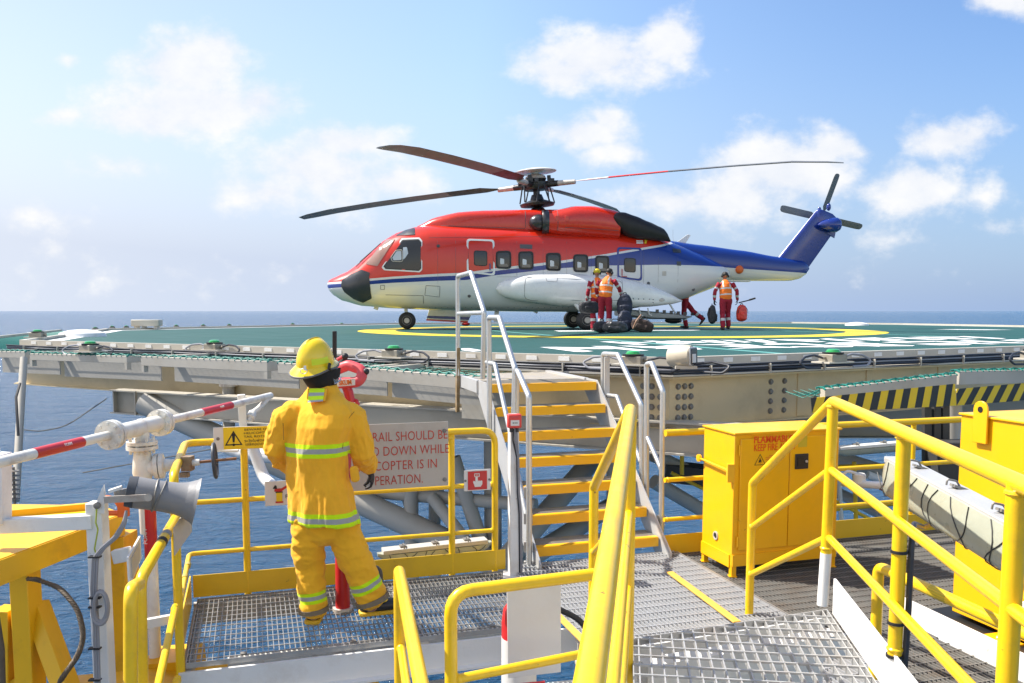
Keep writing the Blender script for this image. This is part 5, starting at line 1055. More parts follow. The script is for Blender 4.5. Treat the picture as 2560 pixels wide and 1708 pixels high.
for (x0, x1) in ((ca+.045, dm-.003), (dm+.003, cr-.045)):
    d_ = part(MB().slab([W(x0, cb-.002, CZ0+.13), W(x1, cb-.002, CZ0+.13), W(x1, cb-.002, CZ1-.035), W(x0, cb-.002, CZ1-.035)], -E2*.014), 'door', 'cabyel', cab, bevel=.004)
    for z in (CZ0+.2, CZ1-.12): part(MB().cyl(W(x0-.008 if x0 < dm-.1 else x1+.008, cb-.012, z-.04), W(x0-.008 if x0 < dm-.1 else x1+.008, cb-.012, z+.04), .008, 8), 'hinge', 'cabyel', d_)
    if x0 > dm:
        h0_ = bq(1836, 1058); ha, hz = ab(h0_)[0], h0_.z
        part(MB().slab([W(ha-.06, cb-.016, hz-.06), W(ha+.06, cb-.016, hz-.06), W(ha+.06, cb-.016, hz+.06), W(ha-.06, cb-.016, hz+.06)], -E2*.010), 'latch', 'black', d_, bevel=.006)
        part(MB().slab([W(ha-.04, cb-.027, hz-.035), W(ha+.015, cb-.027, hz-.035), W(ha+.015, cb-.027, hz+.035), W(ha-.04, cb-.027, hz+.035)], -E2*.004), 'latch_recess', 'ink', d_); part(MB().lathe(W(ha+.038, cb-.027, hz), -E2, [(0, .011), (.008, .010)], 12), 'lock', 'plate', d_)
bs = cb-.0175
for body, (u, v), sz, sx in (('FLAMMABLE', (1729.5, 1017.5), .074, .86), ('KEEP FIRE AWAY', (1729.5, 1036), .078, .64)):
    p = PB(u, v, bs); text('lettering', body, basis(p-E2*.001, E1, V((0, 0, 1))), sz, pm('cabinet_lettering_red', (.80, .07, .008), .4, var=.05, bump=0) if body[0] == 'F' else bpy.data.materials['cabinet_lettering_red'], cab, sx=sx, bold=.0012 if body[0] == 'F' else 0)
for i, wd in enumerate((.10, .17, .16, .05)): p = PB(1757+(8 if i in (0, 3) else 0), 1047+4.2*i, bs); part(MB().slab([p, p+E1*wd, p+E1*wd+V((0, 0, .007)), p+V((0, 0, .007))], -E2*.0008), 'small_print', pm('small_print_orange', (.75, .22, .01), .5, bump=0) if i == 0 else bpy.data.materials['small_print_orange'], cab, smooth=0)
p = PB(1744, 1061, bs); x, z = ab(p)[0], p.z+.02; o, i_ = tri(x, z, .10, 0, 0, 0, .07)
b = MB(); b.rings([[W(o[k][0], bs-.0008, o[k][1]), W(i_[k][0], bs-.0008, i_[k][1])] for k in range(3)], closed=False, loop=True, caps=False); part(b, 'flame_triangle', 'ink', cab, smooth=0)
part(MB().poly([W(x+q*.1, bs-.001, z+r_*.1) for q, r_ in ((-.10,-.28),(-.12,-.10),(-.04,.0),(-.02,.16),(.06,.02),(.08,-.06),(.12,-.02),(.12,-.18),(.07,-.28),(.03,-.15),(-.03,-.2))]), 'flame_icon', 'ink', cab, smooth=0)
p = PB(1832, 1012, bs); part(MB().slab([p+E1*q+V((0, 0, r_)) for q, r_ in ((0, -.05), (.08, -.05), (.08, .04), (0, .04))], -E2*.0008), 'data_label', pm('data_label_yellow', (.62, .46, .02), .5, bump=0), cab, smooth=0)
for x, y in ((ca+.02, cb+.02), (cr-.02, cb+.02), (ca+.02, cb+CD-.02), (cr-.02, cb+CD-.02)):
    part(MB().bar(W(x, y, ZP), W(x, y, CZ0), .04, .04, up=E2).box(W(x, y, ZP+.004), (.06, .06, .008)), 'leg', 'cabyel', cab, smooth=0)
part(MB().bar(W(ca-.004, cb+.03, CZ0+.04), W(ca-.004, cb+CD, CZ0+.04), .008, .10).bar(W(ca, cb-.005, CZ0+.05), W(cr, cb-.005, CZ0+.05), .012, .09), 'base_rail', 'cabyel', cab, smooth=0)
zl = PA(1650, 1066, ca).z
part(MB().tube([W(ca-.03, cb+CD+.02, zl+.01), W(ca-.035, cb+.05, zl-.01), W(ca-.03, cb+.02, zl-.03), W(ca-.03, cb+.02, zl-.10)], .009, 8).lathe(W(ca-.03, cb+CD+.02, zl+.01), -E1, [(-.01, .03), (.01, .03), (.012, .015)], 14).box(W(ca-.02, cb+.02, zl-.03), (.05, .05, .14)), 'locking_bar', 'cabyel', cab)
pv = PA(1643, 1229, ca); part(MB().lathe(pv, -E1, [(0, .035), (.008, .035), (.009, .024), (.003, .022)], 18), 'vent_ring', 'plate', cab); part(MB().lathe(pv, -E1, [(0, .022), (.004, .022)], 14), 'vent_hole', 'ink', cab)
# ------------------------------------------------------------------ large yellow box at the right
b0_ = PZ(2184, 1402, -2.0); bx = thing('equipment_box', tuple(b0_), 'large plain yellow steel box with a lifting lug at the right edge', 'steel box')
tz = PY(2198, 952, b0_.y).z; dl_ = -E2; dx_ = E1
part(MB().slab([b0_, b0_+dl_*1.25, b0_+dl_*1.25+dx_*1.0, b0_+dx_*1.0], (0, 0, tz-b0_.z)), 'box_body', 'cabyel', bx, bevel=.006)
part(MB().slab([b0_-dl_*.012-dx_*.012+V((0, 0, tz-b0_.z)), b0_+dl_*1.26-dx_*.012+V((0, 0, tz-b0_.z)), b0_+dl_*1.26+dx_*1.01+V((0, 0, tz-b0_.z)), b0_-dl_*.012+dx_*1.01+V((0, 0, tz-b0_.z))], (0, 0, .014)), 'lid', 'cabyel', bx, bevel=.003)
lg = pl(2256, 985, b0_, E1); lt_ = V((lg.x, lg.y, 0)); b = MB()
o = [(-.055, tz-.16), (.055, tz-.16), (.055, tz+.02)]+[(.055*math.cos(q), tz+.055+.055*math.sin(q)) for q in [math.pi*k/8 for k in range(9)]]+[(-.055, tz+.02)]
b.slab([lt_+dl_*x+V((0, 0, z))-dx_*.016 for x, z in o], -dx_*.014); lug = part(b, 'lifting_lug', 'cabyel', bx, bevel=.003)
part(MB().lathe(lt_-dx_*.029+V((0, 0, tz+.055)), -dx_, [(0, .02), (.003, .02)], 16), 'lug_hole', 'ink', lug)
part(MB().box(b0_+dl_*.45-dx_*.06+V((0, 0, -.03)), (.16, .2, .02), Matrix.Rotation(AL, 3, 'Z')), 'foot_plate', 'cabyel', bx); part(MB().lathe(b0_+dl_*.45-dx_*.06+V((0, 0, -.02)), (0, 0, 1), [(0, .03), (.012, .03), (.02, .02), (.05, .02), (.055, .01)], 6), 'anchor_bolt', 'galv', bx)
wp0 = pl(2318, 1378, b0_, E1)-dx_*.02; part(MB().slab([wp0, wp0+dl_*.2, wp0+dl_*.2+V((0, 0, .035)), wp0+V((0, 0, .035))], -dx_*.03), 'white_bracket', 'white', bx, bevel=.003)
# white kerb plates and the rail loop in front of it
kb = thing('kerb_plate', tuple(PZ(2070, 1430, ZP)), 'white steel kerb along the dark opening beside the big yellow box', 'kerb')
k0_, k1_ = PZ(2066, 1418, ZP), PZ(2330, 1552, ZP); part(MB().bar(k0_+V((0, 0, .07)), k1_+(k1_-k0_)*.2+V((0, 0, .07)), .012, .16), 'plate', 'white', kb, smooth=0)
part(MB().slab([k0_+V((.02, .03, .012)), k1_+V((.02, .03, .012)), k1_+V((.45, .1, .012)), k0_+V((.62, .25, .012))], (0, 0, .006)), 'dark_opening', 'ink', kb, smooth=0)
ra = PY(2016, 1300, 4.55); rb = PZ(2370, 1462, ra.z)
rail('single yellow rail loop with a worn band low beside the big yellow box', 'railing', [('top_rail', [V((ra.x, ra.y, ZP-.2)), ra, rb], .030, .05), ('worn_band', [ra.lerp(rb, .40), ra.lerp(rb, .52)], .0305, 0, pm('worn_yellow', (.50, .38, .012), .5, var=.2, bump=0))], loc=V((ra.x, ra.y, ZP)))
# ------------------------------------------------------------------ fluorescent fixtures
def fixture(p, q, label, wd=.17, mesh=True, loc=None, netn=10, up=V((0, 0, 1)), dp=.62, tray='white'):
    p, q = V(p), V(q); d = (q-p).normalized(); s_, u_ = frame(d, V(up).normalized())
    t = thing('tube_light', tuple(p.lerp(q, .5)), label, 'light fixture', 'fluorescent light fixtures')
    k = 9; prof = [(wd*.50*math.cos(a), -.015-wd*dp*math.sin(a)) for a in [math.pi*i/k for i in range(k+1)]]
    b = MB(); b.rings([[c+s_*(x*sc)+u_*(y*sc) for x, y in prof] for c, sc in ((p, .35), (p+d*.05, .75), (p+d*.12, 1), (q-d*.12, 1), (q-d*.05, .75), (q, .35))]); part(b, 'diffuser', 'lens', t, smooth=45)
    part(MB().bar(p+d*.04+u_*.005, q-d*.04+u_*.005, wd*.92, .035), 'lamp_tray', tray, t, bevel=.005)
    for f_ in (.22, .5, .78):
        c = p.lerp(q, f_); part(MB().tube([c+s_*wd*.4+u_*.022, c+s_*wd*.45+u_*.05, c+s_*wd*.1+u_*.055, c-s_*wd*.1+u_*.03], .005, 6, fil=.02).bar(c-s_*wd*.3+u_*.03, c+s_*wd*.2+u_*.03, .05, .012), 'clip', 'galvd', t)
    if mesh:
        b = MB(); L0 = (q-p).length
        for i in range(netn*2):
            f0 = (i/netn-.5)*1.0; sg = 1 if i % 2 else -1
            path = []
            for j in range(15):
                a = math.pi*j/14; f_ = f0+sg*.16*(j/14)+.03*math.sin(a*3+i)
                if 0.02 < f_ < .98: path.append(p+d*(L0*f_)+s_*(wd*.52*math.cos(a))+u_*(-.015-wd*(dp+.03)*math.sin(a)))
            if len(path) > 2: b.tube(path, .0028, 4)
        part(b, 'wire_guard', 'dark', t)
    return t
fixture(PY(2046, 1052, 4.75), PY(2400, 1243, 3.30), 'fluorescent light in a wire guard slung under the right guard rail', .135, up=(.30, .2, .93), dp=1.35, tray='alum')
fixture(PB(866, 1268, 1.42), PB(1127, 1240, 1.42), 'dirty fluorescent light lying behind the yellow toe board under the red lettered sign', .13, tray='plate')
fixture(PY(1915, 1030, 9.6), PY(2135, 1012, 9.9), 'greenish fluorescent light mounted behind the yellow cabinet', .13, False)
ar = [PY(1966, 946, 6.0), PY(1970, 955, 6.0), PY(2072, 1004, 5.3), PY(2082, 1045, 4.8)]
t = thing('support_arm', tuple(ar[-1]), 'thin white bent arm holding the fluorescent light on the right', 'bracket'); part(MB().tube(ar, .014, 8, fil=.04), 'arm', 'white', t); part(MB().ball(ar[0], .026), 'end_cap', 'white', t)
wp1, wp2 = PY(1935, 1109, 7.0), PY(2086, 1118, 6.4); t = thing('white_pipe', tuple(wp1), 'short white conduit with a small round box, seen under the right rail', 'pipe'); part(MB().tube([wp1, wp2], .03, 12).ball(wp2, .032), 'pipe', 'white', t); jb = PY(1972, 1103, 6.85); part(MB().lathe(jb, (0, 0, 1), [(-.02, .05), (.05, .05), (.06, .04)], 14), 'round_box', 'cream', t); part(MB().tube([jb+V((-.03, 0, .06)), jb+V((-.1, 0, .08)), jb+V((-.17, 0, .02))], .012, 8, fil=.04), 'cable', 'white', t)
# ------------------------------------------------------------------ safety nets round the deck
def PN(u, v, off, k0, k1): a, c = inset(off, 0)[k0], inset(off, 0)[k1]; e = (c-a).normalized(); return pl(u, v, a, V((e.y, -e.x, 0)))
def net(label, pts, th, k0, k1, off=1.35, rise=.02, tabs=True, web=True):
    (u0, v0), (u1, v1) = pts; p, q = PN(u0, v0, off, k0, k1), PN(u1, v1, off, k0, k1)
    e = (q-p).normalized(); a = inset(.12, 0)[k0]; c = inset(.12, 0)[k1]; ed = (c-a).normalized(); nn = V((ed.y, -ed.x, 0)); nn = nn if nn.y < 0 else -nn
    t = thing('safety_net', tuple(p.lerp(q, .5)), label, 'safety net', 'safety net panels round the deck')
    hz = V((0, 0, -th/2))
    part(MB().bar(p+hz, q+hz, .07, th), 'outer_beam', 'steel', t, bevel=.004)
    ip, iq = p-nn*1.15, q-nn*1.15; ip.z = p.z-.07; iq.z = q.z-.07
    for x, y in ((p, ip), (q, iq)) if web else (): part(MB().bar(x+hz+e*(.05 if x is p else -.05), y+e*(.05 if x is p else -.05), .07, th*.9), 'side_arm', 'steel', t, smooth=0)
    if web: part(MB().bar(p.lerp(ip, .45)+V((0, 0, -.22)), q.lerp(iq, .45)+V((0, 0, -.22)), .02, .26), 'web_plate', 'steeld', t, smooth=0)
    if tabs:
        for x, s_ in ((p, 1), (q, -1)): part(MB().bar(x+e*.03*s_+V((0, 0, -th)), x+e*.03*s_+V((0, 0, -th-.09)), .05, .07, up=nn), 'end_tab', 'steel', t, smooth=0)
    b = MB(); L0 = (q-p).length; k = int(L0/.11); ip, iq = (ip, iq) if web else (p-nn*.5+V((0, 0, -.12)), q-nn*.5+V((0, 0, -.12)))
    for i in range(k+1):
        x = p.lerp(q, i/k); y = ip.lerp(iq, i/k); m_ = x.lerp(y, .5)+V((0, 0, -.06)); b.tube([x+V((0, 0, .01)), m_, y+V((0, 0, .05))], .0035, 4)
        b.tube([x+nn*.037+V((0, 0, -.01)), x+V((0, 0, .012)), x-nn*.04+V((0, 0, .012)), x-nn*.06-e*.03+V((0, 0, .005))], .011, 5)
    for j in range(1, 10):
        f_ = j/10; b.tube([p.lerp(ip, f_)+V((0, 0, -.06*math.sin(math.pi*f_)+.03)), q.lerp(iq, f_)+V((0, 0, -.06*math.sin(math.pi*f_)+.03))], .0035, 4)
    b.tube([p.lerp(q, i/40)+V((0, 0, .018+.012*math.sin(i*1.9))) for i in range(41)], .008, 5)
    part(b, 'net', 'teal', t)
    return t, p, q, e, nn
net('safety net panel at the left edge of the picture', ((-70, 804), (62, 807)), .10, 0, 1)
net('second safety net panel from the left, above the sea', ((73, 811), (296, 817)), .10, 0, 1)
net('third safety net panel from the left, above the red banded pipe', ((328, 817), (618, 829)), .13, 0, 1)
net('safety net panel behind the firefighter helmet', ((642, 832), (826, 842)), .13, 0, 1, tabs=False)
net('safety net panel right of the firefighter, ending at the stairs', ((838, 844), (1131, 868)), .14, 0, 1, tabs=False)
# green netting at the far left corner
t = thing('safety_net', tuple(inset(.7, ZD)[1]), 'green mesh safety net at the far left corner of the deck', 'safety net', 'safety net panels round the deck')
b = MB(); i0, i1 = inset(.1, ZD-.10), inset(1.35, ZD-.02)
for i in range(60): f_ = i/59; b.tube([i0[1].lerp(i0[2], f_), i1[1].lerp(i1[2], f_)], .007, 4)
for j in range(12): b.tube([i0[1].lerp(i1[1], j/11), i0[2].lerp(i1[2], j/11)], .007, 4)
part(b, 'net', 'teal', t); part(MB().bar(i1[1], i1[2], .06, .1), 'outer_beam', 'steel', t, smooth=0)
def hazard(t, P4, n=15, lean=.55):
    TL, TR, BR, BL = P4; b = MB(); nn = (TR-TL).cross(BL-TL).normalized()*.0; L0 = (TR-TL).length; h = (TL-BL).length
    at = lambda x, y: (BL.lerp(BR, x)).lerp(TL.lerp(TR, x), y)
    w_ = 1/n; lx = lean*h/L0
    i = -int(lx/w_)-2
    while i < n+2:
        b.mi = i % 2; pts = []
        for x, y in ((i*w_, 0), ((i+1)*w_, 0), ((i+1)*w_+lx, 1), (i*w_+lx, 1)): pts.append((x, y))
        def cut(ps, f):
            o = []
            for j in range(len(ps)):
                a_, c_ = ps[j-1], ps[j]
                if (f(a_) >= 0) != (f(c_) >= 0): k = f(a_)/(f(a_)-f(c_)); o.append((a_[0]+(c_[0]-a_[0])*k, a_[1]+(c_[1]-a_[1])*k))
                if f(c_) >= 0: o.append(c_)
            return o
        pts = cut(pts, lambda q: q[0]); pts = cut(pts, lambda q: 1-q[0]) if pts else pts
        if len(pts) > 2: b.slab([at(*q) for q in pts], V((0, .012, 0)))
        i += 1
    return part(b, 'hazard_plate', [M['hazy'], M['hazk']], t, smooth=0)
t, p, q, e, nn = net('safety net panel with a hazard striped plate, right of the stairs', ((1888, 892), (2190, 859)), .15, 8, 0, 1.3, tabs=False, web=False)
hazard(t, [PN(u, v, 1.34, 8, 0) for u, v in ((1861, 914), (2192, 881), (2195, 931), (1864, 948))], 19)
t, p, q, e, nn = net('farther hazard striped safety net panel at the right edge', ((2196, 852), (2480, 846)), .16, 8, 0, 1.15, tabs=False, web=False)
hazard(t, [PN(u, v, 1.17, 8, 0) for u, v in ((2196, 893), (2480, 868), (2480, 909), (2196, 931))], 19, .9)
# ------------------------------------------------------------------ truss under the deck
tr_ = thing('deck_truss', (0, 12, -4), 'grey tubular steel truss carrying the helideck over the sea', 'truss')
p1, p2 = PY(268, 920, 13.0), PY(1250, 985, 9.9); p2.z = p1.z; e = (p2-p1).normalized()
part(MB().ibeam(p1, p2+e*2.9, .26, .36), 'main_beam', 'steel', tr_, smooth=0); part(MB().slab([p1+e*.6+V((-.1, -.05, -.18)), p1+e*.6+V((-.1, -.13, -.18)), p1+e*.6+V((-.1, -.13, .18)), p1+e*.6+V((-.1, -.05, .18))], e*.02).slab([p1+V((0, .12, -.18)), p1+V((0, -.13, -.18)), p1+V((0, -.13, .18)), p1+V((0, .12, .18))], e*.02), 'stiffener', 'steel', tr_, smooth=0)
for (a, c, r_) in [(((330, 925), 12.6), ((1150, 1300), 11.2), .17), (((540, 930), 14), ((1010, 1140), 12.5), .12), (((943, 1080), 11.6), ((945, 1330), 11.6), .10), (((997, 1060), 11.9), ((998, 1330), 11.9), .085), (((990, 1140), 11.4), ((1095, 1275), 11.0), .085),
                  (((1040, 1050), 11.3), ((1103, 1240), 11.3), .10), (((1130, 960), 11.5), ((1132, 1330), 11.5), .12), (((840, 1128), 12), ((1230, 1160), 11), .09), (((1140, 1310), 10.8), ((1360, 1055), 12.6), .15), (((1200, 1290), 11.2), ((1420, 1150), 13.5), .14), (((1412, 1000), 12), ((1414, 1400), 12), .13),
                  (((905, 1060), 12.5), ((960, 1230), 12.2), .07), (((1500, 1045), 12), ((1760, 1165), 13), .10), (((1500, 1105), 11.5), ((1780, 1270), 12.5), .10), (((1500, 1020), 14), ((1950, 1060), 16), .09), (((1880, 1040), 13), ((2230, 1150), 12), .13), (((524, 875), 12.4), ((526, 985), 12.4), .085), (((2185, 895), 10.5), ((2187, 1300), 10.5), .11), (((1900, 1120), 14), ((2250, 1290), 12), .09)]:
    part(MB().tube([PY(*a[0], a[1]), PY(*c[0], c[1])], r_, 16), 'brace', 'steeld', tr_)
part(MB().lathe(PY(524, 880, 12.4), (0, 0, -1), [(0, .13), (.04, .13), (.05, .09)], 18), 'pipe_flange', 'cream', tr_)
part(MB().tube([PY(525, 1030, 11.5), PY(560, 1040, 11.3), PY(640, 1050, 11)], .09, 14, fil=.2), 'white_drain_pipe', 'white', tr_)
for (u, v) in ((1096, 930),): p = PN(u, v, .5, 0, 1); part(MB().box(p, (.42, .04, .34), Matrix.Rotation(R(-29), 3, 'Z')), 'gusset_plate', 'steel', tr_, bevel=.004)
# lower walkway with yellow rails and cable ladder seen through the gaps at the right
lw = thing('lower_walkway', tuple(PY(2050, 1190, 11)), 'yellow railed lower walkway and cable ladders seen under the deck at the right', 'walkway')
for (a, c, r_, mt) in [((1800, 1075), (2230, 1062), .028, 'toeyel'), ((1800, 1180), (2230, 1140), .028, 'toeyel'), ((1960, 1060), (1965, 1215), .03, 'toeyel'), ((2055, 1060), (2058, 1205), .03, 'toeyel'), ((2135, 1050), (2138, 1200), .03, 'toeyel'), ((1880, 1130), (2040, 1215), .025, 'toeyel'), ((2010, 1110), (2160, 1195), .05, 'red'), ((1990, 1090), (2150, 1150), .06, 'white'), ((1540, 1020), (1625, 1060), .025, 'toeyel'), ((1540, 1085), (1620, 1125), .025, 'toeyel'), ((1565, 1015), (1565, 1090), .03, 'toeyel'), ((1850, 1095), (1880, 1235), .03, 'cream'), ((1925, 1090), (1932, 1215), .03, 'cream')]:
    part(MB().tube([PY(*a, 11.5), PY(*c, 11.5)], r_, 10), 'rail_bar' if mt == 'toeyel' else 'pipe_run', mt, lw)
for u in (2126, 2148, 2168): part(MB().bar(PY(u, 930, 10.2), PY(u, 1120, 10.2), .08, .08, up=V((0, 1, 0))), 'hanger_post', 'dark', lw, smooth=0)
part(MB().bar(PY(1700, 1100, 12.2), PY(1520, 1080, 12.2), .5, .25), 'cable_trough', 'dark', lw, smooth=0); part(MB().box(PY(2180, 1055, 10), (.4, .3, .45)), 'junction_box', 'dark', lw, bevel=.01)
# ------------------------------------------------------------------ left side: grey strut with guy wire
t = thing('net_strut', tuple(PY(36, 1110, 11)), 'thin grey strut hanging down the left edge with a coil ended cable', 'strut'); part(MB().tube([PY(55, 822, 12.2), PY(48, 930, 11.8), PY(36, 1150, 11)], .05, 12), 'pole', 'steel', t)
part(MB().tube([PY(46, 880, 11.6), PY(37, 912, 11.4), PY(42, 1000, 11.2)], .018, 6), 'cable', 'dark', t)
b = MB(); p, q = PY(31, 1072, 8), PY(34, 1160, 8); b.cyl(p, q, .012, 8)
for i in range(7): b.lathe(p.lerp(q, .08+.12*i), (q-p), [(0, .015), (.004, .05), (.012, .05), (.018, .015)], 14)
part(b, 'insulator_string', 'galvd', t)
t = thing('guy_wire', tuple(PY(230, 1070, 12)), 'thin wire sagging across the sea at the left', 'wire'); part(MB().tube([PY(40, 985, 12), PY(90, 990, 12), PY(150, 980, 12), PY(245, 915, 12.4)], .008, 5, fil=.4), 'wire', 'dark', t); part(MB().tube([PY(190, 1085, 11), PY(600, 1010, 11)], .008, 5), 'wire', 'dark', t)
# ------------------------------------------------------------------ firewater pipe, tee and valve
PZL = -.71; fw = thing('firewater_pipe', tuple(PZ(330, 985, PZL)), 'white foam pipe with red bands, tee and gate valve at the left', 'pipe')
q = [PZ(u, v, PZL) for u, v in ((-30, 1068), (110, 1036), (185, 1016), (262, 998), (330, 981), (372, 970), (462, 944), (516, 931), (556, 920), (621, 908))]
ax = (q[-1]-q[0]).normalized(); q = [q[0]+ax*((x-q[0]).dot(ax)) for x in q]
part(MB().cyl(q[0]-ax*.3, q[-1], .027, 18), 'pipe', 'cream', fw)
for i, j in ((1, 2), (6, 7)):
    part(MB().cyl(q[i]-ax*.08, q[j]+ax*.02, .0285, 18), 'red_band', 'red', fw)
    sd3 = V((ax.y, -ax.x, 0)); nn = (sd3+V((0, 0, .5))).normalized(); upv = nn.cross(ax).normalized(); upv = upv if upv.z > 0 else -upv
    text('lettering', 'FOAM', basis(q[i].lerp(q[j], .45)+nn*.0292-upv*.008, ax, upv), .022, M['board'], fw)
for i in (3, 5): part(MB().lathe(q[i]-ax*.03, ax, [(0, .03), (.0, .085), (.022, .085), (.023, .05), (.03, .05), (.031, .085), (.053, .085), (.06, .03)], 24), 'flange', 'cream', fw)
for i in (3, 5):
    for k in range(8):
        a_, b_ = frame(ax); c = q[i]+a_*.066*math.cos(k*.785)+b_*.066*math.sin(k*.785); part(MB().cyl(c-ax*.045, c+ax*.04, .010, 6), 'flange_bolt', 'cream', fw)
tee = q[4]; part(MB().cyl(q[3]+ax*.03, q[5]-ax*.03, .05, 20).ball(tee, .054), 'tee', 'cream', fw)
part(MB().lathe(tee, (0, 0, -1), [(0, .045), (.08, .045), (.085, .09), (.105, .09), (.106, .05), (.112, .05), (.113, .092), (.135, .092), (.15, .05), (.22, .058), (.28, .062), (.33, .045), (.36, .085), (.38, .085)], 24), 'riser', 'cream', fw)
for k in range(8): c = tee+V((.07*math.cos(k*.785), .07*math.sin(k*.785), -.11)); part(MB().cyl(c+V((0, 0, .05)), c-V((0, 0, .05)), .010, 6), 'flange_bolt', 'cream', fw)
vx = V((.96, .25, .06)).normalized(); vc = tee+V((0, 0, -.25))
vl = part(MB().lathe(vc, vx, [(0, .05), (.06, .055), (.065, .075), (.09, .078), (.092, .055), (.096, .078), (.12, .076), (.13, .04), (.20, .03), (.22, .022), (.33, .02)], 22), 'valve_body', 'cream', fw)
part(MB().cyl(vc+vx*.3, vc+vx*.55, .009, 8), 'valve_stem', pm('rusty_stem', (.25, .11, .04), .6, .3, var=.3, bump=.1), vl)
hw = vc+vx*.42; a_, b_ = frame(vx); part(MB().tube([hw+a_*.105*math.cos(k*.2094)+b_*.105*math.sin(k*.2094) for k in range(30)], .011, 8, loop=True), 'handwheel', 'hornd', vl)
for k in range(4): part(MB().tube([hw, hw+a_*.105*math.cos(k*1.57+.4)+b_*.105*math.sin(k*1.57+.4)], .008, 6), 'spoke', 'hornd', vl)
part(MB().box(vc+vx*.26+V((0, 0, .0)), (.06, .07, .09)).box(vc+vx*.24+V((0, 0, -.07)), (.05, .04, .03)), 'gland', pm('rusty_gland', (.30, .22, .14), .6, .2, var=.3, bump=.2, dirt=RUST, damt=.8, dsc=12), vl)
part(MB().cyl(tee+V((0, 0, -.36)), tee+V((.005, 0, -.66)), .036, 18), 'standpipe_upper', 'cream', fw)
z1_, z2_ = PY(337, 1166, tee.y).z, PY(340, 1282, tee.y).z; part(MB().cyl(V((tee.x+.03, tee.y, z1_)), V((tee.x+.03, tee.y, z2_)), .038, 20), 'red_standpipe', 'red', fw); part(MB().cyl(V((tee.x+.03, tee.y, z2_)), V((tee.x+.03, tee.y, -4.2)), .036, 20), 'white_standpipe', 'white', fw)
text('lettering', 'FOAM', basis(V((tee.x+.025, tee.y-.0385, z2_+.10)), (0, 0, 1), (-1, 0, 0)), .035, M['board'], fw)
part(MB().tube([q[-1]-ax*.05, q[-1], q[-1]+V((-.03, -.25, -.08)), q[-1]+V((-.07, -.35, -.12))], .022, 12, fil=.03).lathe(q[-1]+V((-.05, -.32, -.10)), V((-.04, -.6, -.3)), [(0, .022), (.02, .034), (.09, .036), (.10, .02), (.13, .012)], 14), 'foam_nozzle', 'cream', fw)
sb_ = q[8]; part(MB().bar(sb_+V((-.06, .0, .05)), sb_+V((-.05, 0, -.22)), .06, .09, up=E2), 'bracket', 'cream', fw, bevel=.004); part(MB().slab([sb_+V((-.1, -.05, -.22)), sb_+V((.02, -.05, -.22)), sb_+V((.0, -.3, -.36)), sb_+V((-.16, -.3, -.36))], (0, 0, .015)), 'bracket_foot', 'cream', fw)
part(MB().tube([sb_+V((-.02, .05, -.3)), sb_+V((.1, .0, -.62)), sb_+V((.25, -.2, -.66)), sb_+V((.5, -.25, -.66))], .045, 14, fil=.15), 'lower_pipe', 'white', fw)
# ------------------------------------------------------------------ loudspeaker on its white post
HD = 4.45
ps = thing('steel_post', tuple(PY(226, 1400, HD)), 'white steel post carrying the grey horn loudspeaker, cables strapped on', 'post')
pt = PY(222, 1150, HD); part(MB().bar(PY(222, 1152, HD), V((pt.x+.0, pt.y, -3.2)), .085, .085, up=V((0, 1, 0))), 'post', 'white', ps, bevel=.005)
part(MB().slab([PY(216, 1175, HD-.06), PY(226, 1140, HD-.06), PY(238, 1113, HD-.05), PY(240, 1135, HD-.05), PY(240, 1180, HD-.05)], V((0, .012, 0))), 'gusset', 'white', ps); part(MB().lathe(PY(224, 1160, HD-.062), (0, -1, 0), [(0, .018), (.01, .018), (.014, .009)], 12), 'bolt', 'galvd', ps)
part(MB().bar(PY(-30, 1208, HD-.05), PY(216, 1196, HD-.02), .07, .075), 'arm', 'white', ps, bevel=.004); part(MB().bar(PY(3, 1040, HD-.05), PY(3, 1200, HD-.05), .06, .1, up=V((0, 1, 0))), 'arm_post', 'white', ps, bevel=.006)
part(MB().bar(PY(262, 1278, HD), PY(300, 1270, HD), .05, .07), 'side_bracket', 'white', ps, bevel=.003)
fl = [PY(u, v, HD+dy) for u, v, dy in ((290, 1280, -.12), (318, 1230, .12), (320, 1282, .12), (294, 1345, -.12))]; fp_ = part(MB().slab(fl, V((.012, 0, 0))), 'reflector_plate', 'white', ps, bevel=.002)
cnt = sum(fl, V())/4; part(MB().slab([cnt+(x-cnt)*.72+V((.013, -.001, 0)) for x in fl], V((.004, 0, 0))), 'reflector_face', 'alum', fp_, smooth=0)
part(MB().bar(PY(290, 1440, HD+.1), PY(395, 1420, HD+.4), .04, .05), 'tie_bar', 'white', ps)
for i in range(3):
    part(MB().tube([PY(290, 1172, HD-.08), PY(283+3*i, 1200, HD-.1), PY(262+4*i, 1232, HD-.1), PY(232+4*i, 1258, HD-.1), PY(214+5*i, 1280, HD-.1), PY(211+5*i, 1350, HD-.1), PY(215+5*i, 1430, HD-.1), PY(222+4*i, 1620, HD-.1)], .007, 6, fil=.08), 'cable', 'gcable', ps)
part(MB().tube([PY(230+18*math.cos(a), 1395+38*math.sin(a), HD-.10-.03*math.sin(a)) for a in [2*math.pi*k/24 for k in range(24)]], .011, 8, loop=True).tube([PY(231+15*math.cos(a), 1393+34*math.sin(a), HD-.12) for a in [2*math.pi*k/24 for k in range(24)]], .011, 8, loop=True), 'cable_coil', 'gcable', ps)
for v in (1278, 1372, 1393, 1488, 1560): part(MB().box(PY(218, v, HD-.10), (.06, .03, .008)), 'cable_tie', 'black', ps)
part(MB().tube([PY(222, 1168, HD-.07), PY(220, 1200, HD-.07), PY(225, 1215, HD-.07), PY(217, 1260, HD-.07), PY(222, 1275, HD-.07)], .004, 6, fil=.03), 'earth_wire', pm('earth_wire', (.35, .42, .04), .5, bump=0), ps)
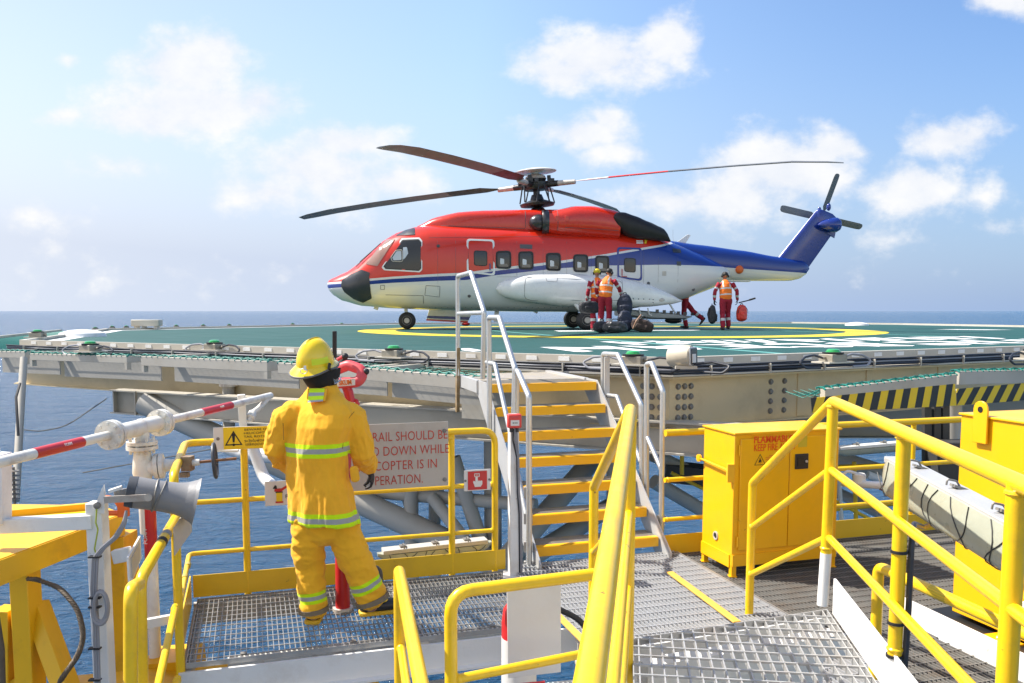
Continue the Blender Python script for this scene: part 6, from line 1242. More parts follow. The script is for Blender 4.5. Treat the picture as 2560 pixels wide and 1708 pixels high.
hs = thing('loudspeaker', tuple(PY(350, 1130, HD)), 'grey horn loudspeaker on the white post, mouth to the right', 'loudspeaker')
hb0, hb1 = PY(290, 1127, HD-.04), PY(452, 1151, HD+.07); ax = (hb1-hb0).normalized(); Lh = (hb1-hb0).length
part(MB().lathe(hb0, ax, [(0, .03), (.004, .080), (Lh*.13, .0845), (Lh*.135, .06)], 32), 'rear_cap', 'hornd', hs)
part(MB().lathe(hb0+ax*Lh*.13, ax, [(0, .05), (.001, .083), (Lh*.25, .081), (Lh*.42, .081), (Lh*.55, .084), (Lh*.66, .091), (Lh*.75, .101), (Lh*.82, .114), (Lh*.87, .128), (Lh*.872, .123), (Lh*.7, .095), (Lh*.5, .06)], 36), 'horn_bell', 'horn', hs)
a_, b_ = frame(ax); part(MB().tube([hb0+ax*Lh*.40+a_*.083*math.cos(k*.209)+b_*.083*math.sin(k*.209) for k in range(30)], .005, 6, loop=True).tube([hb0+ax*(Lh*.46+.02*math.sin(k*.209))+a_*.086*math.cos(k*.209)+b_*.086*math.sin(k*.209) for k in range(30)], .004, 6, loop=True), 'strap', 'galvd', hs)
part(MB().bar(PY(240, 1147, HD-.10), PY(344, 1142, HD-.13), .012, .035).tube([PY(340, 1142, HD-.145), PY(340, 1142, HD-.11)], .02, 10), 'bracket_arm', pm('rusty_bracket', (.42, .38, .33), .55, .3, var=.2, bump=.1, dirt=RUST, damt=.5, dsc=14), hs); part(MB().bar(PY(262, 1134, HD+.03), PY(320, 1122, HD+.1), .012, .035), 'bracket_arm', 'galv', hs); part(MB().bar(PY(250, 1128, HD-.04), PY(280, 1118, HD-.02), .04, .015), 'bracket_plate', 'white', hs)
# ------------------------------------------------------------------ yellow crane rest, lower left
ZC = -1.25; cr_ = thing('crane_rest', tuple(PZ(100, 1230, ZC)), 'yellow steel crane rest with splayed legs at the lower left', 'crane rest')
tp = [PZ(-60, 1305, ZC), PZ(282, 1178, ZC), PZ(232, 1160, ZC), PZ(15, 1157, ZC), PZ(-60, 1160, ZC)]
part(MB().slab(tp, (0, 0, -.02)), 'top_plate', 'craney', cr_, smooth=0)
part(MB().bar(tp[0]+V((0, 0, -.07)), tp[1]+V((0, 0, -.07)), .02, .13), 'front_beam', 'craney', cr_, smooth=0)
part(MB().bar(PZ(-30, 1190, ZC)+V((0, 0, .02)), PZ(215, 1168, ZC)+V((0, 0, .02)), .04, .04), 'stop_bar', 'craney', cr_, smooth=0)
part(MB().bar(tp[1]+V((-.06, .05, -.14)), tp[1]+V((-.06, .05, -3)), .16, .2, up=V((0, 1, 0))), 'leg', 'craney', cr_, bevel=.004)
lq = PY(62, 1400, 4.62); part(MB().bar(V((lq.x, lq.y, -1.38)), V((lq.x, lq.y, -3.4)), .10, .14, up=V((0, 1, 0))), 'leg', 'craney', cr_, bevel=.004)
part(MB().bar(PY(82, 1385, 4.7), PY(168, 1620, 4.5), .09, .12, up=V((0, 1, 0))), 'diagonal_leg', 'craney', cr_, bevel=.004)
part(MB().bar(PY(14, 1395, 4.62), PY(14, 1700, 4.62), .09, .12, up=V((0, 1, 0))), 'leg', 'craney', cr_, bevel=.004); part(MB().bar(PY(10, 1578, 4.6), PY(62, 1555, 4.6), .04, .05), 'cross_bar', 'craney', cr_, smooth=0); part(MB().slab([PY(20, 1410, 4.66), PY(48, 1410, 4.66), PY(48, 1600, 4.66), PY(20, 1600, 4.66)], (0, .01, 0)), 'web_panel', 'craney', cr_, smooth=0)
part(MB().bar(PY(180, 1582, 4.6), PY(560, 1545, 5.3), .3, .06), 'base_beam', 'craney', cr_, smooth=0); part(MB().bar(PY(395, 1500, 5.2), PY(420, 1700, 5.2), .3, .3, up=V((0, 1, 0))), 'base_post', 'craney', cr_, smooth=0)
t = thing('wire_rope', tuple(PY(190, 1400, 4.2)), 'thick rusty wire rope hanging in an arc at the lower left', 'rope')
rp = fillet([PY(60, 1328, 4.6), PY(85, 1330, 4.4), PY(140, 1350, 4.25), PY(180, 1400, 4.2), PY(193, 1460, 4.15), PY(180, 1505, 4.1), PY(150, 1545, 4.05), PY(95, 1630, 4.0)], .25, 6)
for k in range(5):                                          # five laid strands
    b = MB(); path = []; tot = 0
    fine = [rp[i].lerp(rp[i+1], j/4) for i in range(len(rp)-1) for j in range(4)]
    for i, c in enumerate(fine):
        if i: tot += (c-fine[i-1]).length
        d = (fine[min(i+1, len(fine)-1)]-fine[max(0, i-1)]); a_, b_ = frame(d, V((0, 1, 0))); an = tot*70+k*2*math.pi/5; path.append(c+(a_*math.cos(an)+b_*math.sin(an))*.0068)
    part(b.tube(path, .0072, 6), 'strand', 'rope', t)
t = thing('wire_rope', tuple(PY(5, 1500, 3.9)), 'second rusty wire rope crossing the lower left corner', 'rope'); part(MB().tube([PY(-10, 1400, 4), PY(4, 1490, 3.95), PY(8, 1640, 3.9)], .014, 10, fil=.1), 'strand', 'rope', t)
t = thing('shackle', tuple(PY(255, 1168, 4.9)), 'small orange shackle on the crane rest behind the loudspeaker', 'shackle'); c = PY(256, 1166, 4.9); part(MB().tube([c+V((-.06, 0, -.04)), c+V((-.06, 0, .03)), c+V((-.03, 0, .06)), c+V((.03, 0, .05)), c+V((.06, 0, .0)), c+V((.05, 0, -.05))], .018, 10, fil=.02), 'bow', 'orange', t); part(MB().tube([c+V((-.09, .0, -.03)), c+V((.08, 0, -.03))], .016, 10).box(c+V((.07, 0, .0)), (.05, .05, .1)), 'pin', 'orange', t)
# ------------------------------------------------------------------ foam monitor
mn = thing('foam_monitor', tuple(PZ(787, 1398, ZP)), 'red foam monitor with black knobs on a red standpipe in front of the firefighter', 'foam monitor')
MD = 6.02; pb = PZ(787, 1398, ZP); Mq = lambda u, v, dy=0: PY(u, v, MD+dy)
jt = Mq(800, 912)
part(MB().tube([pb, V((pb.x, pb.y, -1.5)), V((jt.x*.5+pb.x*.5, (jt.y+pb.y)/2, -1.1)), jt+V((0, 0, -.1))], .05, 20, r2=.035), 'standpipe', 'red', mn); part(MB().lathe(pb, (0, 0, 1), [(-.02, .07), (.015, .07), (.016, .05)], 20), 'base_collar', 'cream', mn)
part(MB().tube([Mq(805, 925), Mq(800, 900), Mq(790, 875)], .034, 18, fil=.03), 'swivel', 'red', mn)
part(MB().tube([Mq(770, 880, -.02), Mq(826, 877, -.02), Mq(834, 850, .02), Mq(800, 838, .06), Mq(770, 850, .1)], .038, 22, fil=.06), 'barrel_loop', 'redfade', mn)
for u, v in ((792, 818), (840, 853)): part(MB().cyl(Mq(u-18, v+8), Mq(u-4, v), .012, 8), 'knob_arm', 'redfade', mn); part(MB().ball(Mq(u, v), .024), 'knob', 'black', mn)
part(MB().bar(Mq(768, 858, .15), Mq(768, 760, .15), .028, .028, up=V((0, 1, 0))), 'black_lever', 'ink', mn, bevel=.003)
lb = Mq(768, 880, -.072); lx = (Mq(815, 876, -.072)-lb); part(MB().slab([lb+V((0, 0, -.025)), lb+lx+V((0, 0, -.025)), lb+lx+V((0, 0, .022)), lb+V((0, 0, .022))], V((0, .003, 0))), 'label_plate', 'board', mn, smooth=0); text('lettering', 'SKUM', basis(lb+lx*.22+V((0, -.001, -.016)), lx, V((0, 0, 1))), .046, pm('label_orange', (.75, .16, .02), .5, bump=0), mn, bold=.002, sx=.75)
for u, v in ((806, 912), (818, 920)): part(MB().tube([Mq(800, 915), Mq(u, v), Mq(u+4, v+10)], .014, 8, fil=.01), 'hand_crank', 'red', mn)
# ------------------------------------------------------------------ people
def blob(b, pts, side=V((1, 0, 0)), n=16, sq=1.):                 # rounded limb or trunk: pts = (point, half width, half depth)
    P = [V(p[0]) for p in pts]; rs = []; k = len(P)
    def ring(c, d, rx, ry):
        s_ = side-d*side.dot(d); s_ = s_.normalized() if s_.length > .05 else frame(d)[0]; f_ = d.cross(s_).normalized()
        return [c+s_*(rx*math.copysign(abs(math.cos(t))**sq, math.cos(t)))+f_*(ry*math.copysign(abs(math.sin(t))**sq, math.sin(t))) for t in [2*math.pi*i/n for i in range(n)]]
    d0 = (P[1]-P[0]).normalized(); d1 = (P[-1]-P[-2]).normalized()
    r0, r1 = pts[0], pts[-1]
    for a in (80, 55, 28): m_ = min(r0[1], r0[2]); rs.append(ring(P[0]-d0*m_*math.sin(R(a)), d0, r0[1]*math.cos(R(a)), r0[2]*math.cos(R(a))))
    for i in range(k):
        d = (P[min(i+1, k-1)]-P[max(i-1, 0)]).normalized(); rs.append(ring(P[i], d, pts[i][1], pts[i][2]))
    for a in (28, 55, 80): m_ = min(r1[1], r1[2]); rs.append(ring(P[-1]+d1*m_*math.sin(R(a)), d1, r1[1]*math.cos(R(a)), r1[2]*math.cos(R(a))))
    return b.rings(rs)
def L(p, r, r2=None): return (p, r, r2 or r)
def fuse(b, voxel, it=4, fac=.5):                           # weld the shapes into one continuous skin
    me = b.mesh('skin'); o = bpy.data.objects.new('skin', me); COL.objects.link(o)
    m = o.modifiers.new('r', 'REMESH'); m.mode = 'VOXEL'; m.voxel_size = voxel
    if it: s_ = o.modifiers.new('s', 'SMOOTH'); s_.factor = fac; s_.iterations = it
    bpy.context.view_layer.update(); return evald(o)
def wrinkle(me, amp, sc, stretch=(1, 1, 1), seed=0, mask=None, ridge=0):
    nn = [v_.normal.copy() for v_ in me.vertices]
    for v_, n_ in zip(me.vertices, nn):
        p = v_.co; q = V((p.x*stretch[0], p.y*stretch[1], p.z*stretch[2]))*sc+V((seed, seed*2, 0))
        h = mnoise.noise(q)+.55*mnoise.noise(q*2.1)+.3*mnoise.noise(q*4.3)+ridge*(.35-min(.7, abs(mnoise.noise(q*1.3+V((9, 3, 7))))*2.2)); k = mask(p) if mask else 1
        v_.co = p+n_*(h*amp*k)
def paint(me, fn):
    for f_ in me.polygons: f_.material_index = fn(f_.center)
def hand(b, wr, d, nrm, thumb, s_=1., curl=.9):            # palm, five bent fingers; d along the hand, nrm out of the palm
    d = d.normalized(); nrm = (nrm-d*nrm.dot(d)).normalized(); x = d.cross(nrm).normalized()
    blob(b, [(wr, .026*s_, .019*s_), (wr+d*.05*s_, .039*s_, .015*s_), (wr+d*.095*s_, .040*s_, .013*s_)], x, 12)
    for i, (o, ln) in enumerate(((-.030, .068), (-.010, .078), (.010, .074), (.030, .058))):
        p0 = wr+d*.095*s_+x*o*s_; path = [p0]; dd = d.copy()
        for j in range(3):
            a = curl*(.45+.25*j); dd = (dd*math.cos(a)+nrm*math.sin(a)).normalized() if j or True else dd
            path.append(path[-1]+dd*ln*s_*(.45, .32, .25)[j])
        blob(b, [L(p, (.0098-.0008*q)*s_) for q, p in enumerate(path)], x, 10)
    t0 = wr+d*.03*s_+x*thumb*.032*s_; t1 = t0+(d*.7+x*thumb*.6+nrm*.5).normalized()*.036*s_; t2 = t1+(d*.8+nrm*.7).normalized()*.03*s_
    blob(b, [L(t0, .0125*s_), L(t1, .011*s_), L(t2, .009*s_)], x, 10); return b
def headmesh(b, c, fwd, s_=1.):                             # skull, jaw, nose, ears
    fwd = V(fwd).normalized(); r_ = fwd.cross(V((0, 0, 1))).normalized(); u_ = r_.cross(fwd); B_ = Matrix((r_, fwd, u_)).transposed(); at = lambda x, y, z: c+r_*x*s_+fwd*y*s_+u_*z*s_
    b.ball(at(0, -.012, .03), (.076*s_, .096*s_, .09*s_), B_, 20, 12); blob(b, [(at(0, .02, -.02), .062*s_, .07*s_), (at(0, .035, -.075), .046*s_, .048*s_), (at(0, .05, -.098), .026*s_, .028*s_)], r_)
    blob(b, [L(at(0, .085, .02), .009*s_), L(at(0, .103, -.018), .014*s_), L(at(0, .092, -.03), .010*s_)]); 
    for e in (-1, 1): b.ball(at(.077*e, -.012, .0), (.012*s_, .02*s_, .032*s_), B_, 10, 6); b.ball(at(.03*e, .082, -.012), .016*s_, None, 8, 6)
    blob(b, [L(at(-.02, .09, -.055), .007*s_), L(at(.02, .09, -.055), .007*s_)])
    return at, B_
M['skin'] = pm('skin', (.36, .17, .10), .5, var=.08, bump=.02); M['hair'] = pm('black_hair', (.012, .010, .009), .6, var=.3, sc=40, bump=.3)
M['cover'] = pm('red_coverall', (.33, .012, .03), .85, var=.15, sc=8, bump=.2, bsc=40); M['sil'] = pm('reflective_silver', (.55, .55, .53), .4, .2, var=.08, bump=0)
M['vest'] = pm('orange_vest', (.95, .19, .012), .7, var=.08, sc=8, bump=.15, bsc=40); M['glove'] = pm('dark_glove', (.03, .03, .034), .7, var=.2, bump=.2); M['boot'] = pm('dark_boot', (.04, .03, .026), .6, var=.2, bump=.2)
def crew(loc, yaw, J, label, top='hair', vest=True, carry=None):
    T = Matrix.Translation(V(loc)) @ Matrix.Rotation(yaw, 4, 'Z')
    t = thing('person', tuple(loc), label, 'person', 'ground crew in red coveralls'); g = lambda k: V(J[k])
    b = MB(); X = V((1, 0, 0)); pel, ch, nk = g('pel'), g('ch'), g('nk')
    blob(b, [(pel+V((0, 0, -.03)), .165, .115), (pel.lerp(ch, .35), .16, .115), (pel.lerp(ch, .75), .178, .125), (ch+(nk-ch)*.25, .17, .11), (ch.lerp(nk, .7), .10, .085)], X)
    blob(b, [L(ch.lerp(nk, .7), .062), L(nk, .055), L(g('hd')-V((0, 0, .05)), .05)])
    bones = []
    for s_ in 'lr':
        sh, el, wr, hp, kn, an = [g(k+s_) for k in ('sh', 'el', 'wr', 'hp', 'kn', 'an')]
        blob(b, [L(sh.lerp(ch, .25), .075), L(sh, .072), L(sh.lerp(el, .5), .062), L(el, .056), L(el.lerp(wr, .5), .052), L(wr, .043)])
        blob(b, [L(hp, .105), L(hp.lerp(kn, .5), .09), L(kn, .078), L(kn.lerp(an, .45), .077), L(an+V((0, 0, .02)), .070)])
        bones += [(sh, el, [(.55, .75)]), (el, wr, [(.45, .72)]), (kn, an, [(.36, .56)]), (hp, kn, [])]
    at, B_ = headmesh(b, g('hd'), J.get('look', (0, 1, 0)))
    me = fuse(b, .0105, 3); wrinkle(me, .009, 9, seed=len(label))
    nkz = nk.z+.02
    def cls(p):
        if (p-g('hd')).length < .15 and p.z > nkz: return 1
        best = None
        for a, c, bands in bones:
            d = c-a; q = max(0, min(1, (p-a).dot(d)/d.length_squared)); e = (p-a-d*q).length
            if best is None or e < best[0]: best = (e, q, bands)
        return 2 if best[0] < .13 and any(x < best[1] < y for x, y in best[2]) else 0
    paint(me, cls); me.transform(T); mobj('body', me, [M['cover'], M['skin'], M['sil']], t, 0)
    for f_ in me.polygons: f_.use_smooth = True
    for s_, e in (('l', -1), ('r', 1)):
        wr, el = g('wr'+s_), g('el'+s_); b = MB(); blob(b, [L(wr.lerp(el, .12), .042), L(wr, .034)]); hand(b, wr+(wr-el).normalized()*.01, J.get('hdir'+s_, wr-el) if not isinstance(J.get('hdir'+s_), tuple) else V(J['hdir'+s_]), V((-e, .3, 0)), 1 if e < 0 else -1, 1.05, 1.0)
        hm = fuse(b, .0045, 2); hm.transform(T); mobj('glove', hm, M['glove'], t)
        an = g('an'+s_); td = V(J.get('toe'+s_, (0, 1, 0))).normalized(); b = MB(); blob(b, [L(an+V((0, 0, .07)), .058), L(an+V((0, 0, .0)), .056)]); up_ = V(J.get('sole'+s_, (0, 0, 1))).normalized()
        ft = an-up_*.05; blob(b, [(ft-td*.05, .042, .045), (ft+td*.07, .048, .042), (ft+td*.16, .044, .030), (ft+td*.19, .03, .022)], td.cross(up_).normalized())
        bmh = fuse(b, .008, 2); bmh.transform(T); mobj('boot', bmh, M['boot'], t)
    if vest:
        b = MB(); blob(b, [(pel.lerp(ch, .12), .185, .138), (pel.lerp(ch, .5), .185, .14), (pel.lerp(ch, .9), .196, .145), (ch+(nk-ch)*.3, .165, .128), (ch.lerp(nk, .62), .12, .105)], X)
        vm = fuse(b, .012, 2); wrinkle(vm, .008, 8, seed=3); ax_ = (ch-pel); 
        def vc(p):
            q = (p-pel).dot(ax_)/ax_.length_squared
            return 1 if .26 < q < .36 or .74 < q < .85 or (q > .85 and .085 < abs(p.x-ch.x*0-pel.x) < .125) else 0
        paint(vm, vc); vm.transform(T); mobj('vest', vm, [M['vest'], M['sil']], t)
    hd_ = g('hd'); b = MB()
    if top == 'helmet':
        b.ball(at(0, -.01, .055), (.105, .125, .085), B_, 20, 10); hm = fuse(b, .008, 2); hm.transform(T); h_ = mobj('helmet', hm, pm('yellow_crew_helmet', (.62, .50, .02), .4, var=.35, sc=20, bump=.05), t)
    else:
        b.ball(at(0, -.022, .047), (.084, .098, .088), B_, 20, 10); hm = fuse(b, .008, 1); hm.transform(T); mobj('hair', hm, M['hair'], t)
    for e in (-1, 1):
        b = MB(); c = at(.092*e, -.01, .005); ax2 = B_ @ V((1, 0, 0)); b.lathe(T @ c, (T.to_3x3() @ ax2)*e, [(-.02, .02), (-.015, .042), (.012, .04), (.025, .03)], 14); part(b, 'ear_defender', 'black', t)
    b = MB(); b.tube([T @ at(.10*math.cos(a), -.01, .02+.118*math.sin(a)) for a in [math.pi*k/12 for k in range(13)]], .008, 6); part(b, 'headband', 'black', t)
    return t, T
def bag(loc, yaw, size, label, mt, kind='duffel', group='luggage of the arriving passengers', lean=0, cat='bag'):
    t = thing('backpack' if kind == 'pack' else 'travel_bag', tuple(loc), label, cat, group); sx, sy, sz = size
    T = Matrix.Translation(V(loc)) @ Matrix.Rotation(yaw, 4, 'Z') @ Matrix.Rotation(lean, 4, 'Y'); b = MB()
    if kind == 'pack':
        blob(b, [(V((0, 0, sy*.45)), sx*.46, sy*.46), (V((0, .0, sz*.35)), sx*.5, sy*.5), (V((0, 0, sz*.7)), sx*.46, sy*.45), (V((0, 0, sz*.86)), sx*.34, sy*.34)], n=24, sq=.6); b2 = MB(); blob(b2, [(V((0, -sy*.45, sz*.18)), sx*.36, sy*.2), (V((0, -sy*.46, sz*.45)), sx*.36, sy*.2)])
    else:
        blob(b, [(V((-sx*.40, 0, sz*.48)), sz*.42, sy*.42), (V((-sx*.2, 0, sz*.5)), sz*.49, sy*.49), (V((sx*.2, 0, sz*.5)), sz*.49, sy*.49), (V((sx*.40, 0, sz*.47)), sz*.42, sy*.42)], V((0, 0, 1)), 24, .5); b2 = MB(); blob(b2, [(V((-sx*.28, -sy*.46, sz*.40)), sz*.22, sy*.12), (V((sx*.28, -sy*.46, sz*.40)), sz*.22, sy*.12)], V((0, 0, 1)))
    for bb_, nm in ((b, 'bag_body'), (b2, 'pocket')):
        me = fuse(bb_, .012, 3); wrinkle(me, .012, 7, seed=sx*90); me.transform(T); mobj(nm, me, mt, t)
    if kind == 'pack':
        part(MB().tube([T @ V((-.05, .02, sz*.95)), T @ V((-.03, .02, sz*1.05)), T @ V((.03, .02, sz*1.05)), T @ V((.05, .02, sz*.95))], .011, 8, fil=.02), 'handle', 'black', t)
        for e in (-1, 1): part(MB().tube([T @ V((e*sx*.25, sy*.4, sz*.85)), T @ V((e*sx*.3, sy*.62, sz*.5)), T @ V((e*sx*.32, sy*.4, sz*.12))], .018, 8, fil=.1), 'strap', 'black', t)
        part(MB().tube([T @ V((sx*.5*math.cos(a), -sy*.30, sz*.5+sz*.40*math.sin(a))) for a in [math.pi*k/14 for k in range(15)]], .007, 6), 'zip', 'cable', t)
    else:
        part(MB().tube([T @ V((-sx*.18, -sy*.2, sz*.95)), T @ V((-sx*.12, -sy*.1, sz*1.18)), T @ V((sx*.12, -sy*.1, sz*1.18)), T @ V((sx*.18, -sy*.2, sz*.95))], .012, 8, fil=.05), 'handle', 'black', t)
        part(MB().tube([T @ V((-sx*.46, -sy*.1, sz*.78)), T @ V((-sx*.3, -sy*.3, sz*.94)), T @ V((sx*.3, -sy*.3, sz*.94)), T @ V((sx*.46, -sy*.1, sz*.78))], .009, 6, fil=.08), 'zip', 'gcable', t)
    return t, T
def pose(**k):
    J = dict(pel=(0, 0, .93), ch=(0, .02, 1.30), nk=(0, .04, 1.47), hd=(0, .06, 1.61), shl=(-.20, .02, 1.38), shr=(.20, .02, 1.38), ell=(-.27, -.02, 1.10), elr=(.27, -.02, 1.10), wrl=(-.28, .06, .86), wrr=(.28, .06, .86),
             hpl=(-.09, 0, .88), hpr=(.09, 0, .88), knl=(-.11, .03, .49), knr=(.11, .03, .49), anl=(-.12, -.02, .09), anr=(.12, -.02, .09)); J.update(k); return J
MB_ = {k: pm(k, c, r_, var=.25, sc=10, bump=.25, bsc=30) for k, c, r_ in (('black_nylon', (.022, .023, .028), .6), ('navy_nylon', (.012, .018, .04), .6), ('shiny_black_nylon', (.03, .032, .036), .35), ('brown_canvas', (.045, .026, .02), .75), ('bright_red_vinyl', (.80, .05, .03), .35))}
g1 = PZ(1664, 757.5, ZD); g1.z = ZD+.006
crew(g1, R(2), pose(pel=(0, 0, .92), ch=(-.01, .05, 1.29), nk=(0, .10, 1.45), hd=(0, .14, 1.58), look=(.0, 1, -.25), shl=(-.20, .05, 1.37), shr=(.20, .05, 1.37), ell=(-.33, -.0, 1.14), elr=(.33, -.0, 1.14), wrl=(-.33, .04, .89), wrr=(.36, .06, .90), hdirl=(0, 0, -1), hdirr=(0, 0, -1),
     hpl=(-.09, 0, .87), hpr=(.09, 0, .87), knl=(-.10, -.02, .47), knr=(.11, .14, .50), anl=(-.10, -.12, .09), anr=(.13, .12, .11)), 'crewman in an orange vest walking away between a black pack and a red bag')
bag(g1+V((-.38, .03, .18)), R(80), (.34, .22, .56), 'black backpack hanging from the left hand of the walking crewman', MB_['black_nylon'], 'pack', cat='backpack')
t, T = bag(g1+V((.50, .05, .25)), R(20), (.34, .2, .50), 'shiny red bag hanging from the right hand of the walking crewman', MB_['bright_red_vinyl'], 'pack')
o = MB().tube([g1+V((.38, -.02, .80)), g1+V((.62, -.04, .86)), g1+V((.85, -.06, .93))], .018, 10).cyl(g1+V((.68, -.045, .88)), g1+V((.86, -.06, .935)), .028, 10).build('umbrella', M['black']); tag(o, 'folded black umbrella sticking out over the shiny red bag', 'umbrella', None)
g2 = PZ(1388, 761.5, ZD); g2.z = ZD+.006
crew(g2, R(-22), pose(pel=(0, 0, .95), ch=(.02, .06, 1.31), nk=(.05, .12, 1.46), hd=(.07, .18, 1.58), look=(.5, 1, -.35), shl=(-.18, .05, 1.38), shr=(.22, .08, 1.38), ell=(-.27, .04, 1.12), elr=(.33, .22, 1.17), wrl=(-.24, .2, .93), wrr=(.36, .34, .99), hdirr=(0, .1, -1), hdirl=(0, .3, -1)), 'crewman in an orange vest lifting the tallest dark backpack beside the luggage heap')
g3 = PZ(1370, 759.6, ZD); g3.z = ZD+.006; g3 += V((0, 0, 0))
crew(g3, R(10), pose(look=(.3, 1, -.3), ell=(-.27, .0, 1.11), wrl=(-.26, .12, .86), hdirl=(0, .1, -1)), 'crewman in a yellow helmet standing half hidden at the left behind his workmate', 'helmet')
g4 = PZ(1573, 753.7, ZD); g4.z = ZD+.006
crew(g4, R(78), pose(pel=(0, .02, .95), ch=(0, .2, 1.28), nk=(0, .28, 1.42), hd=(0, .36, 1.54), look=(0, 1, -.2), shl=(-.2, .22, 1.34), shr=(.2, .22, 1.34), ell=(-.22, .45, 1.3), elr=(.22, .45, 1.3), wrl=(-.2, .68, 1.3), wrr=(.2, .68, 1.3), hpl=(-.09, .03, .88), hpr=(.09, .03, .88), knl=(-.10, .06, .47), anl=(-.1, -.02, .09), knr=(.10, -.22, .56), anr=(.11, -.52, .30), toer=(0, .55, -.8), soler=(0, .8, .55)), 'crewman at the lowered ramp, only his legs showing, one kicked back')
bg = lambda u, v: V((*PZ(u, v, ZD).xy, ZD+.006))
bag(g2+V((.52, -.10, .40)), R(-10), (.42, .26, .62), 'tallest dark navy backpack held up by its handle next to the crewman', MB_['navy_nylon'], 'pack', cat='backpack')
bag(g3+V((-.22, -.05, .48)), R(10), (.50, .28, .36), 'dark bag held low by the crewman in the yellow helmet', MB_['black_nylon'])
bag(bg(1380, 764), R(8), (.30, .25, .30), 'small black bag at the left end of the luggage heap', MB_['black_nylon'])
bag(bg(1411, 765), R(-6), (.52, .28, .30), 'shiny black duffel with a pale zip at the front of the luggage heap', MB_['shiny_black_nylon'])
bag(bg(1434, 762.5), R(12), (.42, .28, .56), 'navy backpack standing in the middle of the luggage heap', MB_['navy_nylon'], 'pack', cat='backpack')
t, T = bag(bg(1470, 763), R(-14), (.46, .28, .36), 'brown patterned bag with a tan strap at the right end of the luggage heap', MB_['brown_canvas'], lean=.25)
part(MB().tube([T @ V((-.2, -.17, .05)), T @ V((-.17, -.2, .25)), T @ V((-.1, -.05, .45))], .02, 6, fil=.08), 'tan_strap', pm('tan_leather', (.36, .20, .12), .6, bump=.05), t)
# ------------------------------------------------------------------ firefighter
FD = 5.45
def F(u, v, dy=0.): return PY(u, v, FD+dy)
def fabric(name, base, bands):
    m = pm(name, base, .85, var=.06, sc=3, bump=.12, bsc=240, dirt=tuple(c*.55 for c in base), damt=.28, dsc=3.4, spec=.2); nt = m.node_tree; N, Lk = nt.nodes, nt.links
    b = N['Principled BSDF']; b.inputs['Sheen Weight'].default_value = .35; b.inputs['Sheen Tint'].default_value = (1, .75, .3, 1); col = b.inputs['Base Color'].links[0].from_socket; tc = N.new('ShaderNodeTexCoord'); sp = N.new('ShaderNodeSeparateXYZ'); Lk.new(tc.outputs['Object'], sp.inputs[0])
    def mth(op, *a):
        n = N.new('ShaderNodeMath'); n.operation = op
        for i, x in enumerate(a):
            if isinstance(x, (int, float)): n.inputs[i].default_value = x
            else: Lk.new(x, n.inputs[i])
        return n.outputs[0]
    for p0, d, x0, x1, hw in bands:                          # each band: lime, silver, lime
        d = V(d).normalized(); dp = N.new('ShaderNodeVectorMath'); dp.operation = 'DOT_PRODUCT'; Lk.new(tc.outputs['Object'], dp.inputs[0]); dp.inputs[1].default_value = d
        q = mth('SUBTRACT', dp.outputs['Value'], V(p0).dot(d)); xm = mth('COMPARE', sp.outputs[0], (x0+x1)/2, (x1-x0)/2)
        for w_, c in ((hw, (.62, .90, .008)), (hw*.36, (.36, .37, .36))):
            f_ = mth('MULTIPLY', mth('COMPARE', q, 0., w_), xm); k = N.new('ShaderNodeMix'); k.data_type = 'RGBA'; Lk.new(f_, k.inputs['Factor']); Lk.new(col, k.inputs['A']); k.inputs['B'].default_value = c+(1,); col = k.outputs['Result']
    Lk.new(col, b.inputs['Base Color']); return m
ff = thing('person', tuple(PZ(790, 1420, ZP)), 'firefighter in a yellow suit and helmet, seen from behind on the small platform', 'person')
# body (mostly under the clothing)
b = MB(); X = V((1, 0, 0)); up = V((0, 0, 1))
hc = F(733, 832, .05); look = V((.55, .82, .05))
blob(b, [(F(745, 1200), .16, .12), (F(735, 1080), .16, .12), (F(735, 980), .17, .10), (F(738, 930, .04), .10, .06)], X); blob(b, [L(F(739, 925, .06), .05), L(F(736, 860, .06), .052)])
_at, _B = headmesh(b, hc, look, 1.02)
SHL, ELL, WRL = F(662, 950), F(632, 1028, .03), F(668, 1070, .27); SHR, ELR, WRR = F(806, 950), F(832, 1040, .02), F(846, 1072, .20)
for a, c, e in ((SHL, ELL, WRL), (SHR, ELR, WRR)): blob(b, [L(a, .06), L(c, .045), L(e, .035)])
HPL, KNL, ANL = F(702, 1215), F(711, 1312, .02), F(720, 1408, -.03); HPR, KNR, ANR = F(790, 1215), F(822, 1302, .0), F(852, 1390, .02)
for a, c, e in ((HPL, KNL, ANL), (HPR, KNR, ANR)): blob(b, [L(a, .085), L(c, .06), L(e, .045)])
me = fuse(b, .011, 3); mobj('body', me, M['skin'], ff)
for s_, e in ((1, 'r'), (-1, 'l')):
    eb = MB().ball(_at(.032*s_, .088, .012), .013, None, 12, 8); part(eb, 'eye', 'board', ff)
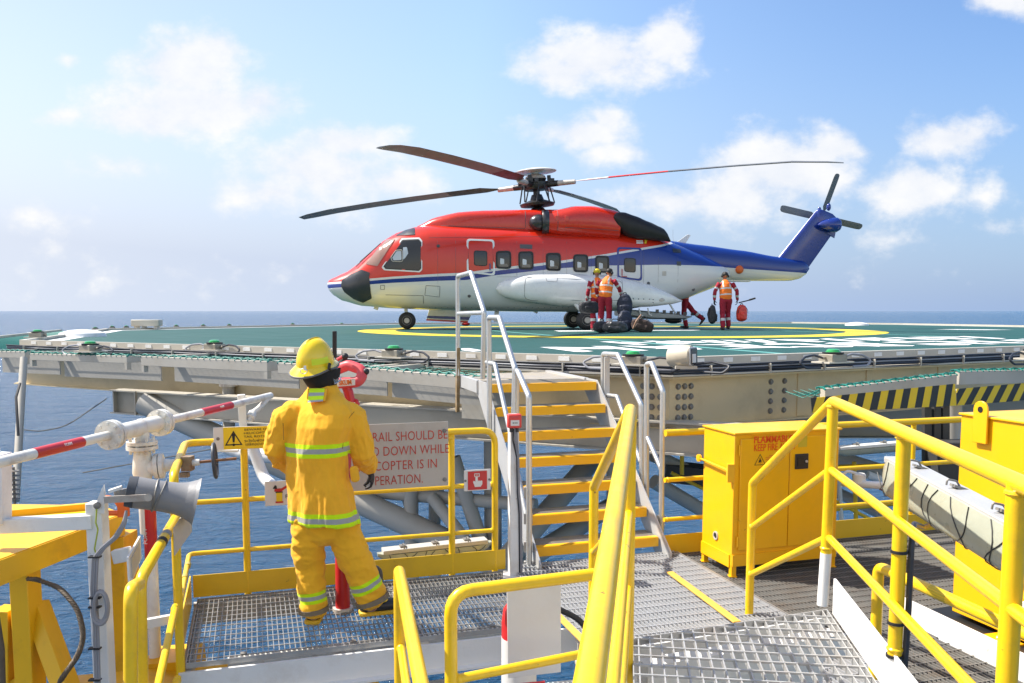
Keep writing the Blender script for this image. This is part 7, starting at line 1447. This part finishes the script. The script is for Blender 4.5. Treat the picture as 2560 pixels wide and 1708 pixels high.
# jacket
prof = [(882, 712, 772, .085, .06), (898, 704, 782, .088, .055), (910, 690, 795, .10, .045), (925, 668, 808, .118, .03), (945, 652, 816, .135, .015), (975, 648, 814, .150, .0), (1010, 648, 804, .15, .0), (1050, 650, 800, .148, .0), (1090, 652, 803, .150, .0), (1130, 656, 812, .158, .0), (1165, 658, 820, .168, 0), (1196, 660, 829, .176, .0)]
b = MB(); rs = []; k = 40
for v, u0, u1, dep, dy in prof:
    c = F((u0+u1)/2, v, dy); hw_ = (u1-u0)/2*KP/FP*FD; rs.append([c+Matrix.Rotation(R(-34), 3, 'Z') @ V((hw_*1.10*math.copysign(abs(math.cos(a))**.88, math.cos(a)), dep*math.copysign(abs(math.sin(a))**.88, math.sin(a)), 0)) for a in [2*math.pi*i/k for i in range(k)]])
b.rings(rs)
for a, c, e in ((SHL, ELL, WRL), (SHR, ELR, WRR)):
    blob(b, [L(a+(F(735, 945)-a)*.18, .088), L(a.lerp(c, .1), .092), L(a.lerp(c, .5), .088), L(c, .082), L(c.lerp(e, .5), .074), L(e, .066)], X, 20)
me = fuse(b, .0065, 7)
fold = lambda p: .55+.8*min(1, max(0, (F(735, 960).z-p.z)*2))
wrinkle(me, .016, 3.8, (1.9, 1.9, .6), 2, fold, .5); wrinkle(me, .005, 9, (1.6, 1.6, .9), 5, lambda p: .5+1.2*max(0, abs(p.x-F(735, 1000).x)-.17)/.1, .8)
zb = FD-.145; JB = [(PY(720, 1035.5, zb), (-.035, 0, 1), PY(644, 1035, zb).x, PY(796, 1035, zb).x, .044), (PY(745, 1196, FD-.172), (-.03, 0, 1), -9, 9, .045)]
M['jacket'] = fabric('turnout_jacket', (.97, .465, .028), JB); mobj('jacket', me, M['jacket'], ff)
# collar tab with reflective stripes
tb = [PY(u, v, FD+dy) for u, v, dy in ((710, 892, -.075), (745, 892, -.075), (741, 921, -.135), (706, 924, -.135))]; nrm = V((0, -1, .12)); t_ = None
def quad(y0, y1): return [tb[0].lerp(tb[3], y0), tb[1].lerp(tb[2], y0), tb[1].lerp(tb[2], y1), tb[0].lerp(tb[3], y1)]
M['lime'] = pm('lime_tape', (.62, .90, .008), .6, var=.05, bump=.05); M['lime2'] = pm('silver_tape', (.36, .37, .36), .5, var=.06, bump=.05)
tabo = None
for (y0, y1, mt) in ((0, .30, 'lime'), (.30, .55, 'lime2'), (.55, .86, 'lime'), (.86, 1, 'lime2')):
    q = part(MB().slab(quad(y0, y1), (0, .012, 0)), 'collar_tape', mt, ff, smooth=0)
part(MB().slab([x+V((s_*.012, .006, 0)) for x, s_ in zip(tb, (-1, 1, 1, -1))], (0, .03, 0)), 'collar_tab', 'jacket', ff, bevel=.004)
pk = MB(); blob(pk, [(F(812, 1076, -.10), .03, .02), (F(816, 1100, -.10), .032, .02)], V((.8, .6, 0))); mobj('pocket_flap', fuse(pk, .006, 2), M['jacket'], ff)
part(MB().tube([F(813, 945, -.085), F(800, 960, -.115), F(789, 1000, -.125), F(786, 1030, -.128)], .0022, 5, fil=.05), 'seam', pm('stitch_brown', (.25, .12, .01), .8, bump=0), ff)
part(MB().tube([F(648, 945, -.06), F(650, 975, -.09), F(651, 1010, -.095)], .0022, 5, fil=.05), 'seam', bpy.data.materials['stitch_brown'], ff)
# trousers
b = MB(); blob(b, [(F(745, 1170), .20, .13), (F(745, 1205), .21, .135)], X)
blob(b, [L(F(706, 1205), .112), L(F(706, 1250), .106), L(F(710, 1300, .02), .100), L(F(716, 1352), .096), L(F(720, 1388, -.01), .092)], X, 22)
blob(b, [L(F(788, 1205), .118), L(F(800, 1250), .112), L(F(823, 1300, .0), .108), L(F(841, 1342, .01), .108), L(F(850, 1364, .02), .106)], X, 22)
me = fuse(b, .0065, 6); wrinkle(me, .013, 3.6, (1.2, 1.2, 2.2), 8, None, .6); wrinkle(me, .005, 9, (1, 1, 1.6), 4, None, .8)
ld_ = (F(855, 1380, .02)-F(823, 1300)).normalized(); dv = V((-.36, -.1, 1)); zc = FD-.1
mid = (PY(700, 1300, FD).x+PY(790, 1300, FD).x)/2+.02
M['trousers'] = fabric('turnout_trousers', (.96, .48, .026), [(PY(722, 1378, zc-.02), (-.10, 0, 1), -9, PY(768, 1386, FD).x, .036), (PY(847, 1350, zc), dv, PY(774, 1386, FD).x, 9, .036)]); mobj('trousers', me, M['trousers'], ff)
b = MB()
for (c0_, c1_, dr_, r_) in ((F(719, 1393, -.01), F(720, 1402, -.01), V((0, 0, 1)), .099), (F(853, 1371, .02), F(856, 1380, .02), dv, .113)):
    nb = MB(); nb.lathe(c0_, (c1_-c0_), [(0, r_*.8), (0, r_), ((c1_-c0_).length*1.1, r_*1.0), ((c1_-c0_).length*1.1, r_*.8)], 28); part(nb, 'trouser_cuff', pm('cuff_grey', (.20, .165, .11), .9, var=.2, bump=.2) if 'cuff_grey' not in bpy.data.materials else bpy.data.materials['cuff_grey'], ff)
# boots
M['bootb'] = pm('black_fire_boot', (.025, .026, .03), .4, var=.15, bump=.05); M['boots'] = pm('yellow_boot_sole', (.70, .43, .02), .5, var=.12, bump=.08)
for an, td in ((PZ(722, 1424, ZP), V((-.05, 1, 0))), (PZ(858, 1410, ZP), V((.95, .30, 0)))):
    td = td.normalized(); sx_ = td.cross(up); an = V((an.x, an.y, ZP)); b = MB(); c = an+V((0, 0, .06)); blob(b, [(c+V((0, 0, .22)), .062, .066), (c+V((0, 0, .08)), .062, .066)], sx_); blob(b, [(c-td*.05, .05, .05), (c+td*.08, .054, .046), (c+td*.17, .05, .036), (c+td*.2, .038, .028)], sx_); bt_ = mobj('boot', fuse(b, .008, 2), M['bootb'], ff)
    b = MB(); o_ = [(-.10, .035), (-.08, .052), (0, .054), (.08, .056), (.16, .056), (.22, .04), (.245, .0)]; ol = [an+td*y+sx_*x for y, x in o_]+[an+td*y-sx_*x for y, x in o_[::-1]]; b.slab([p+V((0, 0, .004)) for p in ol], (0, 0, .030)); part(b, 'boot_sole', 'boots', bt_, bevel=.008)
    b = MB(); blob(b, [(an+td*.19+V((0, 0, .045)), .048, .026), (an+td*.225+V((0, 0, .04)), .03, .018)], sx_); mobj('toe_cap', fuse(b, .007, 2), M['boots'], bt_)
    part(MB().tube([an+td*.03+sx_*.06*math.cos(a)+V((0, 0, .10+.05*math.sin(a)*0))+td*(.062*math.sin(a)) for a in [2*math.pi*k/20 for k in range(20)]], .006, 6, loop=True), 'boot_band', 'signyel', bt_)
# gloves
for wr, el, e in ((WRR, ELR, 1), (WRL, ELL, -1)):
    b = MB(); d = (wr-el).normalized(); blob(b, [L(wr, .045), L(wr+d*.05, .038)]); hand(b, wr+d*.05, d+V((0, .2, -.5)), V((-e, .2, -.2)), 1 if e < 0 else -1, 1.15, .8); mobj('glove', fuse(b, .0045, 2), M['glove'], ff)
# helmet
hM = Matrix.Translation(F(724, 836, .03)) @ Matrix.Rotation(R(-38), 4, 'Z') @ Matrix.Rotation(R(9), 4, 'Y') @ Matrix.Rotation(R(11), 4, 'X') @ Matrix.Diagonal((.84, .80, .93, 1))
M['helm'] = pm('yellow_helmet_shell', (.86, .60, .006), .22, var=.05, sc=5, bump=.02, coat=.5, dirt=(.45, .30, .02), damt=.45, dsc=9)
rs = []
for i in range(15):
    a = R(92)*i/14; r_ = math.cos(a*.975); z = math.sin(a)
    ring = []
    for j in range(48):
        t = 2*math.pi*j/48; ridge = 1+.05*math.exp(-((math.cos(t))/.16)**2)*z
        ring.append(hM @ V((.128*max(r_, .004)*math.cos(t), (.155+.006)*max(r_, .004)*math.sin(t), .185*z*ridge)))
    rs.append(ring)
hl = part(MB().rings(rs, caps=False), 'helmet_shell', 'helm', ff)
rs = []; edge = []
for j in range(64):
    t = 2*math.pi*j/64; s_, c_ = math.sin(t), math.cos(t); ext = .016+.050*max(0, -s_)**1.5+.022*max(0, s_); dr2 = -.012-.030*max(0, -s_)**1.4
    o_ = V(((.130+ext)*c_, (.157+ext)*s_, dr2)); i_ = V((.126*c_, .153*s_, .012)); m_ = V(((.130+ext*.4)*c_, (.157+ext*.4)*s_, dr2*.25))
    rs.append([hM @ p for p in (i_, m_, o_, o_+V((0, 0, -.008)), m_+V((0, 0, -.012)), i_+V((0, 0, -.012)))]); edge.append(hM @ (o_+V((0, 0, -.004))))
part(MB().rings(rs, loop=True, caps=False), 'helmet_brim', 'helm', hl); part(MB().tube(edge, .0065, 8, loop=True), 'brim_trim', pm('grey_trim', (.12, .12, .12), .6, bump=0), hl)
rp_ = [hM @ V((.1305*math.cos(t)*c2, .1635*math.sin(t)*c2, z)) for t, c2, z in ((R(-42), .985, .03), (R(5), .985, .03), (R(5), .93, .075), (R(-28), .93, .075))]
b = MB(); g_ = []
for i in range(5):
    for j in range(9):
        t = R(-44+56*j/8); a = .03+.042*i/4; c2 = math.sqrt(max(0, 1-(a/.185)**2))*1.006; g_.append(hM @ V((.128*c2*math.cos(t), .161*c2*math.sin(t), a*1.0)))
b.add(g_, [[i*9+j, i*9+j+1, (i+1)*9+j+1, (i+1)*9+j] for i in range(4) for j in range(8)]); part(b, 'reflective_patch', pm('helmet_lime_patch', (.62, .72, .02), .35, var=.1, bump=0), hl)
b = MB(); rs = []
for u0, u1, v, dy, dep in ((688, 782, 846, .06, .125), (692, 781, 858, .06, .125), (696, 777, 872, .05, .11), (704, 772, 884, .06, .10), (714, 766, 894, .06, .08)):
    c = F((u0+u1)/2, v, dy); hw_ = (u1-u0)/2*KP/FP*FD; rs.append([c+V((hw_*math.cos(a), dep*math.sin(a), 0)) for a in [2*math.pi*i/32 for i in range(32)]])
b.rings(rs, caps=False); part(b, 'neck_curtain', pm('black_fabric', (.012, .012, .012), .9, var=.2, bump=.1), hl)
part(MB().tube([F(697+8*math.cos(a), 852+6*math.sin(a), -.115) for a in [2*math.pi*k/16 for k in range(16)]], .0028, 6, loop=True), 'brim_ring', 'alu', hl); part(MB().box(F(700, 845, -.115), (.014, .006, .03)), 'clip', 'white', hl)
gm = bpy.data.materials.new('clear_visor'); gm.use_nodes = True; gb = gm.node_tree.nodes['Principled BSDF']; gb.inputs['Base Color'].default_value = (.85, .87, .88, 1); gb.inputs['Roughness'].default_value = .08; gb.inputs['Alpha'].default_value = .22; gb.inputs['Coat Weight'].default_value = .5
b = MB(); g_ = []
for i in range(6):
    for j in range(15): t = R(0+150*j/14+10); g_.append(hM @ V(((.150+.004*i)*math.cos(t), (.182+.004*i)*math.sin(t), .012-.026*i)))
b.add(g_, [[i*15+j, i*15+j+1, (i+1)*15+j+1, (i+1)*15+j] for i in range(5) for j in range(14)]); part(b, 'visor', gm, hl)
part(MB().tube([hM @ V((.172*math.cos(R(10+150*j/14)), .203*math.sin(R(10+150*j/14)), -.118)) for j in range(15)], .004, 6), 'visor_edge', 'alu', hl)
part(MB().tube([hM @ V((.15, .02, .03)), hM @ V((.158, .0, .0)), hM @ V((.15, .03, -.02))], .010, 8), 'visor_hinge', 'ink', hl)
